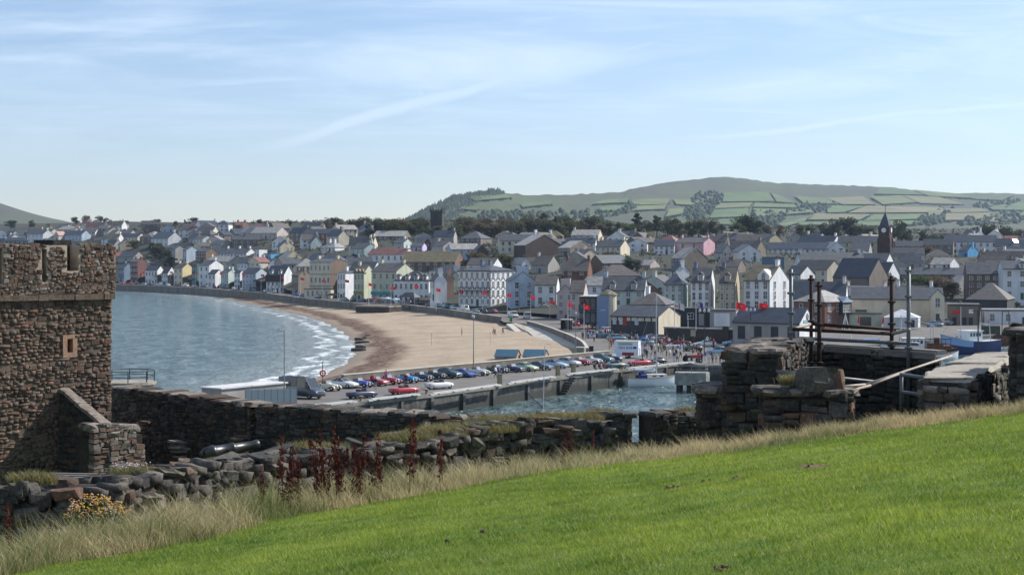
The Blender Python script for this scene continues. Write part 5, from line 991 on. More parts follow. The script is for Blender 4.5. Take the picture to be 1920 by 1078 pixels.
    t = house('long cream stone warehouse with grey slate roof on the harbour road', 1590, 1772, 600, 561, 541, -12, 11, 'cream', 'slate', 'gable', 2, 0, name='warehouse', cat='warehouse', D=402)
    t = house('tall narrow cream gable front at the end of the warehouse', 1744, 1770, 604, 556, 543, -10, 6, 'cream', 'slate', 'front', 2, 1, name='warehouse_annexe', cat='building', D=392, wh=2.2)
    t = thing('cafe', 'low pale green cafe with white parapet and red parasols outside', 'cafe', P(1622, 614, 376), R(-8)); MB().bx(-3.6, 3.8, 0, 6, -1, 3.2).build('wall', wm('green'), t); MB().bx(-3.8, 4, -.3, 6.2, 3.2, 3.4).build('roof', BLK, t); MB().bx(-3.2, 1.2, .2, .5, 3.4, 4.4).build('parapet_sign', wm('cream'), t); MB().bx(-2.2, .4, .16, .2, 3.6, 4.2).build('sign_board', wm('brown'), t); MB().bx(-1.2, 1.4, -.06, .05, 0, 2.5).build('glazing', GLASS, t)
    for px in (1610, 1656): p = P(px, 613, 368); u = thing('parasol', 'closed red parasol standing outside the green cafe', 'parasol', p, 0, 'closed red parasols'); MB().tube((0, 0, 0), (0, 0, 2.6), .03).build('pole', wm('white'), u); MB().lathe([(.28, .9), (.22, 1.6), (.1, 2.5), (.02, 2.6)], n=8).build('canopy', mat('parasol_red', (.42, .02, .03), .8), u)
    t = thing('marquee', 'white marquee tent with peaked roof beside the cafe', 'tent', P(1690, 614, 372), R(-20)); MB().bx(-4.2, 3.8, 0, 5, 0, 2.3).build('side_walls', wm('silver'), t); MB().add([(-4.4, -.2, 2.3), (4, -.2, 2.3), (4, 5.2, 2.3), (-4.4, 5.2, 2.3), (-.2, 2.5, 4.2)], [(0, 1, 4), (1, 2, 4), (2, 3, 4), (3, 0, 4)]).build('canopy', wm('white'), t); MB().bx(1.2, 3.0, -.05, .02, .1, 1.8).build('opening', BLK, t)
    t = house('brown stone quayside building with arched door and red sign', 1770, 1842, 612, 572, 562, -14, 9, 'stone', 'brownslate', 'flat', 2, 0, D=394, name='quayside_building', cat='building'); w, d = t['w'], t['d']; MB().bx(-w*.36, -w*.12, -d/2-.06, -d/2, 3.0, 3.9).build('sign_board', mat('sign_red', (.5, .02, .03), .6, 0), t); MB().bx(w*.16, w*.3, -d/2-.06, -d/2, 3.2, 4.2).build('sign_board', wm('white'), t)
    for x in (-w*.3, w*.02, w*.22): MB().bx(x-.5, x+.5, -d/2-.05, -d/2+.05, 0, 2.2).build('door', BLK, t)
    t = house('row of low white quayside shops with pale sunlit flat roof', 1838, 1960, 610, 582, 577, -6, 8, 'white', 'pale', 'flat', 1, 4, D=398, name='shop_row', cat='shops')
    t = house('open sided market hall with wide brown hipped roof', 1800, 1916, 585, 562, 531, -24, 18, 'dark', 'brownslate', 'hip', 1, 0, D=450, name='market_hall', cat='hall')
    h('brown brick apartment block with white windows below skylights', 1806, 1874, 556, 514, 493, -10, 10, 'brown', 'slate', fl=3, bays=4, D=480); h('white harbour flats with flat dormer at the edge of town', 1872, 1950, 562, 504, 490, -8, 10, 'white', 'slate', fl=3, bays=3, D=470, dorm=1)
sheds()
# ---- landmark towers
def towers():
    rs = mat('red_sandstone_wall', (.065, .038, .032), .95, .3, .6, .3, 3, coord='World'); D = town_D(1660, 500)
    p = P(1660, 505, D); t = thing('clock_tower', 'dark red stone clock tower with gabled clock faces and slate spire', 'clock tower', (p.x, p.y, p.z-3), R(-28)); s = D/F; k = 3.0*s/.2*.0+10.4*s; zt = (505-452+22)*s+3; zt = (505-431)*s+3
    MB().bx(-k, k, -k, k, 0, zt).build('shaft', rs, t)
    for sx in (-1, 1):
        for sy in (-1, 1): MB().bx(sx*k-.35*1, sx*k+.35, sy*k-.35, sy*k+.35, 0, zt*.82).build('buttress', rs, t); MB().bx(sx*k*.95-.2, sx*k*.95+.2, sy*k*.95-.2, sy*k*.95+.2, zt, zt+1.3).build('pinnacle', rs, t)
    g = 1.7; mb = MB()
    for i in range(4):
        c, sn = math.cos(i*math.pi/2), math.sin(i*math.pi/2); rot = lambda x, y, z: (x*c-y*sn, x*sn+y*c, z)
        MB().add([rot(-k, -k-.15, zt), rot(k, -k-.15, zt), rot(0, -k-.15, zt+g*1.1), rot(-k, -k+.6, zt), rot(k, -k+.6, zt), rot(0, -k+1.6, zt+g*1.1)], [(0, 1, 2), (0, 2, 5, 3), (1, 4, 5, 2)]).build('gable', rs, t)
        f = ob('clock_face', MB().lathe([(.95, 0), (.95, .12)], n=18).mesh('clock_face', wm('white')), t, rot(0, -k-.17, zt-.2)); f.rotation_euler = (R(90), 0, i*math.pi/2)
        MB().bx(-.05, .05, .13, .18, -.05, .7).bx(-.05, .5, .13, .18, -.05, .05).build('clock_hands', BLK, f); f.children[0].rotation_euler = (R(-90), 0, 0)
        for q in range(6): ob('louvre', MB().bx(-.6, .6, -.12, .1, -.09, .09).mesh('louvre', BLK), t, rot(0, -k-.02, zt*.55+q*.55), i*math.pi/2)
    top = zt+(431-398)*s
    MB().loft([[(sx*q, sy*q, z_) for sx, sy in ((-1, -1), (1, -1), (1, 1), (-1, 1))] for q, z_ in ((k*1.05, zt), (k*.62, zt+(top-zt)*.5), (.04, top))]).build('spire', rm('blueslate'), t)
    MB().tube((0, 0, top-.2), (0, 0, top+2.6), .09).box((0, 0, top+1.9), (1.0, .06, .06)).lathe([(.05, -.2), (.22, 0), (.05, .2)], (0, 0, top+.6)).build('weather_vane', BLK, t)
    D = 880; s = D/F; p = P(820, 445, D); t = thing('church_tower', 'square dark church tower with corner pinnacles above the trees', 'church tower', p, R(-8)); k = 11*s; zt = (445-393)*s; st = mat('old_tower_stone', (.055, .05, .048), .95, .25, .5, coord='World')
    MB().bx(-k, k, -k, k, -6, zt-1.4).build('shaft', st, t); MB().bx(-k-.45, k+.45, -k-.45, k+.45, zt-1.6, zt-1.1).build('cornice', st, t)
    for i in range(4):
        for j in range(5): q = -k+(j+.5)*2*k/5; rz = i*math.pi/2; o = ob('merlon', MB().bx(-.45, .45, -.25, .25, 0, .9).mesh('merlon', st), t, (q*math.cos(rz)+k*math.sin(rz), q*math.sin(rz)-k*math.cos(rz), zt-1.1), rz)
    for sx in (-1, 1):
        for sy in (-1, 1): MB().lathe([(.5, 0), (.42, 1.2), (.03, 3.4)], (sx*k, sy*k, zt-1.1), n=4).build('pinnacle', st, t)
    for z in (zt-5.5,): MB().bx(-.8, .8, -k-.04, -k+.04, z, z+2.8).build('belfry_opening', BLK, t)
towers()
# ---- houses further up, each as the photograph shows it
M = [
 ('big white house with lit gable high on the hill above the bay', 280, 345, 463, 447, 435, -48, 10, 'white', 'slate', 'gable', 2, 4, (.95,)), ('white terrace with sunlit chimney gable above the castle tower', 48, 103, 454, 439, 431, -40, 9, 'white', 'slate', 'gable', 2, 4, (.95,)), ('pale blue terrace beside a red roofed house above the castle tower', 120, 172, 453, 440, 432, -36, 8, 'skyblue', 'slate', 'gable', 2, 5, (-.2, .4)), ('small pink house with orange red roof above the castle tower', 103, 122, 452, 441, 434, -30, 7, 'pinkw', 'red', 'front', 2, 1, ()),
 ('twin gabled chalet house on the skyline with white bargeboards', 268, 302, 436, 428, 421, 10, 9, 'brown', 'slate', 'front', 1, 2, ()), ('second chalet house on the skyline with blue white gable', 302, 328, 436, 429, 421, 10, 9, 'skyblue', 'slate', 'front', 1, 2, ()), ('cream gable house on the bank above the maroon guest house', 222, 248, 470, 458, 449, -55, 9, 'tan', 'slate', 'gable', 2, 2, ()), ('long low slate roof house behind the slate blue end house', 222, 270, 490, 482, 472, -30, 9, 'grey', 'slate', 'gable', 1, 3, ()),
 ('grey rendered tall house on the ramp street with bay windows', 323, 346, 492, 467, 461, -40, 9, 'grey', 'slate', 'gable', 3, 2, ()), ('pale blue tall terrace house on the ramp street', 344, 370, 492, 469, 462, -40, 9, 'skyblue', 'slate', 'gable', 3, 2, ()), ('brown brick terrace on the ramp street with grey roof', 368, 405, 490, 472, 466, -30, 9, 'brown', 'slate', 'gable', 3, 4, (.9,)), ('long white hotel terrace with blue dormer and many small windows', 408, 480, 486, 475, 466, -22, 10, 'white', 'slate', 'gable', 2, 9, (-.6, .2, .9)), ('white end block of the hotel terrace with flat roof', 478, 500, 484, 468, 465, -30, 9, 'white', 'slate', 'flat', 3, 2, ()),
 ('bright blue rendered house in the middle of the old town', 495, 525, 486, 476, 471, -30, 8, 'blue', 'slate', 'flat', 2, 3, ()), ('olive green house with pale sunlit roof beside the bright blue one', 525, 566, 492, 482, 470, -45, 9, 'tan', 'pale', 'gable', 2, 2, (-.5, .5)), ('white chapel with arched window in its gable high in the town', 447, 485, 453, 436, 426, 24, 12, 'pinkw', 'pale', 'front', 2, 1, ()), ('long pale hall with grey roof behind the white chapel', 470, 540, 449, 437, 426, -25, 12, 'pinkw', 'pale', 'gable', 1, 6, ()), ('sea green gabled house with dark roof half way up the town', 578, 604, 468, 455, 443, -55, 8, 'mint', 'blueslate', 'gable', 2, 1, ()), ('white house with two big chimneys and sunlit hipped roof', 603, 648, 473, 464, 453, -30, 9, 'white', 'pale', 'hip', 2, 4, (-.5, .2)), ('cream gable and grey slope house in the old town centre', 520, 552, 473, 462, 450, -50, 9, 'cream', 'slate', 'gable', 2, 1, (.9,)),
 ('red roofed house on the skyline left of the chapel', 440, 466, 428, 422, 416, -20, 9, 'brick', 'red', 'gable', 1, 3, (-.8, .8)), ('long pale slate roofed hall below the church trees', 700, 770, 450, 443, 433, -14, 13, 'stone', 'pale', 'gable', 1, 6, ()), ('dark stone chapel with white bargeboards below the skyline trees', 672, 706, 447, 436, 425, 12, 12, 'stone', 'blueslate', 'front', 1, 1, ()), ('pale green terrace with arched windows in mid town', 740, 772, 472, 455, 448, -22, 9, 'mint', 'slate', 'gable', 2, 5, (.3,)), ('dark red gable house beside the lilac wall', 792, 808, 470, 456, 448, 10, 8, 'maroon', 'slate', 'front', 2, 1, ()), ('lilac rendered house in the middle of town', 770, 800, 473, 462, 456, -15, 7, 'lilac', 'slate', 'gable', 2, 3, ()),
 ('long brown stone school with gabled windows under a yellow lichened roof', 752, 872, 508, 491, 472, -16, 13, 'brown', 'lichen', 'gable', 2, 7, ()), ('big slate roofed stone hall below the church trees', 862, 922, 460, 447, 433, -20, 15, 'stone', 'slate', 'hip', 2, 4, ()), ('dark gable end of a tall warehouse near the green bank', 884, 916, 495, 472, 460, -62, 12, 'darkstone', 'slate', 'gable', 2, 0, ()), ('huge dark stone hall with pale sunlit roof in mid town', 963, 1056, 482, 460, 440, -52, 20, 'darkstone', 'pale', 'gable', 2, 0, ()), ('second dark stone hall with pale roof beside the huge one', 1046, 1114, 480, 465, 452, -40, 16, 'stone', 'pale', 'gable', 2, 4, ()),
 ('white cottage with pale roof right of the green bank', 958, 995, 507, 495, 484, 30, 8, 'white', 'pale', 'front', 1, 1, ()), ('brown slate roofed house with dark chimney behind the pale blue gable', 996, 1050, 512, 497, 480, -30, 9, 'grey', 'brownslate', 'gable', 2, 3, (-.95,)), ('red brick house with two arched dormer windows and tall chimneys', 1056, 1112, 528, 508, 486, -12, 10, 'brick', 'brownslate', 'gable', 2, 2, (-.9, .9)), ('cream three storey house with white dormers above the town centre', 1116, 1182, 481, 463, 450, -26, 10, 'cream', 'slate', 'gable', 2, 5, (-.95, .95)), ('long pale house on the ridge below the conifers', 1070, 1130, 452, 441, 431, -14, 10, 'cream', 'pale', 'gable', 2, 4, (-.95,)),
 ('white house with row of skylights in its dark roof', 1224, 1268, 477, 461, 450, -8, 9, 'white', 'blueslate', 'gable', 2, 4, ()), ('pink house with broad pink gable in mid town', 1264, 1342, 478, 455, 446, -30, 12, 'pink', 'brownslate', 'gable', 2, 2, (-.9, .9)), ('brown gabled house with white roof slope catching the sun', 1258, 1328, 508, 484, 464, -52, 12, 'stone', 'pale', 'gable', 3, 4, (-.9, .9)), ('white house with orange roof edge beside the brown gable', 1266, 1300, 505, 493, 482, -35, 8, 'cream', 'lichen', 'gable', 2, 2, (-.9,)), ('small white gable cottage behind the dormered slate house', 1256, 1292, 524, 508, 494, -58, 8, 'white', 'slate', 'gable', 2, 1, (.9,)), ('pale roofed shed among the back yards', 1200, 1238, 503, 497, 487, -35, 7, 'pinkw', 'pale', 'gable', 1, 0, ()),
 ('white front gabled villa left of the long white terrace', 1342, 1370, 492, 472, 458, 12, 10, 'pinkw', 'brownslate', 'front', 2, 2, (-.8,)), ('white half timbered gable villa with dark bargeboards', 1374, 1422, 490, 472, 459, 8, 10, 'white', 'slate', 'front', 2, 2, ()), ('long white terrace with dark roof and gabled end in mid town', 1436, 1580, 478, 467, 455, -8, 10, 'white', 'blueslate', 'gable', 2, 14, ()), ('white gable end of the long terrace', 1540, 1582, 480, 466, 454, 14, 9, 'white', 'pale', 'front', 2, 2, ()), ('dark grey flat roofed box building in front of the long terrace', 1424, 1476, 505, 483, 470, -10, 12, 'bluegrey', 'dark', 'flat', 2, 0, ()), ('row of brown slate roofs stepping up behind the tall terrace', 1340, 1400, 512, 500, 487, -25, 9, 'stone', 'brownslate', 'gable', 1, 5, (.2,)), ('white gable house behind the end of the tall terrace', 1470, 1530, 545, 515, 499, -40, 9, 'white', 'dark', 'gable', 2, 2, ()),
 ('dark stone chapel with steep roof below the clock tower', 1560, 1668, 550, 520, 485, -40, 13, 'stone', 'blueslate', 'gable', 2, 0, ()), ('large grey house with gabled wing left of the clock tower', 1590, 1640, 482, 470, 455, -20, 12, 'grey', 'slate', 'gable', 2, 3, ()), ('white side gable house below the clock tower', 1640, 1690, 540, 515, 492, -40, 9, 'white', 'blueslate', 'gable', 2, 1, ()), ('long brown stone row of cottages right of the clock tower', 1684, 1812, 532, 515, 503, -12, 9, 'brown', 'slate', 'gable', 2, 8, (-.6, -.1, .5)), ('bright blue house with dark gable right of the clock tower', 1796, 1836, 482, 470, 459, -45, 9, 'blue', 'slate', 'gable', 2, 2, (.9,)), ('white house with sunlit white roof behind the stone cottages', 1742, 1800, 506, 496, 484, -40, 9, 'white', 'pale', 'gable', 1, 2, ()), ('dark terrace roof across the valley behind the clock tower', 1676, 1734, 470, 462, 452, -4, 9, 'brown', 'dark', 'gable', 1, 6, ()), ('cream gabled workshop with white bargeboards behind the warehouse', 1590, 1650, 548, 540, 524, 14, 9, 'cream', 'slate', 'front', 1, 0, ()), ('white rendered shed with chimney stack behind the warehouse', 1646, 1690, 548, 540, 521, 12, 9, 'cream', 'slate', 'front', 1, 0, (0,)), ('grey upper floor house with white roof above the harbour shrubs', 1780, 1820, 546, 530, 517, -48, 8, 'grey', 'pale', 'gable', 2, 1, ())]
for r_ in M: house(*r_[:9], r_[9], r_[10], r_[11], r_[12], r_[13])
# ---- the rest of the hillside houses, in rows along the slope
def infill():
    r = random.Random(11); pal = ['white']*6+['cream']*4+['grey']*4+['pinkw', 'stone', 'stone', 'brown', 'skyblue', 'mint', 'tan', 'brick']; rf = ['slate']*6+['brownslate']*3+['blueslate']*2+['pale']*2+['lichen', 'red']
    sky = np.full(2400, 1e4); nam = sorted(HOUSES[:NAMED], key=lambda t: t[1]); ni = 0; D = 430; n = 0; cw = {(): 'no chimney', (.95,): 'one end chimney', (-.95,): 'one end chimney', (-.95, .95): 'two end chimneys', (0,): 'central chimney'}
    while D < 900:
        while ni < len(nam) and nam[ni][1] < D:
            _, _, _, a, b, yr_, _ = nam[ni]; i, j = int(a)+300, int(b)+300; sky[i:j] = np.minimum(sky[i:j], yr_+3); ni += 1
        x = -.36*D
        while x < .345*D:
            px = 960+F*x/D; L_ = r.choice((9, 10, 12, 14, 18, 24)) if D < 800 else r.choice((12, 14, 18, 24, 30)); st = L_+r.uniform(1.5, 9)
            if D > d0(px)+20 and ground_z(px, D) < 60:
                yb = YH-(ground_z(px, D)-H)/D*F; s = F/D; he = r.uniform(4.6, 6.4) if L_ < 20 else r.uniform(5, 6); hr = he+r.uniform(2.2, 3.6); yt = yb-hr*s
                k = r.choice(('gable', 'gable', 'gable', 'front', 'hip')) if L_ < 13 else 'gable'; yaw = r.choice((-50, -40, -30, -20, -12, 15, 35)) if L_ < 20 else r.choice((-30, -20, -10, 8)); L_ = min(L_, 9) if k == 'front' else L_
                d = r.uniform(7, 9); a = abs(R(yaw)); wp = (L_*math.cos(a)+d*math.sin(a))*s if L_ < 20 else L_*s; i, j = int(px-wp/2)+300, int(px+wp/2)+301
                ok = 0 <= i < j < 2400 and px+wp/2 > -10 and px-wp/2 < 1930 and np.mean(np.clip(sky[i:j]-yt, 0, 12)) > 3.5 and yt > ip(px, SKYL)
                ok = ok and all(math.hypot(x-hx, D-hd) > hw+L_*.42 for hx, hd, hw, *_ in HOUSES)
                # leave named houses in view: nothing of ours may stand in front of them
                ok = ok and not any(hd > D and px+wp/2 > a_ and px-wp/2 < b_ and yt < yb_-(yb_-yr_)*.45 and yb > yr_ for hx, hd, hw, a_, b_, yr_, yb_ in HOUSES[:NAMED])
                for (a_, b_, c, e) in GREENS: ok = ok and not (a_ < px < b_ and c < yb < e and r.random() < .9)
                if px < 205 and yb > 466: ok = False
                if ok and n < 192:
                    wc, rc = r.choice(pal), r.choice(rf); typ = {'gable': 'gabled', 'front': 'front gabled', 'hip': 'hipped'}[k]; word = 'terrace' if L_ >= 18 else 'house'; ch = r.choice(((), (.95,), (-.95,), (-.95, .95), (0,))) if k != 'hip' else ()
                    lb = '%s %s %s with %s roof and %s on the hillside' % (CN[wc], typ, word, RN[rc], cw[ch]); lb = lb if len(lb.split()) <= 16 else lb.replace(' and '+cw[ch], ''); sky[i:j] = np.minimum(sky[i:j], yt+2)
                    house(lb, px-wp/2, px+wp/2, yb, yb-he*s, yt, yaw, d, wc, rc, k, 2, max(1, round(L_/3.2)) if k != 'front' else 2, ch, None, 0, D < 700, D=D, group='%ss' % lb); n += 1
            x += st*.62
        D += 10+D*.007
    return n
SKYL = [(-50, 414), (200, 415), (450, 414), (600, 416), (740, 420), (800, 432), (1130, 432), (1160, 434), (1400, 436), (1700, 440), (1800, 430), (1950, 430)]
GREENS = [(735, 1135, 400, 436), (1150, 1400, 400, 437), (1470, 1700, 424, 441), (1780, 1930, 425, 455), (690, 760, 470, 505), (868, 965, 478, 508), (1108, 1190, 472, 500), (285, 325, 452, 500), (600, 690, 418, 447), (1735, 1800, 515, 560), (135, 215, 405, 425), (1540, 1600, 470, 500)]
NAMED = len(HOUSES)
print('infill', infill())
def far_houses():
    """the mass of small houses high on the slope, past counting: one object"""
    r = random.Random(17); ms = [wm(k) for k in ('white', 'cream', 'grey', 'stone', 'pinkw', 'brown')]+[rm(k) for k in ('slate', 'brownslate', 'blueslate', 'pale', 'red', 'lichen')]+[GLASS]; big = MB(); D = 560; n = 0; fj = 0
    while D < 1260:
        x = -.36*D
        while x < .345*D:
            px = 960+F*x/D; L_ = r.choice((8, 9, 11, 13, 18)); s = F/D; z = ground_z(px, D); yb = YH-(z-H)/D*F; he = r.uniform(3.2, 5.6); hr = he+r.uniform(2, 3.2); yt = yb-hr*s
            ok = D > d0(px)+40 and yt > ip(px, SKYL)-1 and all(math.hypot(x-hx, D-hd) > hw+L_*.4 for hx, hd, hw, *_ in HOUSES) and not (px < 205 and yb > 466)
            for (a_, b_, c, e) in GREENS: ok = ok and not (a_ < px < b_ and c < yb < e)
            ok = ok and not any(hd > D and px+6*s > a_ and px-6*s < b_ and yt < yb_-(yb_-yr_)*.3 and yb > yr_ for hx, hd, hw, a_, b_, yr_, yb_ in HOUSES[:NAMED])
            if ok:
                k = r.choice(('gable', 'gable', 'front', 'hip')); d = r.uniform(6, 8.5); wl, rf = shell(min(L_, 9) if k == 'front' else L_, d, he, hr, k, .25, .14, 2); a = R(r.choice((-50, -35, -20, -8, 15, 40))); ca, sa = math.cos(a), math.sin(a); wi, ri = r.choice((0, 0, 0, 1, 1, 2, 2, 3, 4, 5)), 6+r.choice((0, 0, 0, 1, 1, 2, 2, 3, 4, 5)); L2 = min(L_, 9) if k == 'front' else L_
                if len(HOUSES)-fj < 298:
                    wc = ('white', 'cream', 'grey', 'stone', 'pinkw', 'brown')[wi]; rc = ('slate', 'brownslate', 'blueslate', 'pale', 'red', 'lichen')[ri-6]; ch = () if k == 'hip' or r.random() < .3 else (.95,); ay = abs(a); wp = (L2*math.cos(ay)+d*math.sin(ay))*s
                    lb = '%s %s %s with %s roof%s on the upper slope' % (CN[wc], {'gable': 'gabled', 'front': 'front gabled', 'hip': 'hipped'}[k], 'terrace' if L2 >= 18 else 'cottage' if L2 < 10 else 'house', RN[rc], ' and end chimney' if ch else ''); lb = lb if len(lb.split()) <= 16 else lb.replace(' and end chimney', '')
                    house(lb, px-wp/2, px+wp/2, yb, yb-he*s, yt, math.degrees(a), d, wc, rc, k, 2, max(2, int(L2/3)), ch, None, 0, False, D=D, group=lb.replace(' on the', 's on the')); x += L_*.75+r.uniform(.5, 5); continue
                fj += 1; wn = MB()
                for f in range(2):
                    for b in range(max(2, int(L2/3))): xx = -L2/2+L2*(b+.5)/max(2, int(L2/3)); wn.bx(xx-.45, xx+.45, -d/2-.03, -d/2+.02, he*(.12+.48*f), he*(.12+.48*f)+1.1)
                if r.random() < .7: rf.bx(L2/2*.8-.4, L2/2*.8+.4, -.5, .5, hr-1, hr+1.1)
                for mb, mi in ((wl, wi), (rf, ri), (wn, 12)): big.add([(x+vx*ca-vy*sa, D+vx*sa+vy*ca, z+vz) for vx, vy, vz in mb.v], mb.f, mi)
                HOUSES.append((x, D, L_*.6, 0, 0, 0, 0)); n += 1
            x += L_*.75+r.uniform(.5, 5)
        D += 9+D*.006
    big.build('distant_houses', ms, kind='stuff', label='mass of small distant houses on the upper town slopes', cat='houses'); return n
print('far houses', far_houses())
# ---- trees
def tree_proto(seed, kind):
    r = random.Random(seed); tr = MB(); V = []; T = []
    H_ = 1.0; bark = mat('bark', (.06, .05, .04), .95, .3, 5); tr.tube((0, 0, -.05), (.01, 0, .34), .035, 0, 7, .022)
    lobes = []
    if kind == 'pine':
        for k in range(9): z = .35+k*.07; w = .30*(1-(z-.3)/.85)+.05; a = k*2.4; lobes.append((w*.5*math.cos(a), w*.5*math.sin(a), z, w*.75, .06))
    else:
        for k in range(16): a = r.uniform(0, 6.28); q = r.uniform(.05, .38); z = r.uniform(.13, .78); lobes.append((q*math.cos(a), q*math.sin(a), z, r.uniform(.10, .24), r.uniform(.08, .2)))
        lobes.append((0, 0, .8, .2, .18))
    for (x, y, z, w, h_) in lobes[:7]: tr.tube((.005, 0, .28), (x*.8, y*.8, z), .014, 0, 5, .004)
    for (x, y, z, w, h_) in lobes:
        for _ in range(95):
            d = Vector((r.gauss(0, 1), r.gauss(0, 1), r.gauss(0, 1))).normalized()*(r.random()**.35); c = Vector((x+d.x*w, y+d.y*w, z+d.z*h_)); s = r.uniform(.018, .04); o = len(V); u = Vector((r.gauss(0, 1), r.gauss(0, 1), r.gauss(0, 1))).normalized(); v = u.orthogonal().normalized()
            V.extend([c-u*s-v*s*.6, c+u*s-v*s*.7, c+u*s*.8+v*s*.7, c-u*s*.7+v*s*.6]); T.append((o, o+1, o+2, o+3))
    return tr.mesh('trunk', bark), np.array([tuple(v) for v in V]), np.array(T)
def trees():
    lm = {k: mat('leaf_'+k, c, .8, .55, 7, rnd=.25, trans=.45) for k, c in dict(olive=(.08, .082, .034), brown=(.10, .076, .042), dark=(.038, .05, .026), green=(.066, .09, .03), rust=(.13, .085, .034)).items()}
    pr = {}
    for kind in ('broad', 'pine'):
        for i in range(4 if kind == 'broad' else 2): pr[(kind, i)] = tree_proto(i*3+(50 if kind == 'pine' else 0), kind)
    crowns = {}
    def crown(kind, i, col):
        if (kind, i, col) not in crowns: _, V, T = pr[(kind, i)]; crowns[(kind, i, col)] = np_mesh('crown', V, T, lm[col])
        return crowns[(kind, i, col)]
    CL = dict(olive='olive green', brown='brownish', dark='dark', green='fresh green', rust='rusty orange'); r = random.Random(4)
    def tree(px, py, hpx, wr, col, kind='broad', place_='on the town hillside'):
        p = on_town(px, py); s = F/p.y; h_ = hpx*1.18/s; i = r.randrange(4 if kind == 'broad' else 2); nm = 'pine_tree' if kind == 'pine' else 'tree'
        t = thing(nm, '%s %s %s' % (CL[col], 'spreading pine' if kind == 'pine' else 'bushy tree', place_), 'tree', (p.x, p.y, p.z-.2), r.uniform(0, 6), '%s %s %s' % (CL[col], 'pines' if kind == 'pine' else 'trees', place_), (h_*wr, h_*wr, h_)); ob('trunk', pr[(kind, i)][0], t); ob('crown', crown(kind, i, col), t)
    z = 'in the wood around the church tower'
    for k in range(46): px = 690+k*9.8+r.uniform(-4, 4); tree(px, 439+r.uniform(-4, 9), (r.uniform(24, 31) if abs(px-820) > 30 else r.uniform(15, 19)), r.uniform(1.1, 1.5), r.choice(('brown', 'brown', 'olive', 'olive', 'dark')), 'broad', z)
    for px, hp in ((1020, 36), (1006, 26), (1042, 30)): tree(px, 440, hp, .9, 'dark', 'pine', 'standing above the wood near the halls')
    z = 'below the hedged fields'
    for px, py, hp in ((1195, 445, 40), (1232, 445, 36)): tree(px, py, hp, 1.0, 'dark', 'pine', z)
    for px, py, hp, c in ((1140, 446, 30, 'green'), (1160, 440, 22, 'olive'), (1176, 448, 26, 'green'), (1212, 446, 30, 'olive'), (1252, 444, 32, 'olive'), (1268, 446, 26, 'olive'), (1290, 445, 28, 'olive'), (1310, 446, 33, 'olive'), (1330, 446, 34, 'olive'), (1352, 444, 22, 'dark'), (1396, 445, 38, 'dark'), (1410, 446, 30, 'dark'), (1384, 446, 26, 'olive'), (1440, 444, 20, 'brown'), (1462, 443, 20, 'brown'), (1500, 447, 24, 'olive'), (1520, 446, 24, 'olive'), (1545, 446, 26, 'olive'), (1562, 448, 34, 'dark'), (1594, 447, 36, 'dark'), (1612, 448, 26, 'olive'), (1632, 450, 24, 'olive'), (1684, 450, 34, 'olive'), (1700, 452, 22, 'olive')): tree(px, py, hp, r.uniform(1, 1.3), c, 'broad', z)
    z = 'on the valley side right of the clock tower'
    for px, py, hp, c in ((1732, 452, 18, 'dark'), (1750, 472, 30, 'dark'), (1770, 474, 32, 'dark'), (1788, 474, 30, 'dark'), (1720, 485, 22, 'brown'), (1742, 487, 24, 'rust'), (1820, 458, 24, 'olive'), (1846, 460, 36, 'dark'), (1866, 462, 36, 'dark'), (1890, 466, 36, 'dark'), (1912, 468, 34, 'dark'), (1580, 492, 18, 'rust')): tree(px, py, hp, r.uniform(1.1, 1.4), c, 'broad', z)
    z = 'in the gardens behind the harbour warehouse'
    for px, py, hp, c in ((1728, 545, 26, 'green'), (1742, 548, 28, 'green'), (1756, 552, 32, 'brown'), (1770, 556, 32, 'brown'), (1786, 560, 30, 'brown'), (1714, 548, 18, 'olive')): tree(px, py, hp, 1.3, c, 'broad', z)
    z = 'on the bank behind the seafront hotel'
    for px, py, hp, c in ((888, 504, 30, 'brown'), (902, 504, 26, 'olive'), (930, 503, 24, 'olive'), (944, 504, 26, 'olive'), (956, 505, 22, 'olive'), (918, 500, 16, 'green')): tree(px, py, hp, 1.4, c, 'broad', z)
    z = 'in the terraced gardens above the green shops'
    for px, py, hp, c in ((680, 503, 22, 'dark'), (692, 506, 20, 'olive'), (706, 500, 24, 'green'), (722, 500, 26, 'green'), (734, 502, 20, 'dark'), (664, 498, 20, 'dark')): tree(px, py, hp, 1.3, c, 'broad', z)
    z = 'in the yards above the dormered slate house'
    for px, py, hp, c in ((1118, 499, 22, 'rust'), (1134, 499, 24, 'rust'), (1150, 498, 24, 'olive'), (1164, 506, 22, 'dark'), (1180, 508, 22, 'dark'), (1192, 508, 20, 'dark')): tree(px, py, hp, 1.3, c, 'broad', z)
    z = 'on the overgrown cliff above the promenade'
    for px, py, hp, c in ((292, 480, 18, 'olive'), (304, 484, 20, 'dark'), (314, 490, 22, 'dark'), (300, 470, 14, 'olive'), (250, 468, 16, 'olive'), (286, 467, 12, 'green'), (320, 500, 20, 'dark')): tree(px, py, hp, 1.4, c, 'broad', z)
    z = 'on the far skyline ridge'
    for px, py, hp, c in ((142, 420, 12, 'dark'), (160, 419, 14, 'brown'), (186, 420, 14, 'dark'), (200, 424, 14, 'brown'), (292, 424, 12, 'dark'), (362, 423, 14, 'dark'), (330, 424, 9, 'brown'), (420, 424, 10, 'olive'), (488, 424, 12, 'dark'), (500, 424, 10, 'dark'), (545, 422, 8, 'dark'), (596, 432, 18, 'brown'), (612, 430, 20, 'brown'), (630, 427, 18, 'dark'), (640, 440, 22, 'brown'), (655, 436, 22, 'olive'), (668, 430, 18, 'brown'), (600, 445, 20, 'brown'), (20, 420, 14, 'dark'), (60, 425, 12, 'olive'), (90, 430, 10, 'olive'), (235, 424, 10, 'brown')): tree(px, py, hp, r.uniform(1.1, 1.5), c, 'broad', z)
trees()
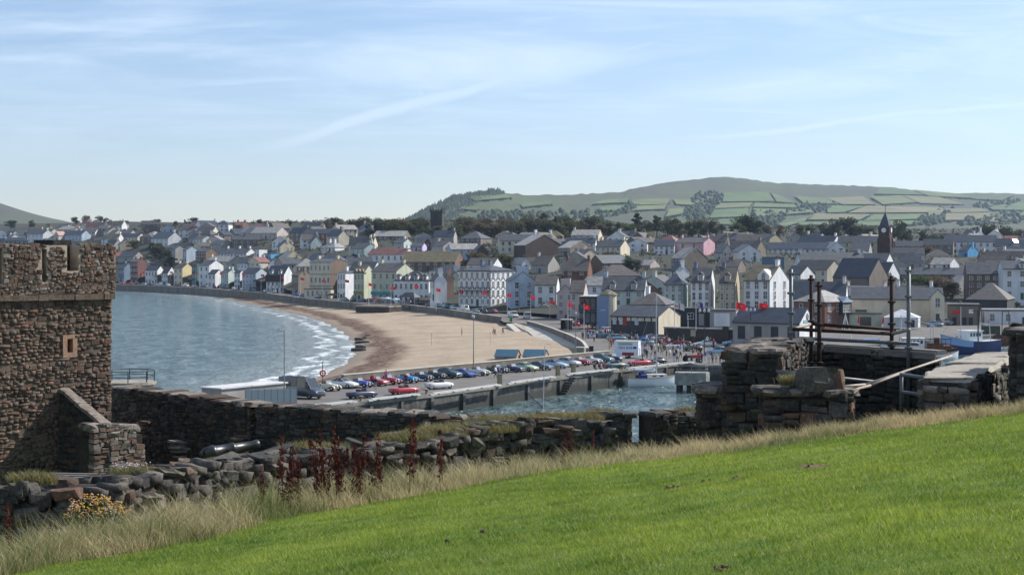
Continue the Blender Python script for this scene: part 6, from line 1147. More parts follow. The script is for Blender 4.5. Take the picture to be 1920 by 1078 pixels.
# ================================================================== VEHICLES
TYRE = mat('tyre', (.018, .018, .019), .85, 0); CHROME = mat('chrome', (.55, .55, .56), .18, 0, metal=.9); LAMP = mat('headlamp', (.6, .62, .62), .12, 0, spec=.8); SEAT = mat('seat_leather', (.05, .03, .025), .6, .2); CARGLASS = mat('car_glass', (.03, .04, .045), .05, 0, spec=.9); TRIM = mat('black_trim', (.02, .02, .02), .5, 0); REDL = mat('tail_lamp', (.35, .01, .01), .3, 0)
def paint(n, c): return mat('paint_'+n, c, .32, 0, coat=.7, spec=.5)
PC = dict(red=(.36, .012, .02), darkred=(.12, .012, .018), white=(.6, .6, .58), cream=(.55, .52, .40), navy=(.012, .02, .06), blue=(.02, .06, .32), skyblue=(.28, .42, .52), brightblue=(.02, .24, .52), green=(.012, .045, .03), palegreen=(.38, .48, .27), black=(.012, .012, .014), silver=(.42, .44, .46), grey=(.14, .15, .16), teal=(.03, .085, .1), maroon=(.13, .01, .025), steelblue=(.12, .2, .28), bluesteel=(.035, .05, .085))
PN = dict(red='red', darkred='dark red', white='white', cream='cream', navy='navy blue', blue='royal blue', skyblue='pale blue', brightblue='bright blue', green='dark green', palegreen='pale green', black='black', silver='silver', grey='grey', teal='dark teal', maroon='maroon', steelblue='steel blue', bluesteel='dark slate blue')
_cm = {}
def wheel_mesh(r, wdt, wire):
    k = (r, wdt, wire)
    if k not in _cm:
        t = MB().lathe([(r*.62, -wdt/2), (r*.94, -wdt/2), (r, -wdt*.3), (r, wdt*.3), (r*.94, wdt/2), (r*.62, wdt/2)], axis='y', n=16).mesh('wheel', TYRE, True); rm_ = MB().lathe([(.03, -wdt*.53), (r*.2, -wdt*.56), (r*.6, -wdt*.45), (r*.62, -wdt*.4), (r*.62, wdt*.4), (r*.6, wdt*.45), (r*.2, wdt*.56), (.03, wdt*.53)], axis='y', n=14).mesh('rim', CHROME, True); _cm[k] = (t, rm_)
    return _cm[k]
def ring(x, zl, zm, zt, w, wt, cr=.02): return [(x, -w*.9, zl), (x, -w, zl+.1), (x, -w, zm), (x, -wt, zt), (x, -wt*.5, zt+cr), (x, wt*.5, zt+cr), (x, wt, zt), (x, w, zm), (x, w, zl+.1), (x, w*.9, zl)]
# body stations per kind: (x, z low, shoulder, top, half width, half width top)
BODY = dict(
 roadster=[(-1.95, .38, .58, .66, .62, .5), (-1.85, .26, .66, .78, .72, .62), (-1.2, .2, .7, .86, .76, .66), (-.55, .19, .7, .87, .77, .66), (.5, .19, .7, .87, .77, .66), (1.1, .2, .68, .84, .76, .64), (1.7, .24, .62, .74, .72, .58), (1.95, .38, .55, .62, .62, .48)],
 coupe=[(-2.1, .4, .66, .76, .68, .56), (-2.0, .26, .74, .88, .8, .68), (-1.2, .2, .78, .92, .84, .72), (.6, .19, .78, .92, .84, .72), (1.3, .2, .72, .84, .83, .7), (1.95, .24, .62, .7, .78, .62), (2.15, .38, .54, .6, .68, .52)],
 saloon=[(-2.1, .42, .72, .84, .7, .6), (-2.0, .28, .8, .94, .82, .7), (-1.3, .22, .82, .97, .84, .74), (.7, .21, .82, .97, .84, .74), (1.3, .22, .78, .92, .83, .72), (1.95, .27, .7, .8, .8, .66), (2.12, .4, .6, .7, .7, .56)],
 hatch=[(-1.9, .42, .8, .95, .72, .62), (-1.82, .28, .88, 1.02, .82, .72), (-1, .22, .88, 1.02, .84, .74), (.8, .21, .87, 1.0, .84, .74), (1.4, .22, .82, .94, .82, .7), (1.85, .28, .7, .8, .76, .6), (1.95, .4, .6, .68, .66, .5)],
 suv=[(-2.2, .5, .95, 1.1, .8, .7), (-2.1, .34, 1.02, 1.16, .9, .8), (-1, .28, 1.02, 1.16, .92, .82), (1, .28, 1.02, 1.15, .92, .82), (1.6, .3, .95, 1.08, .9, .78), (2.1, .36, .82, .94, .84, .7), (2.2, .5, .7, .8, .72, .58)],
 wedge=[(-2.1, .4, .72, .84, .9, .8), (-2.0, .24, .82, .95, .98, .86), (-1, .18, .82, .96, .99, .86), (.2, .16, .7, .82, .97, .8), (1.2, .15, .56, .64, .95, .74), (2.0, .16, .38, .42, .88, .66), (2.15, .22, .32, .36, .8, .6)],
 van=[(-2.15, .36, .95, 1.05, .84, .8), (-2.1, .26, 1.0, 1.1, .9, .86), (.9, .24, 1.0, 1.1, .9, .86), (1.4, .25, .95, 1.06, .88, .8), (2.05, .3, .8, .9, .82, .66), (2.15, .42, .66, .74, .72, .56)],
 camper=[(-3.0, .4, 1.2, 1.35, .98, .96), (-2.95, .3, 1.25, 1.35, 1.02, 1.0), (1.6, .28, 1.25, 1.35, 1.02, 1.0), (2.1, .3, 1.12, 1.26, 1.0, .94), (2.75, .34, .92, 1.04, .96, .82), (2.98, .44, .74, .82, .86, .7)],
 morgan=[(-1.75, .4, .62, .72, .48, .36), (-1.5, .3, .7, .84, .56, .46), (-.7, .28, .72, .9, .58, .5), (.2, .28, .72, .92, .52, .44), (1.0, .3, .7, .88, .38, .28), (1.55, .34, .66, .82, .3, .2), (1.62, .4, .62, .76, .26, .17)])
# cabin: (x, z, half width) lower ring stations -> glass; roof stations
CAB = dict(coupe=([(-1.5, .92, .66), (-.55, .92, .7), (.75, .9, .72)], [(-.75, 1.24, .54), (-.3, 1.27, .56), (.1, 1.26, .55)]), saloon=([(-1.5, .97, .68), (-.5, .97, .72), (1.0, .95, .72)], [(-1.05, 1.36, .56), (-.4, 1.42, .58), (.25, 1.39, .57)]), hatch=([(-1.75, 1.02, .7), (-.5, 1.02, .73), (1.2, .98, .72)], [(-1.5, 1.42, .56), (-.5, 1.5, .6), (.4, 1.45, .58)]), suv=([(-2.05, 1.15, .76), (-.5, 1.16, .8), (1.2, 1.12, .78)], [(-1.85, 1.68, .66), (-.5, 1.76, .7), (.45, 1.7, .66)]), wedge=([(-1.3, .94, .7), (-.4, .9, .76), (1.25, .64, .66)], [(-.85, 1.08, .5), (-.3, 1.13, .54), (.1, 1.1, .52)]), van=([(-2.1, 1.08, .86), (0, 1.08, .87), (1.45, 1.04, .8)], [(-2.05, 1.8, .76), (0, 1.86, .78), (.8, 1.8, .74)]), camper=([(-2.97, 1.33, 1.0), (0, 1.33, 1.0), (2.2, 1.22, .92)], [(-2.92, 2.55, .9), (0, 2.62, .92), (1.35, 2.5, .86)]))
WH = dict(roadster=(1.22, -1.2, .31, .68), coupe=(1.35, -1.3, .32, .76), saloon=(1.33, -1.28, .32, .76), hatch=(1.25, -1.2, .31, .75), suv=(1.4, -1.35, .37, .82), wedge=(1.35, -1.25, .33, .88), van=(1.4, -1.3, .33, .8), camper=(1.95, -1.75, .36, .9), morgan=(1.2, -1.15, .33, .62))
def car_meshes(k):
    if k in _cm: return _cm[k]
    d = {}; ph = paint('red', PC['red'])
    d['body'] = MB().loft([ring(*s) for s in BODY[k]]).mesh('body', ph, True); cl = k in ('van', 'camper')
    if k in CAB:
        lo, up = CAB[k]; g = MB(); rf = MB(); n = len(lo)
        L_ = [(x, -w, z) for x, z, w in lo]; R_ = [(x, w, z) for x, z, w in lo]; U = [(x, -w, z) for x, z, w in up]; V = [(x, w, z) for x, z, w in up]
        vs = L_+R_+U+V; f = []; fm = []
        for i in range(n-1):
            solid = cl and i == 0; f += [(i, i+1, 2*n+i+1, 2*n+i), (n+i+1, n+i, 3*n+i, 3*n+i+1)]; fm += [1 if solid else 0]*2
        f += [(0, 2*n, 3*n, n), (n-1, 2*n-1, 4*n-1, 3*n-1)]; fm += [1 if k == 'camper' else 0, 0]
        g.add(vs, f); g.m = fm; d['cabin_glass'] = g.mesh('cabin_glass', [CARGLASS, ph])
        th = .045; up2 = [(x, z+th, w*.86) for x, z, w in up]
        rf.loft([[(x, -w*1.03, z-.03), (x, -w2, z2), (x, w2, z2), (x, w*1.03, z-.03)] for (x, z, w), (_, z2, w2) in zip(up, up2)]); d['roof'] = rf.mesh('roof', ph, True)
        p = MB()
        for i in ([0, 1, n-1] if not cl else [1, n-1]):
            for s in (0, 1): a, b = vs[s*n+i], vs[(2+s)*n+i]; p.tube(a, b, .035, 0, 5)
        d['pillars'] = p.mesh('pillars', ph)
    if k in ('roadster', 'morgan'):
        x0, zb, w = (.42, .86, .6) if k == 'roadster' else (.15, .9, .5); hh = .36
        d['windscreen'] = MB().add([(x0, -w, zb), (x0, w, zb), (x0-.18, w*.86, zb+hh), (x0-.18, -w*.86, zb+hh)], [(0, 1, 2, 3)]).mesh('windscreen', mat('clear_screen', (.25, .28, .3), .05, 0, spec=.9))
        d['screen_frame'] = MB().path([(x0, -w, zb), (x0-.18, -w*.86, zb+hh), (x0-.18, w*.86, zb+hh), (x0, w, zb)], .022).mesh('screen_frame', CHROME)
        d['seats'] = MB().bx(x0-1.0, x0-.06, -w*.88, w*.88, zb-.25, zb+.035).bx(x0-.98, x0-.8, -w*.8, -.06, zb, zb+.22).bx(x0-.98, x0-.8, .06, w*.8, zb, zb+.22).mesh('seats', SEAT)
    if k == 'morgan':
        fe = MB()
        for s in (-1, 1):
            prof = [(1.72, .42), (1.6, .6), (1.3, .73), (1.0, .68), (.6, .5), (.1, .34), (-.6, .3)]; fe.loft([[(x, s*.46, z-.06), (x, s*.44, z), (x, s*.58, z+.05), (x, s*.74, z), (x, s*.76, z-.1)] for x, z in prof], cap=True)
            prof = [(-.55, .32), (-.8, .6), (-1.15, .74), (-1.5, .66), (-1.75, .46)]; fe.loft([[(x, s*.46, z-.06), (x, s*.46, z), (x, s*.6, z+.04), (x, s*.74, z), (x, s*.75, z-.1)] for x, z in prof], cap=True)
        d['fenders'] = fe.mesh('fenders', ph, True); d['grille'] = MB().bx(1.62, 1.7, -.2, .2, .42, .78).mesh('grille', CHROME)
        d['spare_wheel'] = wheel_mesh(.31, .16, True)[0]
    _cm[k] = d; return d
def lampm():
    if 'hl' not in _cm: _cm['hl'] = MB().lathe([(.02, -.05), (.1, -.03), (.105, .02), (.05, .05)], axis='x', n=10).mesh('headlight', LAMP, True); _cm['tl'] = MB().box((0, 0, 0), (.05, .2, .1)).mesh('tail_light', REDL)
    return _cm['hl'], _cm['tl']
def car(kind, col, pos, head, label, group=None, name='car', cat='car', detail=True, sc=1.0, top=None):
    """head: heading in degrees, 0 = to the right, 90 = away"""
    d = car_meshes(kind); t = thing(name, label, cat, pos, R(head), group, (sc, sc, sc)); p = paint(col, PC[col])
    for k, me in d.items():
        if k == 'spare_wheel': o = ob('spare_wheel', me, t, (-1.82, 0, .62), R(90)); continue
        o = ob(k, me, t)
        if k in ('body', 'roof', 'pillars', 'fenders'): own(o, top if (k == 'roof' and top) else p)
        if k == 'cabin_glass': own(o, p, 1)
    f, b, r, y = WH[kind]; tm, rmh = wheel_mesh(r, .17 if kind in ('roadster', 'morgan') else .2, True)
    for x in (f, b):
        for s in (-1, 1): w = ob('wheel', tm, t, (x, s*(y-.02), r)); (ob('rim', rmh, w) if detail else None)
    if detail:
        hl, tl = lampm(); bx_ = BODY[kind][-1][0]; hw = {'morgan': .36, 'camper': .72, 'wedge': .62}.get(kind, .52); hz = {'camper': .86, 'van': .76, 'suv': .84, 'wedge': .36, 'morgan': .7}.get(kind, .62)
        for s in (-1, 1): ob('headlight', hl, t, (bx_-.04 if kind != 'morgan' else 1.5, s*hw, hz)); ob('tail_light', tl, t, (BODY[kind][0][0]-.01, s*hw*.95, hz+.02))
        W_ = BODY[kind][-1][4]
        ob('bumper', MB().bx(bx_-.08, bx_+.06, -W_, W_, .33, .43).mesh('bumper', CHROME if kind in ('roadster', 'coupe', 'morgan', 'saloon') else TRIM), t)
        if kind == 'camper':
            MB().bx(bx_-.3, bx_+.03, -.5, .5, .8, .95).build('grille', CHROME, t); MB().add([(2.15, -.86, 1.3), (2.15, .86, 1.3), (1.45, .8, 2.2), (1.45, -.8, 2.2)], [(0, 1, 2, 3)]).build('windscreen_sheen', mat('screen_sheen', (.13, .17, .16), .08, 0, spec=.9), t)  # pale pane on the windscreen, its sheen put into the colour
            for x in (-1.6, .3): MB().bx(x-.5, x+.5, -.4, .4, 2.62, 2.75).build('roof_vent', wm('silver'), t)
            MB().path([(-2.6, -.8, 2.68), (1.0, -.8, 2.68), (1.0, .8, 2.68), (-2.6, .8, 2.68)], .03).build('roof_rack', CHROME, t)
            for s in (-1, 1): MB().bx(1.7, 1.9, s*1.02-.02, s*1.3, 1.35, 1.7).build('mirror', TRIM, t)
            MB().bx(-1.9, -.9, -1.0, -.94, 1.5, 2.0).build('side_window', CARGLASS, t)
    return t
def gz(px, py, z=DECK): p = G(px, py, z); p.z = z; return p
QH = math.degrees(math.atan2(QD.y, QD.x)); QO = math.degrees(math.atan2(QN.y, QN.x))
def traffic():
    car('camper', 'bluesteel', gz(566, 746), QO+2, 'dark blue high roofed camper van at the end of the classic car row', name='camper_van', cat='van')
    row = [('morgan', 'cream', 629, 733, 'cream vintage roadster with flared wings beside the camper van'), ('coupe', 'white', 656, 728, 'white modern convertible with black hood in the classic car row'), ('morgan', 'blue', 688, 727, 'royal blue vintage roadster parked next to the white convertible'), ('roadster', 'red', 717, 723.5, 'small red roadster with white windscreen beside a royal blue one'), ('morgan', 'red', 743, 721, 'red vintage roadster with flared wings on the quay'), ('morgan', 'brightblue', 776, 718, 'bright blue vintage roadster with flared wings on the quay'), ('morgan', 'navy', 803, 714.5, 'navy blue vintage roadster right of the bright blue one'), ('morgan', 'black', 828, 711, 'black vintage roadster with chrome grille in the quay row'), ('saloon', 'green', 853, 709, 'dark green old saloon with flashing windscreen left of the blue supercar'), ('wedge', 'blue', 882, 707, 'low wedge shaped royal blue supercar with rear wing'), ('morgan', 'white', 909, 704.5, 'white vintage roadster beside the blue supercar'), ('morgan', 'green', 946, 700, 'dark green vintage roadster with pale windscreen on the quay'), ('roadster', 'navy', 972, 698, 'navy blue small roadster left of the pale green car'), ('coupe', 'palegreen', 997, 696, 'pale green classic sports car in the quay row'), ('coupe', 'bluesteel', 1024, 694, 'dark slate blue sports coupe beside the pale green car'), ('coupe', 'skyblue', 1052, 690.5, 'pale blue convertible coupe with dark hood on the quay'), ('saloon', 'silver', 1077, 687.5, 'silver grey classic saloon with rounded roof on the quay'), ('morgan', 'red', 1100, 685, 'red vintage roadster with cream windscreen right of the silver saloon'), ('morgan', 'white', 1121, 682.5, 'white and black vintage roadster left of the teal saloon'), ('saloon', 'teal', 1140, 680, 'dark teal saloon car near the fish bar trailer'), ('roadster', 'navy', 1160, 677.5, 'navy roadster parked against the fish bar trailer')]
    r = random.Random(1)
    for k, c, px, py, lb in row:
        p = gz(px, py); p = p-Vector((QN.x, QN.y, 0))*1.2; car(k, c, p, QO+r.uniform(-5, 5), lb, 'classic cars parked nose out along the quay', top=TRIM if c in ('white', 'skyblue') and k == 'coupe' else None)
    for k, c, px, py, lb, dh in (('roadster', 'navy', 689, 747, 'navy convertible with tan seats driving along the quay kerb', 0), ('roadster', 'red', 768, 739.5, 'red open roadster driving along the quay kerb', -3), ('roadster', 'white', 834, 729.5, 'white open roadster driving along the quay kerb', 0), ('roadster', 'teal', 1163, 691.5, 'dark teal open tourer parked beside the quay kerb', -6), ('roadster', 'red', 1208, 686.5, 'red open sports car parked behind the moored yacht', 170), ('morgan', 'black', 1240, 684, 'black vintage tourer behind the yacht mast', 172)):
        p = gz(px, py)-Vector((QN.x, QN.y, 0))*.9; car(k, c, p, QH+dh-14, lb, 'open cars along the quay kerb')
    sq = [('coupe', 'blue', 1217, 638, 170, 'royal blue sports coupe among the crowd on the square'), ('coupe', 'white', 1322, 650, 185, 'white sports coupe below the flag wall'), ('coupe', 'skyblue', 1376, 648, 190, 'pale blue sports coupe below the flag wall'), ('morgan', 'darkred', 1279, 648, -10, 'dark red long vintage tourer on the square'), ('saloon', 'skyblue', 1347, 665, 170, 'pale blue saloon behind the standing visitors'), ('hatch', 'steelblue', 1156, 640, 20, 'steel blue rounded hatchback behind the fish bar trailer'), ('roadster', 'skyblue', 1124, 632, 30, 'pale blue roadster near the seated visitors'), ('coupe', 'red', 1152, 616, 40, 'red sports coupe near the long slate shed'), ('saloon', 'red', 1086, 612, 60, 'red saloon behind the bus shelter'), ('suv', 'blue', 1104, 608, 50, 'royal blue off road car below the harbour building'), ('saloon', 'green', 1122, 614, 40, 'dark green saloon on the crowded square'), ('coupe', 'maroon', 1138, 619, 35, 'maroon coupe on the crowded square'), ('saloon', 'skyblue', 1206, 648, 175, 'pale blue saloon behind the trailer end'), ('hatch', 'black', 1172, 626, 30, 'black hatchback beside the long slate shed'), ('saloon', 'black', 1185, 630, 30, 'black saloon beside the long slate shed'), ('morgan', 'red', 1202, 632, 20, 'red vintage tourer beside the long slate shed'), ('roadster', 'white', 1262, 655, 175, 'white roadster hemmed in by the crowd'), ('saloon', 'navy', 1238, 646, 165, 'navy saloon hemmed in by the crowd'), ('morgan', 'green', 1300, 658, 10, 'dark green vintage tourer near the tractor'), ('roadster', 'silver', 1168, 634, 25, 'silver roadster left of the trailer end'), ('hatch', 'white', 1142, 626, 30, 'white hatchback on the crowded square'), ('coupe', 'grey', 1128, 608, 40, 'grey coupe below the round stair tower'), ('roadster', 'maroon', 1400, 652, 175, 'maroon roadster behind the ruined pier top'), ('saloon', 'cream', 1240, 640, 10, 'cream saloon below the flag wall end'), ('roadster', 'black', 1190, 644, 150, 'black roadster behind the trailer roof')]
    for k, c, px, py, hd, lb in sq: car(k, c, gz(px, py), hd, lb, 'show cars on the square')
    # promenade: everyday cars, rows face along the road
    pr = [(221, 533.5, 'hatch', 'red'), (232, 534, 'saloon', 'red'), (254, 534.3, 'hatch', 'black'), (267, 534.8, 'saloon', 'steelblue'), (280, 535.2, 'hatch', 'navy'), (292, 536, 'van', 'white'), (308, 536.6, 'hatch', 'white'), (329, 537.4, 'saloon', 'maroon'), (347, 537.8, 'van', 'white'), (365, 538.8, 'saloon', 'silver'), (383, 539.8, 'hatch', 'grey'), (402, 541, 'saloon', 'maroon'), (420, 542.4, 'hatch', 'black'), (438, 543.6, 'saloon', 'white'), (455, 545, 'hatch', 'white'), (496, 548.5, 'saloon', 'silver'), (511, 550, 'saloon', 'silver'), (526, 546, 'hatch', 'black'), (555, 555.5, 'hatch', 'blue'), (569, 557, 'saloon', 'black'), (582, 558.5, 'saloon', 'black'), (598, 560, 'suv', 'green'), (540, 546, 'saloon', 'grey'), (560, 548, 'hatch', 'silver'), (646, 564.5, 'saloon', 'grey'), (662, 566, 'hatch', 'green'), (679, 567, 'saloon', 'black'), (696, 567.5, 'hatch', 'maroon'), (712, 567.5, 'saloon', 'maroon'), (620, 556, 'van', 'silver'), (806, 575.5, 'hatch', 'maroon'), (822, 576.5, 'saloon', 'steelblue'), (836, 578.5, 'suv', 'steelblue'), (852, 581, 'hatch', 'silver'), (868, 584, 'van', 'white'), (888, 588, 'saloon', 'steelblue'), (843, 570, 'hatch', 'black'), (826, 568, 'suv', 'steelblue'), (924, 578, 'suv', 'black'), (936, 579, 'saloon', 'black'), (944, 581, 'saloon', 'white'), (922, 589, 'hatch', 'maroon'), (962, 596, 'van', 'white'), (988, 598, 'van', 'silver'), (908, 590, 'hatch', 'navy')]
    word = dict(hatch='hatchback', saloon='saloon', suv='off road car', van='small van')
    for i, (px, py, k, c) in enumerate(pr):
        j = min(range(len(PROM)-1), key=lambda q: abs(PX((PROM[q].x, PROM[q].y, 3))[0]+PX((PROM[q+1].x, PROM[q+1].y, 3))[0]-2*px)); dv = PROM[j+1]-PROM[j]; hd = math.degrees(math.atan2(dv.y, dv.x)); p = gz(px, py, prom_z(px)); nn = Vector((-dv.y, dv.x)).normalized(); dd = sdist(np.array([p.x]), np.array([p.y]), PROM)[0]
        if abs(dd) < 2.6: p += Vector((nn.x, nn.y, 0))*(2.6-dd)
        car(k, c, p, hd+(180 if i % 3 else 0)+random.uniform(-18, 35), '%s %s parked along the promenade' % (PN[c], word[k]), '%s %ss on the promenade' % (PN[c], word[k]), detail=px > 500)
    for px, py, k, c, lb in ((1806, 607, 'van', 'white', 'white delivery van on the harbour road'), (1770, 610, 'suv', 'grey', 'grey pickup behind the black hulled trawler'), (1752, 613, 'saloon', 'steelblue', 'steel blue saloon behind the black hulled trawler'), (1905, 606, 'suv', 'black', 'black off road car outside the white shops')): car(k, c, gz(px, py), 12, lb)
traffic()
# ---- the fish bar trailer and a vintage tractor
def specials():
    p = gz(1180, 671); t = thing('fish_bar_trailer', 'white catering trailer lettered fish bar with red lower panel', 'trailer', p, R(-16)); 
    MB().bx(-2.35, 1.75, -1.05, 1.05, .45, 2.85).build('body', mat('trailer_white', (.66, .72, .82), .5, .05), t); MB().bx(-2.4, 1.8, -1.1, 1.1, 2.85, 2.92).build('roof', wm('cream'), t); MB().bx(-1.0, 1.0, -1.09, -1.04, .5, 1.0).build('red_panel', mat('panel_red', (.25, .02, .03), .5, 0), t)
    for s, z, sz, m_, x in (('FISH BAR', 1.75, .6, mat('letter_navy', (.02, .02, .06), .6, 0), -.45),): o = ob('lettering', text_mesh(s, sz, m_), t, (x, -1.065, z)); o.rotation_euler = (R(90), 0, 0)
    MB().bx(-1.75, .75, -1.066, -1.052, 2.2, 2.62).build('name_panel', mat('panel_green', (.30, .40, .38), .6, .35, 6), t); fe_ = MB().prism([(.95+.35*math.cos(a*.6), .1+.18*math.sin(a*.6)) for a in range(10)], 0, .02).build('fish_emblem', mat('letter_navy', (.02, .02, .06)), t); fe_.location = (.2, -1.07, 1.7); fe_.rotation_euler = (R(90), 0, 0)
    MB().bx(1.74, 1.79, -.35, .35, .5, 1.7).build('door', wm('grey'), t)
    for s in (-1, 1): w = ob('wheel', wheel_mesh(.32, .2, True)[0], t, (-.2, s*.9, .32)); ob('rim', wheel_mesh(.32, .2, True)[1], w)
    MB().tube((1.75, 0, .45), (2.7, 0, .4), .05).build('tow_bar', TRIM, t)
    p = gz(1297, 680); t = thing('vintage_tractor', 'old red and grey vintage tractor among the crowd', 'tractor', p, R(15)); 
    MB().bx(-.3, 1.5, -.35, .35, .75, 1.25).build('engine_cover', paint('red', PC['red']), t); MB().bx(-.9, -.3, -.3, .3, .6, .95).build('chassis', TRIM, t); MB().bx(-.95, -.5, -.25, .25, 1.05, 1.15).bx(-1.0, -.93, -.25, .25, 1.1, 1.45).build('seat', SEAT, t); MB().tube((1.0, 0, 1.25), (1.0, 0, 1.85), .04).build('exhaust_pipe', TRIM, t); MB().lathe([(.18, 0), (.2, .02), (.18, .04)], (-.25, 0, 1.45), 'z', 12).build('steering_wheel', TRIM, t)
    for x, r_ in ((-.7, .62), (1.25, .36)):
        for s in (-1, 1): w = ob('wheel', wheel_mesh(r_, .26, True)[0], t, (x, s*.6, r_)); ob('rim', wheel_mesh(r_, .26, True)[1], w)
specials()
# ================================================================== PEOPLE
def person_proto(pose):
    import bmesh
    J = dict(pel=(0, 0, .92, .125), wa=(0, 0, 1.08, .125), ch=(0, 0, 1.30, .15), nk=(0, 0, 1.46, .058), hd=(0, -.01, 1.56, .085), hd2=(0, -.015, 1.66, .095), top=(0, 0, 1.73, .06), ls=(-.19, 0, 1.39, .062), le=(-.25, .02, 1.12, .05), lw=(-.24, -.06, .88, .036), lh=(-.24, -.09, .79, .036), rs=(.19, 0, 1.39, .062), re=(.25, .02, 1.12, .05), rw=(.24, -.06, .88, .036), rh=(.24, -.09, .79, .036), lp=(-.095, 0, .86, .098), lk=(-.1, -.02, .48, .066), la=(-.1, .02, .09, .045), lt=(-.11, -.15, .04, .04), rp=(.095, 0, .86, .098), rk=(.1, -.02, .48, .066), ra=(.1, .02, .09, .045), rt=(.11, -.15, .04, .04))
    if pose == 'walk': J.update(lk=(-.1, -.16, .5, .066), la=(-.1, -.24, .1, .045), lt=(-.11, -.40, .06, .04), rk=(.1, .06, .48, .066), ra=(.1, .3, .13, .045), rt=(.11, .18, .05, .04), lw=(-.24, .12, .92, .036), lh=(-.24, .16, .85, .036), rw=(.24, -.2, .95, .036), rh=(.24, -.27, .88, .036))
    if pose == 'point': J.update(re=(.3, -.2, 1.22, .05), rw=(.3, -.42, 1.3, .036), rh=(.3, -.52, 1.33, .036))
    if pose == 'hold': J.update(lw=(-.12, -.24, 1.18, .036), lh=(-.06, -.28, 1.22, .036), rw=(.12, -.24, 1.18, .036), rh=(.06, -.28, 1.22, .036))
    if pose == 'sit': J.update(lk=(-.12, -.42, .86, .066), la=(-.12, -.44, .44, .045), lt=(-.12, -.58, .4, .04), rk=(.12, -.42, .86, .066), ra=(.12, -.44, .44, .045), rt=(.12, -.58, .4, .04), lw=(-.2, -.25, .98, .036), lh=(-.18, -.33, .95, .036), rw=(.2, -.25, .98, .036), rh=(.18, -.33, .95, .036))
    E = 'pel-wa wa-ch ch-nk nk-hd hd-hd2 hd2-top ch-ls ls-le le-lw lw-lh ch-rs rs-re re-rw rw-rh pel-lp lp-lk lk-la la-lt pel-rp rp-rk rk-ra ra-rt'.split(); K = list(J)
    me = bpy.data.meshes.new('person'); me.from_pydata([J[k][:3] for k in K], [tuple(K.index(q) for q in e.split('-')) for e in E], []); o = bpy.data.objects.new('tmp', me); COL.objects.link(o)
    o.modifiers.new('s', 'SKIN'); sv = me.skin_vertices[0].data
    for i, k in enumerate(K): sv[i].radius = (J[k][3]*(1.25 if k in ('pel', 'wa', 'ch') else 1), J[k][3]*(.85 if k in ('pel', 'wa', 'ch') else 1)); sv[i].use_root = (k == 'pel')
    ss = o.modifiers.new('b', 'SUBSURF'); ss.levels = 1; ss.render_levels = 1
    m2 = bpy.data.meshes.new_from_object(o.evaluated_get(bpy.context.evaluated_depsgraph_get())); bpy.data.objects.remove(o); bpy.data.meshes.remove(me)
    m2.name = 'person'; m2.materials.clear()
    for n, c in (('top', (.3, .3, .3)), ('trousers', (.05, .06, .1)), ('skin', (.42, .26, .19)), ('hair', (.06, .045, .035)), ('shoes', (.03, .03, .03))): m2.materials.append(mat('cloth_'+n, c, .85, 0))
    hands = [Vector(J[k][:3]) for k in ('lh', 'rh')]; wr = [Vector(J[k][:3]) for k in ('lw', 'rw')]; feet = [Vector(J[k][:3]) for k in ('lt', 'rt', 'la', 'ra')]
    for p in m2.polygons:
        c = p.center; p.use_smooth = True; i = 0
        dl = min((c-Vector(J[a][:3]).lerp(Vector(J[b][:3]), t)).length for a, b in (('lp', 'lk'), ('lk', 'la'), ('rp', 'rk'), ('rk', 'ra')) for t in (0, .25, .5, .75, 1)); dt = min((c-Vector(J[a][:3]).lerp(Vector(J[b][:3]), t)).length for a, b in (('ls', 'le'), ('le', 'lw'), ('rs', 're'), ('re', 'rw')) for t in (0, .25, .5, .75, 1))
        if c.z > 1.46: i = 3 if (c.z > 1.645 or (c.z > 1.53 and c.y > .02)) else 2
        elif min((c-h_).length for h_ in hands) < .075: i = 2
        elif min((c-f_).length for f_ in feet) < .075: i = 4
        elif dl < dt and c.z < .97: i = 1
        p.material_index = i
    return m2
PP = {k: person_proto(k) for k in ('stand', 'walk', 'point', 'hold', 'sit')}
TOPS = dict(red=(.42, .02, .03), white=(.6, .6, .6), navy=(.02, .03, .08), black=(.02, .02, .02), blue=(.06, .15, .4), pink=(.5, .16, .25), grey=(.2, .2, .21), green=(.05, .2, .06), purple=(.13, .07, .22), cream=(.5, .45, .35), lightblue=(.35, .45, .6), maroon=(.16, .02, .03))
TN = dict(lightblue='light blue', navy='navy blue'); TR = dict(dark=(.02, .022, .03), jeans=(.04, .06, .12), beige=(.32, .26, .18), grey=(.1, .1, .1), white=(.5, .5, .5)); HAIR = ((.05, .035, .025), (.3, .29, .28), (.02, .02, .02), (.2, .13, .06))
def person(px, py, top, tr='dark', pose='stand', face=0, where='in the crowd on the square', z=DECK, dz=0, hs=None, base=None):
    p = base or gz(px, py, z); r = random.Random(px*7+py); v = {'stand': 'standing', 'walk': 'walking', 'point': 'pointing', 'hold': 'holding something', 'sit': 'sitting'}[pose]
    lb = 'person in %s top and %s %s %s %s' % (TN.get(top, top), {'dark': 'dark', 'jeans': 'blue', 'beige': 'beige', 'grey': 'grey', 'white': 'white'}[tr], 'trousers', v, where)
    o = ob('person', PP[pose], None, (p.x, p.y, p.z+dz), R(face), [r.uniform(.93, 1.05)]*3, lb, 'person', 'people in %s tops %s %s' % (TN.get(top, top), v, where))
    own(o, mat('top_'+top, TOPS[top], .85, 0), 0); own(o, mat('trousers_'+tr, TR[tr], .85, 0), 1); hi = r.randrange(4); own(o, mat('hair_%d' % hi, HAIR[hi], .8, 0), 3); return o
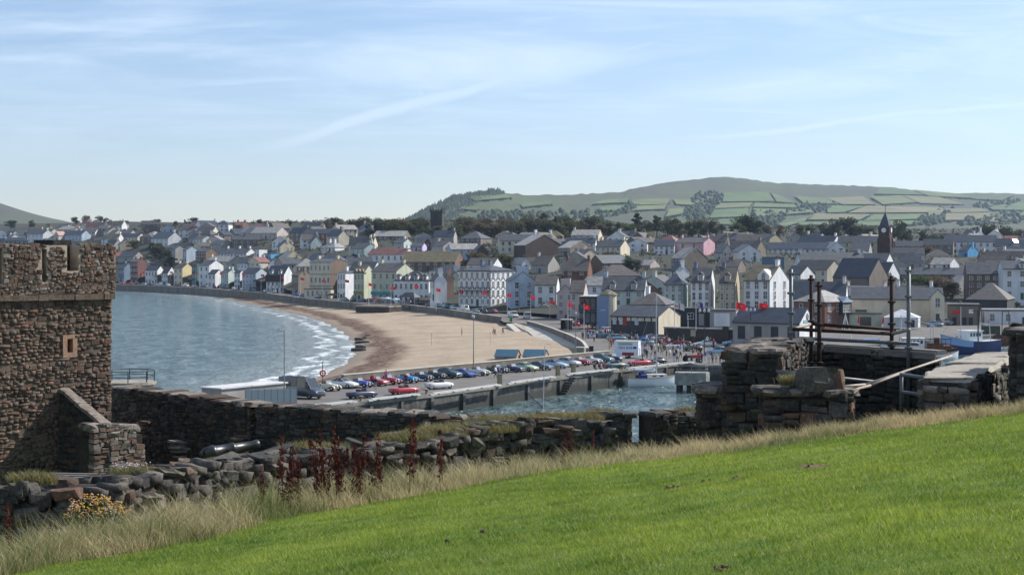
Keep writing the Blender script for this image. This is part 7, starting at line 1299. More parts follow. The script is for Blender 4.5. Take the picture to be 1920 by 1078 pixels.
def people():
    r = random.Random(9); T = list(TOPS); K = list(TR)
    sp = [(1153, 668, 'pink', 'dark'), (1076, 700, 'blue', 'jeans')]
    # crowd between the trailer and the yacht
    for px, py in ((1216, 656), (1222, 662), (1228, 667), (1234, 660), (1240, 664), (1246, 658), (1250, 668), (1256, 671), (1262, 664), (1268, 672), (1244, 650), (1252, 651), (1260, 650), (1271, 652), (1236, 654), (1264, 678), (1270, 680), (1205, 676), (1213, 672), (1221, 676), (1300, 672), (1310, 677), (1316, 680), (1322, 676), (1329, 682), (1336, 682), (1343, 680), (1350, 684), (1356, 680), (1306, 660), (1332, 665), (1340, 664), (1313, 668)): person(px, py, r.choice(T), r.choice(K), r.choice(('stand', 'walk', 'stand', 'hold')), r.uniform(0, 360), 'in the crowd beside the fish bar')
    for i in range(34): person(round(1208+r.random()*78), round(640+r.random()*34), r.choice(T), r.choice(K), r.choice(('stand', 'walk', 'hold')), r.uniform(0, 360), 'in the crowd beside the fish bar')
    for i in range(26): px = 1100+r.random()*95; person(round(px), round(612+(px-1100)*.12+r.random()*22), r.choice(T), r.choice(K), r.choice(('stand', 'walk')), r.uniform(0, 360), 'on the promenade end of the square')
    for px, py, tp in ((1275, 634, 'grey'), (1281, 635, 'red'), (1298, 640, 'black'), (1306, 641, 'navy'), (1310, 640, 'white'), (1318, 641, 'grey'), (1326, 646, 'white'), (1332, 650, 'black'), (1338, 652, 'red'), (1372, 642, 'black'), (1387, 643, 'grey'), (1419, 644, 'grey'), (1424, 645, 'white'), (1326, 640, 'grey'), (1300, 644, 'black'), (1431, 648, 'red')): person(px, py, tp, r.choice(K), 'stand', r.uniform(0, 360), 'below the flag wall')
    for px, py, tp in ((1091, 633, 'cream'), (1093, 636, 'green'), (1099, 636, 'purple'), (1103, 635, 'lightblue'), (1106, 632, 'navy'), (1114, 641, 'white'), (1112, 634, 'purple'), (1120, 632, 'navy'), (1128, 628, 'blue'), (1135, 630, 'red'), (1139, 629, 'red'), (1147, 628, 'black'), (1158, 630, 'black'), (1164, 628, 'white'), (1170, 630, 'grey'), (1176, 632, 'white'), (1184, 634, 'black'), (1146, 651, 'red'), (1150, 648, 'navy'), (1080, 604, 'navy'), (1072, 603, 'black'), (1061, 600, 'red'), (1066, 601, 'grey'), (1092, 600, 'black'), (1212, 626, 'lightblue'), (1216, 628, 'blue'), (1180, 626, 'navy'), (1156, 624, 'grey'), (1196, 634, 'white'), (1032, 600, 'maroon')): person(px, py, tp, r.choice(K), r.choice(('stand', 'walk', 'stand')), r.uniform(0, 360), 'on the promenade end of the square')
    # quay
    w = 'beside the classic cars on the quay'
    for px, py, tp, tr, ps, fc in ((698, 725, 'red', 'dark', 'stand', 200), (704, 730, 'black', 'beige', 'stand', 160), (724, 716, 'pink', 'dark', 'stand', 180), (729, 718, 'white', 'beige', 'hold', 150), (761, 724, 'maroon', 'dark', 'stand', 170), (929, 708, 'white', 'dark', 'walk', 60), (936, 709, 'purple', 'dark', 'walk', 60), (1047, 704, 'navy', 'jeans', 'stand', 20)): person(px, py, tp, tr, ps, fc, w)
    for px, py, tp in ((1115, 696, 'black'), (1124, 695, 'navy'), (1132, 694, 'maroon')): person(px, py, tp, 'dark', 'sit', 30, 'on the quay kerb', dz=-.42)
    w = 'on the beach'
    for px, py, tp, ps in ((925, 627, 'red', 'walk'), (928, 629, 'maroon', 'walk'), (943, 627, 'navy', 'walk'), (866, 628, 'cream', 'stand'), (561, 567, 'grey', 'walk'), (710, 583, 'navy', 'stand'), (724, 584, 'black', 'walk'), (757, 581, 'pink', 'stand'), (763, 582, 'grey', 'stand'), (768, 582, 'purple', 'stand'), (806, 584, 'white', 'walk'), (886, 601, 'white', 'walk')):
        p = gz(px, py, 1.75); person(px, py, tp, 'dark', ps, r.uniform(0, 360), w, base=p)
    w = 'on the seafront terrace'
    for i in range(26): person(round(692+i*4.3+r.uniform(-1, 1)), round(569+r.uniform(-1.5, 3)), r.choice(T), r.choice(K), r.choice(('stand', 'walk', 'stand')), r.uniform(0, 360), w, z=PZ)
    for px, py, tp in ((664, 564, 'pink'), (672, 566, 'green'), (582, 552, 'red'), (1853, 612, 'red'), (1888, 626, 'red'), (1878, 640, 'navy'), (1904, 624, 'navy'), (1900, 606, 'black')): person(px, py, tp, 'dark', 'stand', r.uniform(0, 360), 'beside the promenade road' if px < 700 else 'on the harbour road', z=PZ if px < 700 else DECK)
people()
# ================================================================== BOATS AND FURNITURE
def hull(L_, B, free, draft, bow=.35, n=14, stern=.7, sheer=.35):
    rings = []
    for i in range(n+1):
        t = i/n; x = -L_/2+L_*t; b = B/2*(stern+(1-stern)*min(1, t*3))*(1-max(0, (t-.45)/.55)**2.2); b = max(b, .03); zs = free+sheer*(t-.35)**2*2.6+bow*max(0, t-.7)*2; xk = x+(t**6)*.0
        xs = x+max(0, t-.8)*bow*2
        rings.append([(xs, -b, zs), (x, -b*.93, zs*.45), (x, -b*.72, -draft*.3), (x, 0, -draft), (x, b*.72, -draft*.3), (x, b*.93, zs*.45), (xs, b, zs)])
    return rings
def deck_of(rings, drop=.12): return MB().loft([[(r[0][0], r[0][1]*.97, r[0][2]-drop), (r[6][0], r[6][1]*.97, r[6][2]-drop)] for r in rings], closed=False, cap=False)
def boat_base(t, L_, B, free, draft, col, bow=.35, rail=None, sheer=.35, stern=.7, band=None):
    rg = hull(L_, B, free, draft, bow, sheer=sheer, stern=stern); ho = MB().loft(rg, closed=False, cap=False); ho.add([rg[0][i] for i in range(7)], [tuple(range(7))]); ho.build('hull', col, t, True); deck_of(rg).build('deck', rail or wm('grey'), t)
    for s in (0, 6): MB().path([r[s] for r in rg], .06, 0, 5).build('gunwale', rail or wm('grey'), t)
    if band:
        for s, sg in ((0, -1), (6, 1)):
            m_ = MB(); k = len(rg); u = int(k*.58); up = [Vector(r[s])+Vector((0, sg*.035, 0)) for r in rg[u:]]; lo = [Vector(r[s]).lerp(Vector(r[1 if s == 0 else 5]), .8)+Vector((0, sg*.05, 0)) for r in rg[u:]]; m_.loft([[a, b] for a, b in zip(up, lo)], closed=False, cap=False); m_.build('bow_panel', band, t)
    return rg
def boats():
    whitep = mat('boat_white', (.76, .79, .8), .35, .06, .5, coat=.3); bl = mat('boat_blue', (.012, .03, .13), .4, .2, .8, coat=.2); bk = mat('boat_black', (.014, .016, .02), .45, .2, .8); rs = mat('boat_rust', (.14, .055, .025), .8, .4, 1.5, .2, 6); wd = mat('boat_timber', (.3, .17, .08), .6, .25, 3); cv = mat('canvas_blue', (.015, .03, .16), .8, .15, 3); st = mat('boat_steel', (.45, .46, .47), .45, .1)
    # yacht
    p = G(1222, 724, 0); t = thing('sailing_yacht', 'white sailing yacht with blue spray hood and tall bare mast at the quay', 'yacht', (p.x, p.y, 0), R(12)); rg = boat_base(t, 8.0, 2.7, 1.3, .5, whitep, .3, wd, .25); MB().bx(-.9, 2.2, -.75, .75, 1.2, 1.85).build('coach_roof', whitep, t); MB().lathe([(.9, -.6), (.85, 0), (.55, .5), (.1, .7)], (-1.3, 0, 1.3), 'x', 12).build('spray_hood', cv, t)
    MB().bx(-2.3, -1.0, -.9, .9, 1.2, 1.7).build('cockpit_dodger', cv, t); MB().tube((.75, 0, .9), (.75, 0, 14.2), .1, 0, 8, .07).build('mast', st, t); MB().tube((.7, 0, 2.4), (-3.1, 0, 2.2), .05).build('boom', st, t); MB().lathe([(.08, -3.0), (.2, -2.5), (.24, -.8), (.3, .3), (.12, .6)], (0, 0, 2.5), 'x', 8).build('stowed_sail', mat('sail_cover', (.5, .54, .58), .8, .15), t)
    for a, b in (((.75, 0, 14), (4.2, 0, 1.6)), ((.75, 0, 14), (-3.7, 0, 1.1)), ((.75, 0, 13.8), (.5, 1.15, 1.1)), ((.75, 0, 13.8), (.5, -1.15, 1.1))): MB().tube(a, b, .015, 0, 4).build('stay', st, t)
    MB().tube((.75, -.7, 6.9), (.75, .7, 6.9), .03).build('spreader', st, t)
    for x in (.2, 1.3): MB().bx(x-.3, x+.3, -.78, -.74, 1.5, 1.68).build('porthole', CARGLASS, t)
    # moored boat hidden by the castle wall but for its mast
    p = G(1018, 788, 0); t = thing('moored_boat', 'small moored boat whose grey mast and blue spar rise above the castle wall', 'boat', (p.x, p.y, 0), R(20)); boat_base(t, 5.5, 1.9, .7, .4, whitep, .2); MB().tube((0, 0, .5), (.25, 0, 9.0), .06, 0, 8, .045).build('mast', st, t); MB().tube((.1, 0, 1.4), (-2.2, -.2, 3.6), .05).build('spar', cv, t); MB().tube((-2.2, -.2, 3.6), (.2, 0, 8.4), .014, 0, 4).build('stay', TRIM, t)
    p = G(1010, 742, 0); t = thing('dinghy', 'small white rowing dinghy tied at the quay steps', 'boat', (p.x, p.y, .0), R(40)); boat_base(t, 2.6, 1.2, .35, .2, whitep, .1); MB().bx(-.2, .1, -.5, .5, .25, .3).build('thwart', wd, t)
    def lettering(t, s, x, y, z, rz, sz, m_, tilt=0): o = ob('registration', text_mesh(s, sz, m_), t, (x, y, z)); o.rotation_euler = (R(90+tilt), 0, rz)
    # black hulled trawler
    p = G(1714, 668, 0); t = thing('black_trawler', 'black and white trawler with white bow panel and gantry frame', 'fishing boat', (p.x, p.y-2, 0), R(176)); rg = boat_base(t, 15, 4.8, 1.6, 1.0, bk, .7, rs, .8, band=whitep)
    MB().bx(-1.2, 2.6, -1.5, 1.5, 1.5, 3.6).build('wheelhouse', whitep, t); MB().bx(-1.5, 3.0, -1.7, 1.7, 3.6, 3.75).build('wheelhouse_roof', wm('silver'), t)
    for k in range(5): MB().bx(-.9+k*.7, -.45+k*.7, 1.49, 1.53, 2.7, 3.3).build('wheelhouse_window', CARGLASS, t)
    for k in range(2): MB().bx(2.58, 2.63, -.9+k, -.1+k, 2.7, 3.3).build('wheelhouse_window', CARGLASS, t)
    MB().path([(-3, -1.8, 1.4), (-3, -1.4, 6.2), (-3, 1.4, 6.2), (-3, 1.8, 1.4)], .1).build('gantry', st, t); MB().path([(3.2, -1.5, 1.6), (3, 0, 8.2), (3.2, 1.5, 1.6)], .08).build('mast', st, t); MB().tube((3, 0, 8.0), (-3, 0, 6.2), .05).build('boom', st, t); MB().tube((3, 0, 7.9), (7.5, 0, 3.1), .02).build('forestay', rs, t); MB().tube((-1, 0, 5.4), (3, 0, 5.6), .05).build('cross_beam', st, t)
    MB().bx(-6.4, -3.6, -1.6, 1.6, 1.4, 2.3).build('net_drum', rs, t); lettering(t, 'PL62', 5.2, 1.62, 2.15, R(180-18), .8, bk)
    for k in range(7): MB().tube((2.8+k*.6, 1.5-.16*k, 1.9+.1*k), (2.8+k*.6, 1.5-.16*k, 2.8+.1*k), .03).build('rail_post', st, t)
    # stern of a white and rust boat in front
    p = G(1748, 672, 0); t = thing('rusty_deck_boat', 'boat with rust red deckhouse and riveted white stern rail', 'fishing boat', (p.x, p.y-3.5, 0), R(8)); rg = boat_base(t, 8.4, 3.6, 1.1, .8, whitep, .3, rs, .4); MB().bx(-1.6, .8, -1.1, 1.1, 1.0, 3.1).build('deckhouse', rs, t); MB().bx(-.5, .3, -.4, .4, 3.1, 4.2).build('funnel', rs, t); MB().bx(-2, 2.4, -1.2, 1.2, 3.9, 4.05).build('canopy', TRIM, t)
    for x, y in ((-1.8, -1.1), (-1.8, 1.1), (2.2, -1.1), (2.2, 1.1)): MB().tube((x, y, 1), (x, y, 3.9), .05).build('post', TRIM, t)
    # blue trawler
    p = G(1820, 664, 0); t = thing('blue_trawler', 'big blue hulled trawler with pale blue bow panel', 'fishing boat', (p.x, p.y+1, 0), R(206)); rg = boat_base(t, 14, 5.0, 2.6, 1.2, bl, 1.0, st, .9, band=mat('bow_pale_blue', (.25, .38, .6), .5, .1)); MB().bx(-2, 1.4, -1.6, 1.6, 2.4, 4.6).build('wheelhouse', whitep, t); MB().bx(-2.3, 1.8, -1.8, 1.8, 4.6, 4.75).build('wheelhouse_roof', whitep, t)
    for k in range(4): MB().bx(-1.6+k*.75, -1.1+k*.75, 1.59, 1.63, 3.6, 4.3).build('wheelhouse_window', CARGLASS, t)
    MB().tube((2.2, 0, 2.6), (2.2, 0, 9.5), .07).build('mast', st, t); MB().path([(-4, -1.8, 2.3), (-4, -1.4, 6.0), (-4, 1.4, 6.0), (-4, 1.8, 2.3)], .09).build('gantry', st, t); MB().tube((2.2, 0, 9.2), (6.8, 0, 4.4), .02).build('forestay', TRIM, t); lettering(t, 'PL7', 4.6, 2.0, 3.5, R(180-17), .8, bl)
    for k in range(6): MB().tube((2.6+k*.7, 1.9-.22*k, 3.0+.15*k), (2.6+k*.7, 1.9-.22*k, 4.0+.15*k), .03).build('rail_post', st, t)
    # rusty trawler further along
    p = G(1868, 650, 0); t = thing('rust_brown_trawler', 'rust brown trawler with dark gallows frame behind the blue one', 'fishing boat', (p.x, p.y+4, 0), R(190)); boat_base(t, 13, 4.6, 2.4, 1.2, rs, .5, rs, .5); MB().bx(-1.5, 1.5, -1.5, 1.5, 2.3, 4.4).build('wheelhouse', mat('boat_dark_green', (.05, .06, .04), .7, .3), t); MB().path([(-3.5, -1.7, 2.2), (-3.5, -1.5, 7.5), (-3.5, 1.5, 7.5), (-3.5, 1.7, 2.2)], .1).build('gallows', TRIM, t); MB().path([(2.4, -1.2, 2.4), (2.4, 0, 9.5), (2.4, 1.2, 2.4)], .09).build('mast', TRIM, t); MB().lathe([(.05, -.5), (.6, -.1), (.5, .3), (.05, .4)], (4.6, 1.2, 3.0), 'z', 10).build('white_buoy', whitep, t)
    # blue and white cabin boat
    p = G(1640, 664, 0); t = thing('cabin_boat', 'small white boat with blue roofed cabin by the quay', 'boat', (p.x, p.y+2, .3), R(8)); boat_base(t, 7, 2.5, 1.3, .5, whitep, .3); MB().bx(-1.8, 1.6, -.9, .9, 1.2, 2.5).build('cabin', whitep, t); MB().bx(-2.0, 1.2, -1.0, 1.0, 2.5, 2.62).build('cabin_roof', mat('cabin_blue', (.05, .25, .55), .6, .1), t)
    for k in range(3): MB().bx(-1.4+k*1.0, -.9+k*1.0, -.93, -.9, 1.7, 2.3).build('cabin_window', CARGLASS, t)
boats()
def furniture():
    wp = mat('pole_white', (.6, .6, .6), .5, 0); fr = mat('flag_red', (.5, .012, .02), .75, .12, 2, trans=.35); fw = mat('flag_white', (.6, .6, .6), .7, 0); fb = mat('flag_blue', (.02, .03, .2), .7, 0); gp = mat('lamp_grey', (.2, .22, .23), .5, .1, metal=.3)
    def wave(x, z, s): return .16*math.sin(x*3.2+s)*min(1, x*1.2)+.05*math.sin(z*4+s)
    def flagpole(px, yb, yt, label, flag='manx', fh=.8, z=DECK, off=0, seed=0, half=1.0, group='white flagpoles with red flags along the seafront'):
        p = gz(px, yb, z); s = p.y/F; hh = (yb-yt)*s; r = random.Random(px); t = thing('flagpole', label, 'flagpole', p, 0, group); MB().tube((0, 0, 0), (0, 0, hh), .07, 0, 8, .045).build('pole', wp, t); MB().lathe([(.02, 0), (.1, .08), (.02, .16)], (0, 0, hh), 'z', 8).build('finial', wp, t)
        if not flag: return
        L_, h0 = 1.9*fh, 1.15*fh; n = 9; ph = r.uniform(0, 6); an = R(r.uniform(-50, 15)); top = hh*half-.1; f = MB(); droop = r.uniform(.05, .35); vs = []
        fz = lambda u, v: top-(1-v)*h0-droop*u*u*h0*1.4
        for i in range(n+1):
            for j in range(5): u, v = i/n, j/4; vs.append((L_*u*.93, wave(L_*u, v, ph), fz(u, v)))
        fc = [(i*5+j, (i+1)*5+j, (i+1)*5+j+1, i*5+j+1) for i in range(n) for j in range(4)]; f.add(vs, fc); m_ = fr if flag in ('manx', 'red') else fw if flag in ('ensign', 'white') else fb
        fo = f.build('flag', m_, t, True); fo.rotation_euler = (0, 0, an)
        def strip(pts, m2, d=.012):
            for sg in (-1, 1):
                mb = MB(); mb.add([(L_*u*.93, wave(L_*u, v, ph)+sg*d, fz(u, v)) for u, v in pts], [tuple(range(len(pts)))]); mb.build('flag_charge', m2, fo)
        if flag == 'manx':
            for k in range(3):                                         # three bent legs joined at the centre
                a = k*2.094+.4; c = lambda q, b, w=0: (.5+q*math.cos(b)*.6, .5+q*math.sin(b))
                k1 = c(.22, a); ft = (k1[0]+.13*math.cos(a+1.9)*.6, k1[1]+.13*math.sin(a+1.9)*1); w_ = .035
                strip([(.5, .5-w_), k1, (k1[0]+w_*.7, k1[1]+w_), (.5+w_*.6, .5+w_)], fw); strip([k1, (k1[0]+w_*.7, k1[1]+w_), (ft[0]+w_*.5, ft[1]+w_), ft], wm('yellow'))
        if flag in ('ensign', 'union'):
            r_ = mat('flag_cross', (.4, .01, .02), .7, 0)
            if flag == 'union': strip([(0, 0), (.1, 0), (1, .9), (1, 1), (.9, 1), (0, .1)], fw); strip([(0, 1), (0, .9), (.9, 0), (1, 0), (1, .1), (.1, 1)], fw, .014); strip([(0, .34), (1, .34), (1, .66), (0, .66)], fw, .018); strip([(.4, 0), (.6, 0), (.6, 1), (.4, 1)], fw, .02)
            strip([(0, .42), (1, .42), (1, .58), (0, .58)], r_, .024); strip([(.45, 0), (.55, 0), (.55, 1), (.45, 1)], r_, .026)
    for px, yb, yt in ((225, 531, 510), (267, 532.5, 509), (319, 535.5, 508.5), (366, 538, 509.5), (412, 541.5, 511), (454.5, 545, 513), (489.5, 548, 514), (525.5, 552, 518), (563.5, 556, 520), (604, 560.5, 524), (647, 565, 524), (691, 573, 530), (733, 574, 537), (777, 573, 534), (818, 582, 540), (860.5, 582, 543), (905, 589, 545), (951, 594, 549), (995, 599, 553)): flagpole(px, yb, yt, 'white flagpole flying a red flag along the promenade wall', z=prom_z(px))
    for px, yb, yt, lb in ((1031, 600, 562, 'white flagpole with drooping red flag by the slipway head'), (1065, 620, 566, 'white flagpole with red flag beside the bus shelter'), (1095, 635, 571, 'white flagpole with red flag hanging limp near the curved wall')): flagpole(px, yb, yt, lb)
    flagpole(1070, 617, 575, 'slim grey flagpole standing beside the bus shelter pole', None)
    FZ = DECK+2.9
    flagpole(1264.5, 616, 566, 'flagpole with white red crossed ensign and yard arm', 'ensign', 1.1, FZ, group='flagpoles on the harbour wall'); flagpole(1305, 619, 566, 'flagpole with union flag above a small white flag', 'union', .8, FZ, group='flagpoles on the harbour wall'); flagpole(1380, 620, 566, 'flagpole with big red flag between the twin lamp posts', 'manx', 1.1, FZ, group='flagpoles on the harbour wall'); flagpole(1423, 620, 567, 'flagpole with red flag in front of the boat house roof', 'manx', 1.0, FZ, group='flagpoles on the harbour wall'); flagpole(1290, 615, 594, 'short bare white pole on the harbour wall', None, 1, FZ, group='flagpoles on the harbour wall')
    # dark wall carrying the flagpoles
    a, b = gz(1245, 640), gz(1462, 648); d = Vector((b.x-a.x, b.y-a.y)); t = thing('flag_wall', 'dark stone wall with pale coping carrying the flagpoles behind the show cars', 'wall', a, math.atan2(d.y, d.x)); L_ = d.length; dk = mat('dark_wall', (.055, .045, .04), .9, .3, .8, .2, 3)
    MB().bx(0, L_, 0, .6, -.5, 2.7).build('wall_face', dk, t); MB().bx(-.1, L_*.84, -.1, .8, 2.7, 2.95).build('coping', wm('grey'), t); MB().bx(L_*.55-.7, L_*.55+.7, -.35, 0, 0, 3.4).build('memorial_pier', dk, t); MB().bx(L_-1.2, L_+.2, -.2, .9, 0, 3.4).build('brick_pier', wm('brick'), t); MB().bx(L_-.85, L_-.15, -.25, -.2, 1.2, 2.0).build('gold_plaque', mat('plaque_gold', (.4, .25, .05), .5, .3), t)
    for x in (L_*.24, L_*.62): MB().bx(x, x+1.1, -.06, 0, 1.2, 2.5).build('notice_panel', wm('tan'), t)
    # lamp posts
    def lamp(px, yb, yt, label, arm=-1, z=DECK, col=gp, ar=1.1):
        p = gz(px, yb, z); hh = (yb-yt)*p.y/F; t = thing('lamp_post', label, 'lamp post', p); MB().tube((0, 0, 0), (0, 0, hh*.25), .1, 0, 8, .09).build('base', mat('lamp_base', (.3, .28, .12), .7, .2), t); MB().tube((0, 0, hh*.25), (0, 0, hh), .07, 0, 8, .05).build('pole', col, t)
        if arm: MB().tube((0, 0, hh-.1), (arm*ar, 0, hh+.15), .04).build('arm', col, t); MB().bx(min(0, arm*.5)+arm*(ar-.1)-.1, max(0, arm*.5)+arm*(ar-.1), -.12, .12, hh+.08, hh+.24).build('lamp_head', wm('silver'), t)
        else: MB().lathe([(.06, 0), (.16, .1), (.18, .35), (.03, .5)], (0, 0, hh), 'z', 8).build('lamp_head', wm('silver'), t)
    lamp(533, 758, 620, 'tall quay lamp post with arm reaching over the camper van'); lamp(888, 690, 597, 'tall lamp post on the quay wall above the blue supercar', 0, 3.2); lamp(1079.5, 672, 590, 'slim lamp post at the end of the quay back wall', 0); lamp(1142.5, 655, 553, 'tall slim lamp post beside the round stair tower', 0); lamp(974, 592, 534, 'blue grey street lamp with long arm by the white vans', 1, DECK, mat('lamp_blue', (.06, .12, .2), .5, 0), 2.2); lamp(1813, 0, 0, '') if False else None
    for px, yb, yt, lb in ((1320.5, 668, 578, 'black twin lantern lamp post left of the ruined pier'), (1407.5, 650, 577, 'black twin lantern lamp post in front of the boat house')):
        p = gz(px, yb); hh = (yb-yt)*p.y/F; t = thing('twin_lamp_post', lb, 'lamp post', p); MB().tube((0, 0, 0), (0, 0, hh), .09, 0, 8, .06).build('pole', BLK, t); MB().tube((-.75, 0, hh-.1), (.75, 0, hh-.1), .04).build('cross_arm', BLK, t)
        for s in (-.75, 0, .75): MB().lathe([(.05, -.55), (.2, -.45), (.24, -.1), (.05, .1)], (s, 0, hh-.15), 'z', 8).build('lantern', mat('lantern_glass', (.5, .52, .55), .2, 0), t)
    p = gz(1813.5, 668, 0); t = thing('harbour_lamp', 'black harbour lamp post standing in front of the blue trawler', 'lamp post', P(1834, 672, 300), 0); MB().tube((0, 0, -2), (0, 0, 9), .12).build('pole', BLK, t); MB().tube((-1.2, 0, 8.9), (1.2, 0, 9.0), .06).build('arm', BLK, t)
    # wooden posts, bollards, life buoy
    p = gz(605, 722); t = thing('lifebuoy_post', 'orange lifebuoy on a post behind the cream roadster', 'lifebuoy', p, R(20)); MB().tube((0, 0, 0), (0, 0, 3.2), .05).build('post', BLK, t); pts = [(.36*math.cos(i*.5236), -.06, 1.6+.36*math.sin(i*.5236)) for i in range(13)]; MB().path(pts, .1, 0, 8).build('ring', mat('buoy_orange', (.5, .06, .02), .6, 0), t)
    for px, py in ((937, 722), (1075, 701), (1046, 704)): p = gz(px, py); t = thing('mooring_post', 'short square timber mooring post on the quay edge', 'bollard', p, R(30), 'timber mooring posts on the quay'); MB().bx(-.25, .25, -.25, .25, 0, 1.5).build('post', mat('post_timber', (.2, .18, .12), .9, .3), t); MB().bx(-.28, .28, -.28, .28, 1.5, 1.56).build('cap', wm('grey'), t)
    for px, py in ((677, 751.5), (800, 738.5), (1167, 691.5)): p = gz(px, py); t = thing('bollard', 'squat iron bollard between white kerb beams', 'bollard', p, 0, 'iron bollards between the kerb beams'); MB().lathe([(.25, 0), (.18, .1), (.16, .4), (.3, .5), (.3, .6), (.05, .66)], n=10).build('casting', mat('bollard_iron', (.22, .18, .12), .8, .3), t)
    # steps notch at the quay
    p = gz(1058, 704); t = thing('quay_steps', 'dark worn stone steps descending the quay wall', 'steps', (p.x+.9, p.y-.6, 0), R(QH))
    for k in range(7): MB().bx(-2.6+k*.42, -2.15+k*.42, -.9, .25, .1+.34*k, .4+.34*k).build('step', mat('quay_stone', (.1, .1, .1)), t)
    # pier platform on piles
    p = G(1297, 722, 1.0); t = thing('mooring_dolphin', 'weathered concrete mooring platform on dark piles with pipe railing', 'platform', (p.x, p.y, 0), R(-8)); cc = mat('pier_concrete', (.22, .22, .2), .9, .4, 1.2, .3, 5); MB().prism([(-2.1, -1.4), (2.1, -1.4), (2.6, 0), (2.3, 1.5), (-2.3, 1.5), (-2.5, .2)], 1.1, 2.9).build('platform', cc, t)
    for x, y in ((-1.9, -1.0), (-.4, -.8), (.6, -1.0), (1.8, .8), (-1.6, 1)): MB().tube((x, y, -2), (x, y, 1.1), .32, 0, 8).build('pile', mat('pile_dark', (.03, .03, .028), .9, .3), t)
    for pts in ([(-2, -1.2, 3.8), (2, -1.2, 3.8), (2.3, 1.3, 3.8), (-2.1, 1.3, 3.8)], [(-2, -1.2, 3.35), (2, -1.2, 3.35), (2.3, 1.3, 3.35)]): MB().path(pts, .035).build('rail', gp, t)
    for x, y in ((-2, -1.2), (0, -1.2), (2, -1.2), (2.3, 1.3), (-2.1, 1.3)): MB().tube((x, y, 2.9), (x, y, 3.8), .035).build('rail_post', gp, t)
    # round viewing platform at left
    p = P(243, 722, 165); t = thing('round_platform', 'round concrete platform with black pipe railing above the sea', 'platform', p, 0); MB().lathe([(2.5, -4), (2.5, .1), (2.7, .12), (2.7, .4)], n=22).build('slab', conc_('platform_concrete'), t); ring_ = [(2.5*math.cos(a), 2.5*math.sin(a)) for a in np.linspace(-2.2, 2.6, 13)]
    for z in (.95, 1.5): MB().path([(x, y, z) for x, y in ring_], .04).build('rail', BLK, t)
    for x, y in ring_[::2]: MB().tube((x, y, .4), (x, y, 1.5), .05).build('rail_post', BLK, t)
    # works compound beside the camper
    p = gz(468, 762); t = thing('works_cabin', 'low grey flat roofed works cabin behind the castle wall', 'cabin', (p.x, p.y+4, DECK), R(QH)); MB().bx(-7, 3.5, -1.6, 1.6, 0, 2.2).build('wall', wm('grey'), t); MB().bx(-7.2, 3.7, -1.8, 1.8, 2.2, 2.35).build('roof', wm('silver'), t)
    t = thing('glazed_fence', 'row of clear glazed fence panels round the works compound', 'fence', gz(460, 764), R(QH-32))
    for i in range(9): MB().tube((i*.75, 0, 0), (i*.75, 0, 2.1), .05).build('fence_post', gp, t); (MB().bx(i*.75+.06, i*.75+.69, -.01, .01, .15, 2.0).build('fence_panel', mat('panel_glass', (.3, .36, .38), .1, 0, spec=.8), t) if i < 8 else None)
    MB().tube((0, 0, 2.1), (6, 0, 2.1), .04).build('top_rail', gp, t)
    t = thing('yellow_barrier', 'long low yellow barrier beside the camper van wheels', 'barrier', gz(552, 752), R(QO+4)); MB().bx(-3.6, .2, -.08, .08, .25, .5).build('beam', mat('barrier_yellow', (.5, .45, .12), .7, .1), t); [MB().bx(x-.08, x+.08, -.07, .07, 0, .25).build('foot', BLK, t) for x in (-3.3, -.1)]
    # beach huts roofs behind the wall
    for px, lb in ((930, 'blue roofed beach hut behind the navy roadster'), (983, 'blue roofed beach hut behind the skyblue coupe')):
        p = G(px+22, 676, 1.4); t = thing('beach_hut', lb, 'hut', (p.x, p.y+3.2, .35), R(-14)); wl, rf = shell(3.9, 3.2, 1.75, 2.75, 'gable', .25, .08, 1); wl.build('wall', wm('terracotta'), t); rf.build('roof', mat('hut_roof_blue', (.05, .12, .17), .5, .15, 2), t); MB().bx(-.4, .4, -1.63, -1.58, 0, 1.6).build('door', wm('bluegrey'), t)
    # volleyball net
    a, b = gz(809, 647, 1.5), gz(919, 646, 1.5); t = thing('volleyball_net', 'beach volleyball net on two slim posts', 'net', a); d = b-a
    for q in (Vector((0, 0, 0)), d): MB().tube(q, q+Vector((0, 0, 2.5)), .05).build('post', wm('tan'), t)
    for z in (1.6, 2.4): MB().tube(Vector((0, 0, z))+d*.06, d*.94+Vector((0, 0, z)), .025, 0, 4).build('net_cord', wm('tan'), t)
    # bus shelter, beach shelter, kiosk, bin, wheelie bins
    p = gz(1062, 620); t = thing('bus_shelter', 'dark glazed bus shelter with pale flat roof', 'shelter', p, R(-25)); [MB().bx(x-.06, x+.06, y-.06, y+.06, 0, 2.5).build('post', BLK, t) for x in (-1.1, 1.1) for y in (-.6, .6)]; MB().bx(-1.3, 1.3, -.8, .8, 2.5, 2.65).build('roof', wm('silver'), t); MB().bx(-1.04, 1.04, .58, .62, .3, 2.3).build('pane', GLASS, t); MB().bx(-1.12, -1.08, -.5, .5, .3, 2.3).build('pane', GLASS, t); MB().bx(-.9, .9, .2, .5, .4, .5).build('bench', wd_(), t)
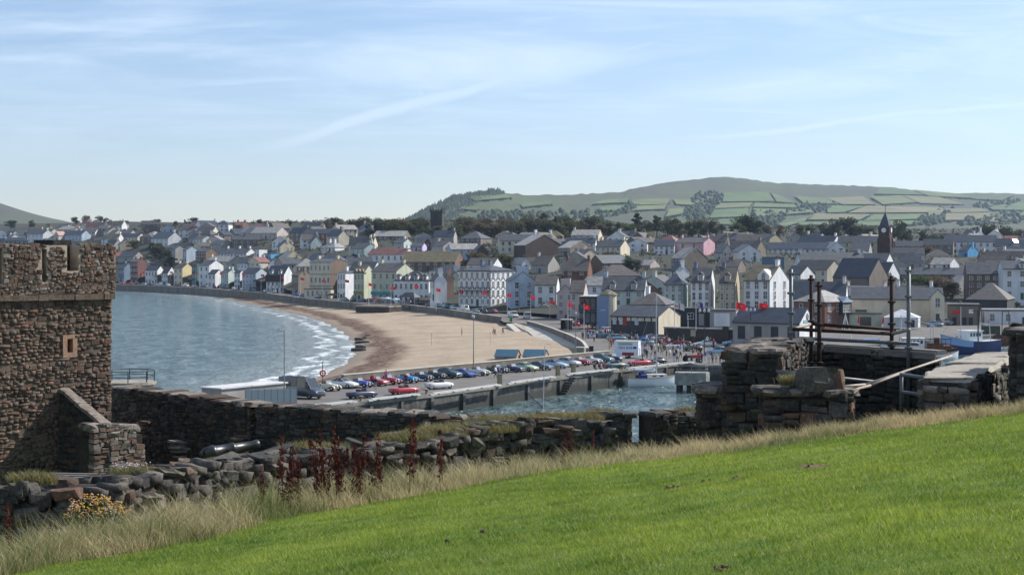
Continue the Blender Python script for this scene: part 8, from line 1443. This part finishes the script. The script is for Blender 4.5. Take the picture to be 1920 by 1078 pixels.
    for px, py, lb, sc in ((768, 571, 'dark timber beach shelter with hipped roof on the seafront terrace', 1.0), (622, 561, 'small black shelter on the promenade opposite the cream block', .55), (474, 546, 'small dark shelter near the half timbered house', .5)):
        p = gz(px, py, PZ); t = thing('promenade_shelter', lb, 'shelter', p, R(-28), None, (sc, sc, sc)); [MB().bx(x-.1, x+.1, y-.1, y+.1, 0, 2.4).build('post', BLK, t) for x in (-2.4, 2.4) for y in (-1.5, 1.5)]; MB().add([(-3.2, -2.2, 2.4), (3.2, -2.2, 2.4), (3.2, 2.2, 2.4), (-3.2, 2.2, 2.4), (-1.6, 0, 4.0), (1.6, 0, 4.0)], [(0, 1, 5, 4), (1, 2, 5), (2, 3, 4, 5), (3, 0, 4), (3, 2, 1, 0)]).build('roof', rm('dark'), t)
    p = gz(1089, 671); t = thing('kiosk_cabinet', 'grey metal equipment cabinet with pale lid by the curved wall', 'cabinet', p, R(-20)); MB().bx(-.75, .75, -.6, .6, 0, 1.75).build('body', mat('cabinet_grey', (.2, .2, .17), .7, .15), t); MB().bx(-.8, .8, -.65, .65, 1.75, 1.85).build('lid', wm('silver'), t)
    p = gz(1108.5, 664); t = thing('litter_bin', 'black litter bin next to the grey cabinet', 'bin', p); MB().bx(-.38, .38, -.35, .35, 0, 1.35).build('body', BLK, t); MB().bx(-.42, .42, -.39, .39, 1.35, 1.42).build('lid', BLK, t)
    p = gz(958, 604); t = thing('green_bin', 'green wheeled bin at the end of the promenade wall', 'bin', p); MB().bx(-.35, .35, -.4, .4, .1, 1.2).build('body', mat('bin_green', (.03, .25, .05), .6, 0), t); MB().bx(-.38, .38, -.45, .42, 1.2, 1.28).build('lid', mat('bin_green', (.03, .25, .05)), t)
    t = thing('beach_terrace', 'low dark concrete terrace jutting onto the sand before the pub', 'terrace', gz(715, 573, PZ), R(-30)); MB().bx(-8, 5, -3, 4, -2.2, -.45).build('foundation', mat('dark_wall', (.055, .045, .04)), t); MB().bx(-8.1, 5.1, -3.1, 4, -.44, .05).build('slab', conc_('terrace_concrete'), t); [MB().tube((-8+i*1.0, -2.9, .1), (-8+i*1.0, -2.9, 1.15), .03, 0, 4).build('rail_post', gp, t) for i in range(14)]; MB().tube((-8, -2.9, 1.15), (5, -2.9, 1.15), .03).build('rail', gp, t)
    for px, py, c in ((716, 571, 'bluegrey'), (727, 571, 'skyblue'), (742, 573, 'skyblue'), (707, 570, 'maroon')): p = gz(px, py, PZ); t = thing('terrace_parasol', '%s open parasol on the seafront terrace' % CN[c], 'parasol', p, 0, '%s parasols on the seafront terrace' % CN[c]); MB().tube((0, 0, 0), (0, 0, 2.4), .04).build('pole', wp, t); MB().lathe([(1.5, 1.9), (1.45, 1.98), (.7, 2.3), (.03, 2.5)], n=8).build('canopy', wm(c), t)
    # tripod hoist on the harbour side
    p = gz(1585, 640); t = thing('tripod_hoist', 'white painted tripod hoist standing on the harbour quay', 'hoist', p); [MB().tube((x, y, 0), (0, 0, 5.4), .1, 0, 6, .07).build('leg', wp, t) for x, y in ((-1.3, -.4), (1.3, -.4), (0, 1.4))]; MB().tube((-.75, -.25, 2.3), (.75, -.25, 2.3), .05).build('brace', wp, t); MB().tube((0, 0, 5.3), (0, 0, 6.6), .05).build('head', wp, t)
    # rocks at the water's edge
    r = random.Random(6)
    for px, py, w in ((676, 636, 2.6), (684, 634, 2.0), (680, 642, 2.8), (676, 650, 3.0), (672, 656, 2.6), (690, 630, 1.2)):
        p = gz(px, py, .3); t = thing('shore_rock', 'dark weed covered rock at the edge of the surf', 'rock', (p.x, p.y, .1), r.uniform(0, 3), 'dark rocks at the surf edge'); ob('rock_mass', BOP[2][r.randrange(5)], t, (0, 0, .1), 0, (w, w*.5, .8))
    # people's garden wall along promenade houses: low front walls
def conc_(n): return mat(n, (.26, .23, .19), .9, .25, 1, .2, 4)
def wd_(): return mat('bench_wood', (.2, .13, .07), .7, .2)
furniture()
def glint():
    """glazed roof light tilted so that it throws the sun back over the bay"""
    p = P(1904, 452, 690); v = (Vector((0, 0, H))-p).normalized(); nrm = (v+sd).normalized(); t = thing('glazed_roof_light', 'glazed roof light flashing in the sun at the edge of town', 'roof light', (p.x, p.y, p.z)); q = nrm.to_track_quat('Z', 'Y').to_euler()
    g = ob('pane', MB().bx(-1.1, 1.1, -.8, .8, 0, .05).mesh('pane', mat('flash_glass', (.3, .35, .4), .02, 0, spec=.5)), t); g.rotation_euler = q; f = ob('frame', MB().bx(-1.25, 1.25, -.95, .95, -.2, -.03).mesh('frame', BLK), t); f.rotation_euler = q; MB().bx(-1.5, 1.5, -1.2, 1.2, -9, -1.3).build('base_wall', wm('grey'), t); MB().tube((0, 0, -1.4), (0, 0, -.1), .5).build('curb', BLK, t)
glint()
def shrubs():
    """gardens between the houses: a mass of small dark bushes"""
    r = random.Random(21); V = []; T = []; A = []
    n = 0
    while n < 2200:
        D = 430+r.random()**.8*800; x = r.uniform(-.34, .34)*D; px = 960+F*x/D
        if D < d0(px)+22: continue
        if any(math.hypot(x-hx, D-hd) < hw*.75 for hx, hd, hw, *_ in HOUSES): continue
        z = ground_z(px, D); R_ = r.uniform(.9, 2.6); hh = R_*r.uniform(.7, 1.2); n += 1; tint = r.random()
        for _ in range(26):
            d = Vector((r.gauss(0, 1), r.gauss(0, 1), abs(r.gauss(0, 1)))).normalized()*(r.random()**.4); c = Vector((x+d.x*R_, D+d.y*R_, z+d.z*hh)); s = r.uniform(.25, .5); o = len(V); u = Vector((r.gauss(0, 1), r.gauss(0, 1), r.gauss(0, 1))).normalized(); v = u.orthogonal().normalized()
            V.extend([tuple(c-u*s), tuple(c+u*s*.9-v*s*.6), tuple(c+u*s*.4+v*s), tuple(c-u*s*.6+v*s*.7)]); T.append((o, o+1, o+2, o+3)); A += [tint]*4
    ob('garden_shrubs', np_mesh('garden_shrubs', np.array(V), np.array(T), blade_mat('shrub_leaf', (.025, .035, .016), (.07, .065, .028), .2), attr=A), kind='stuff', label='dark garden shrubs and hedges between the hillside houses', cat='shrubs')
shrubs()
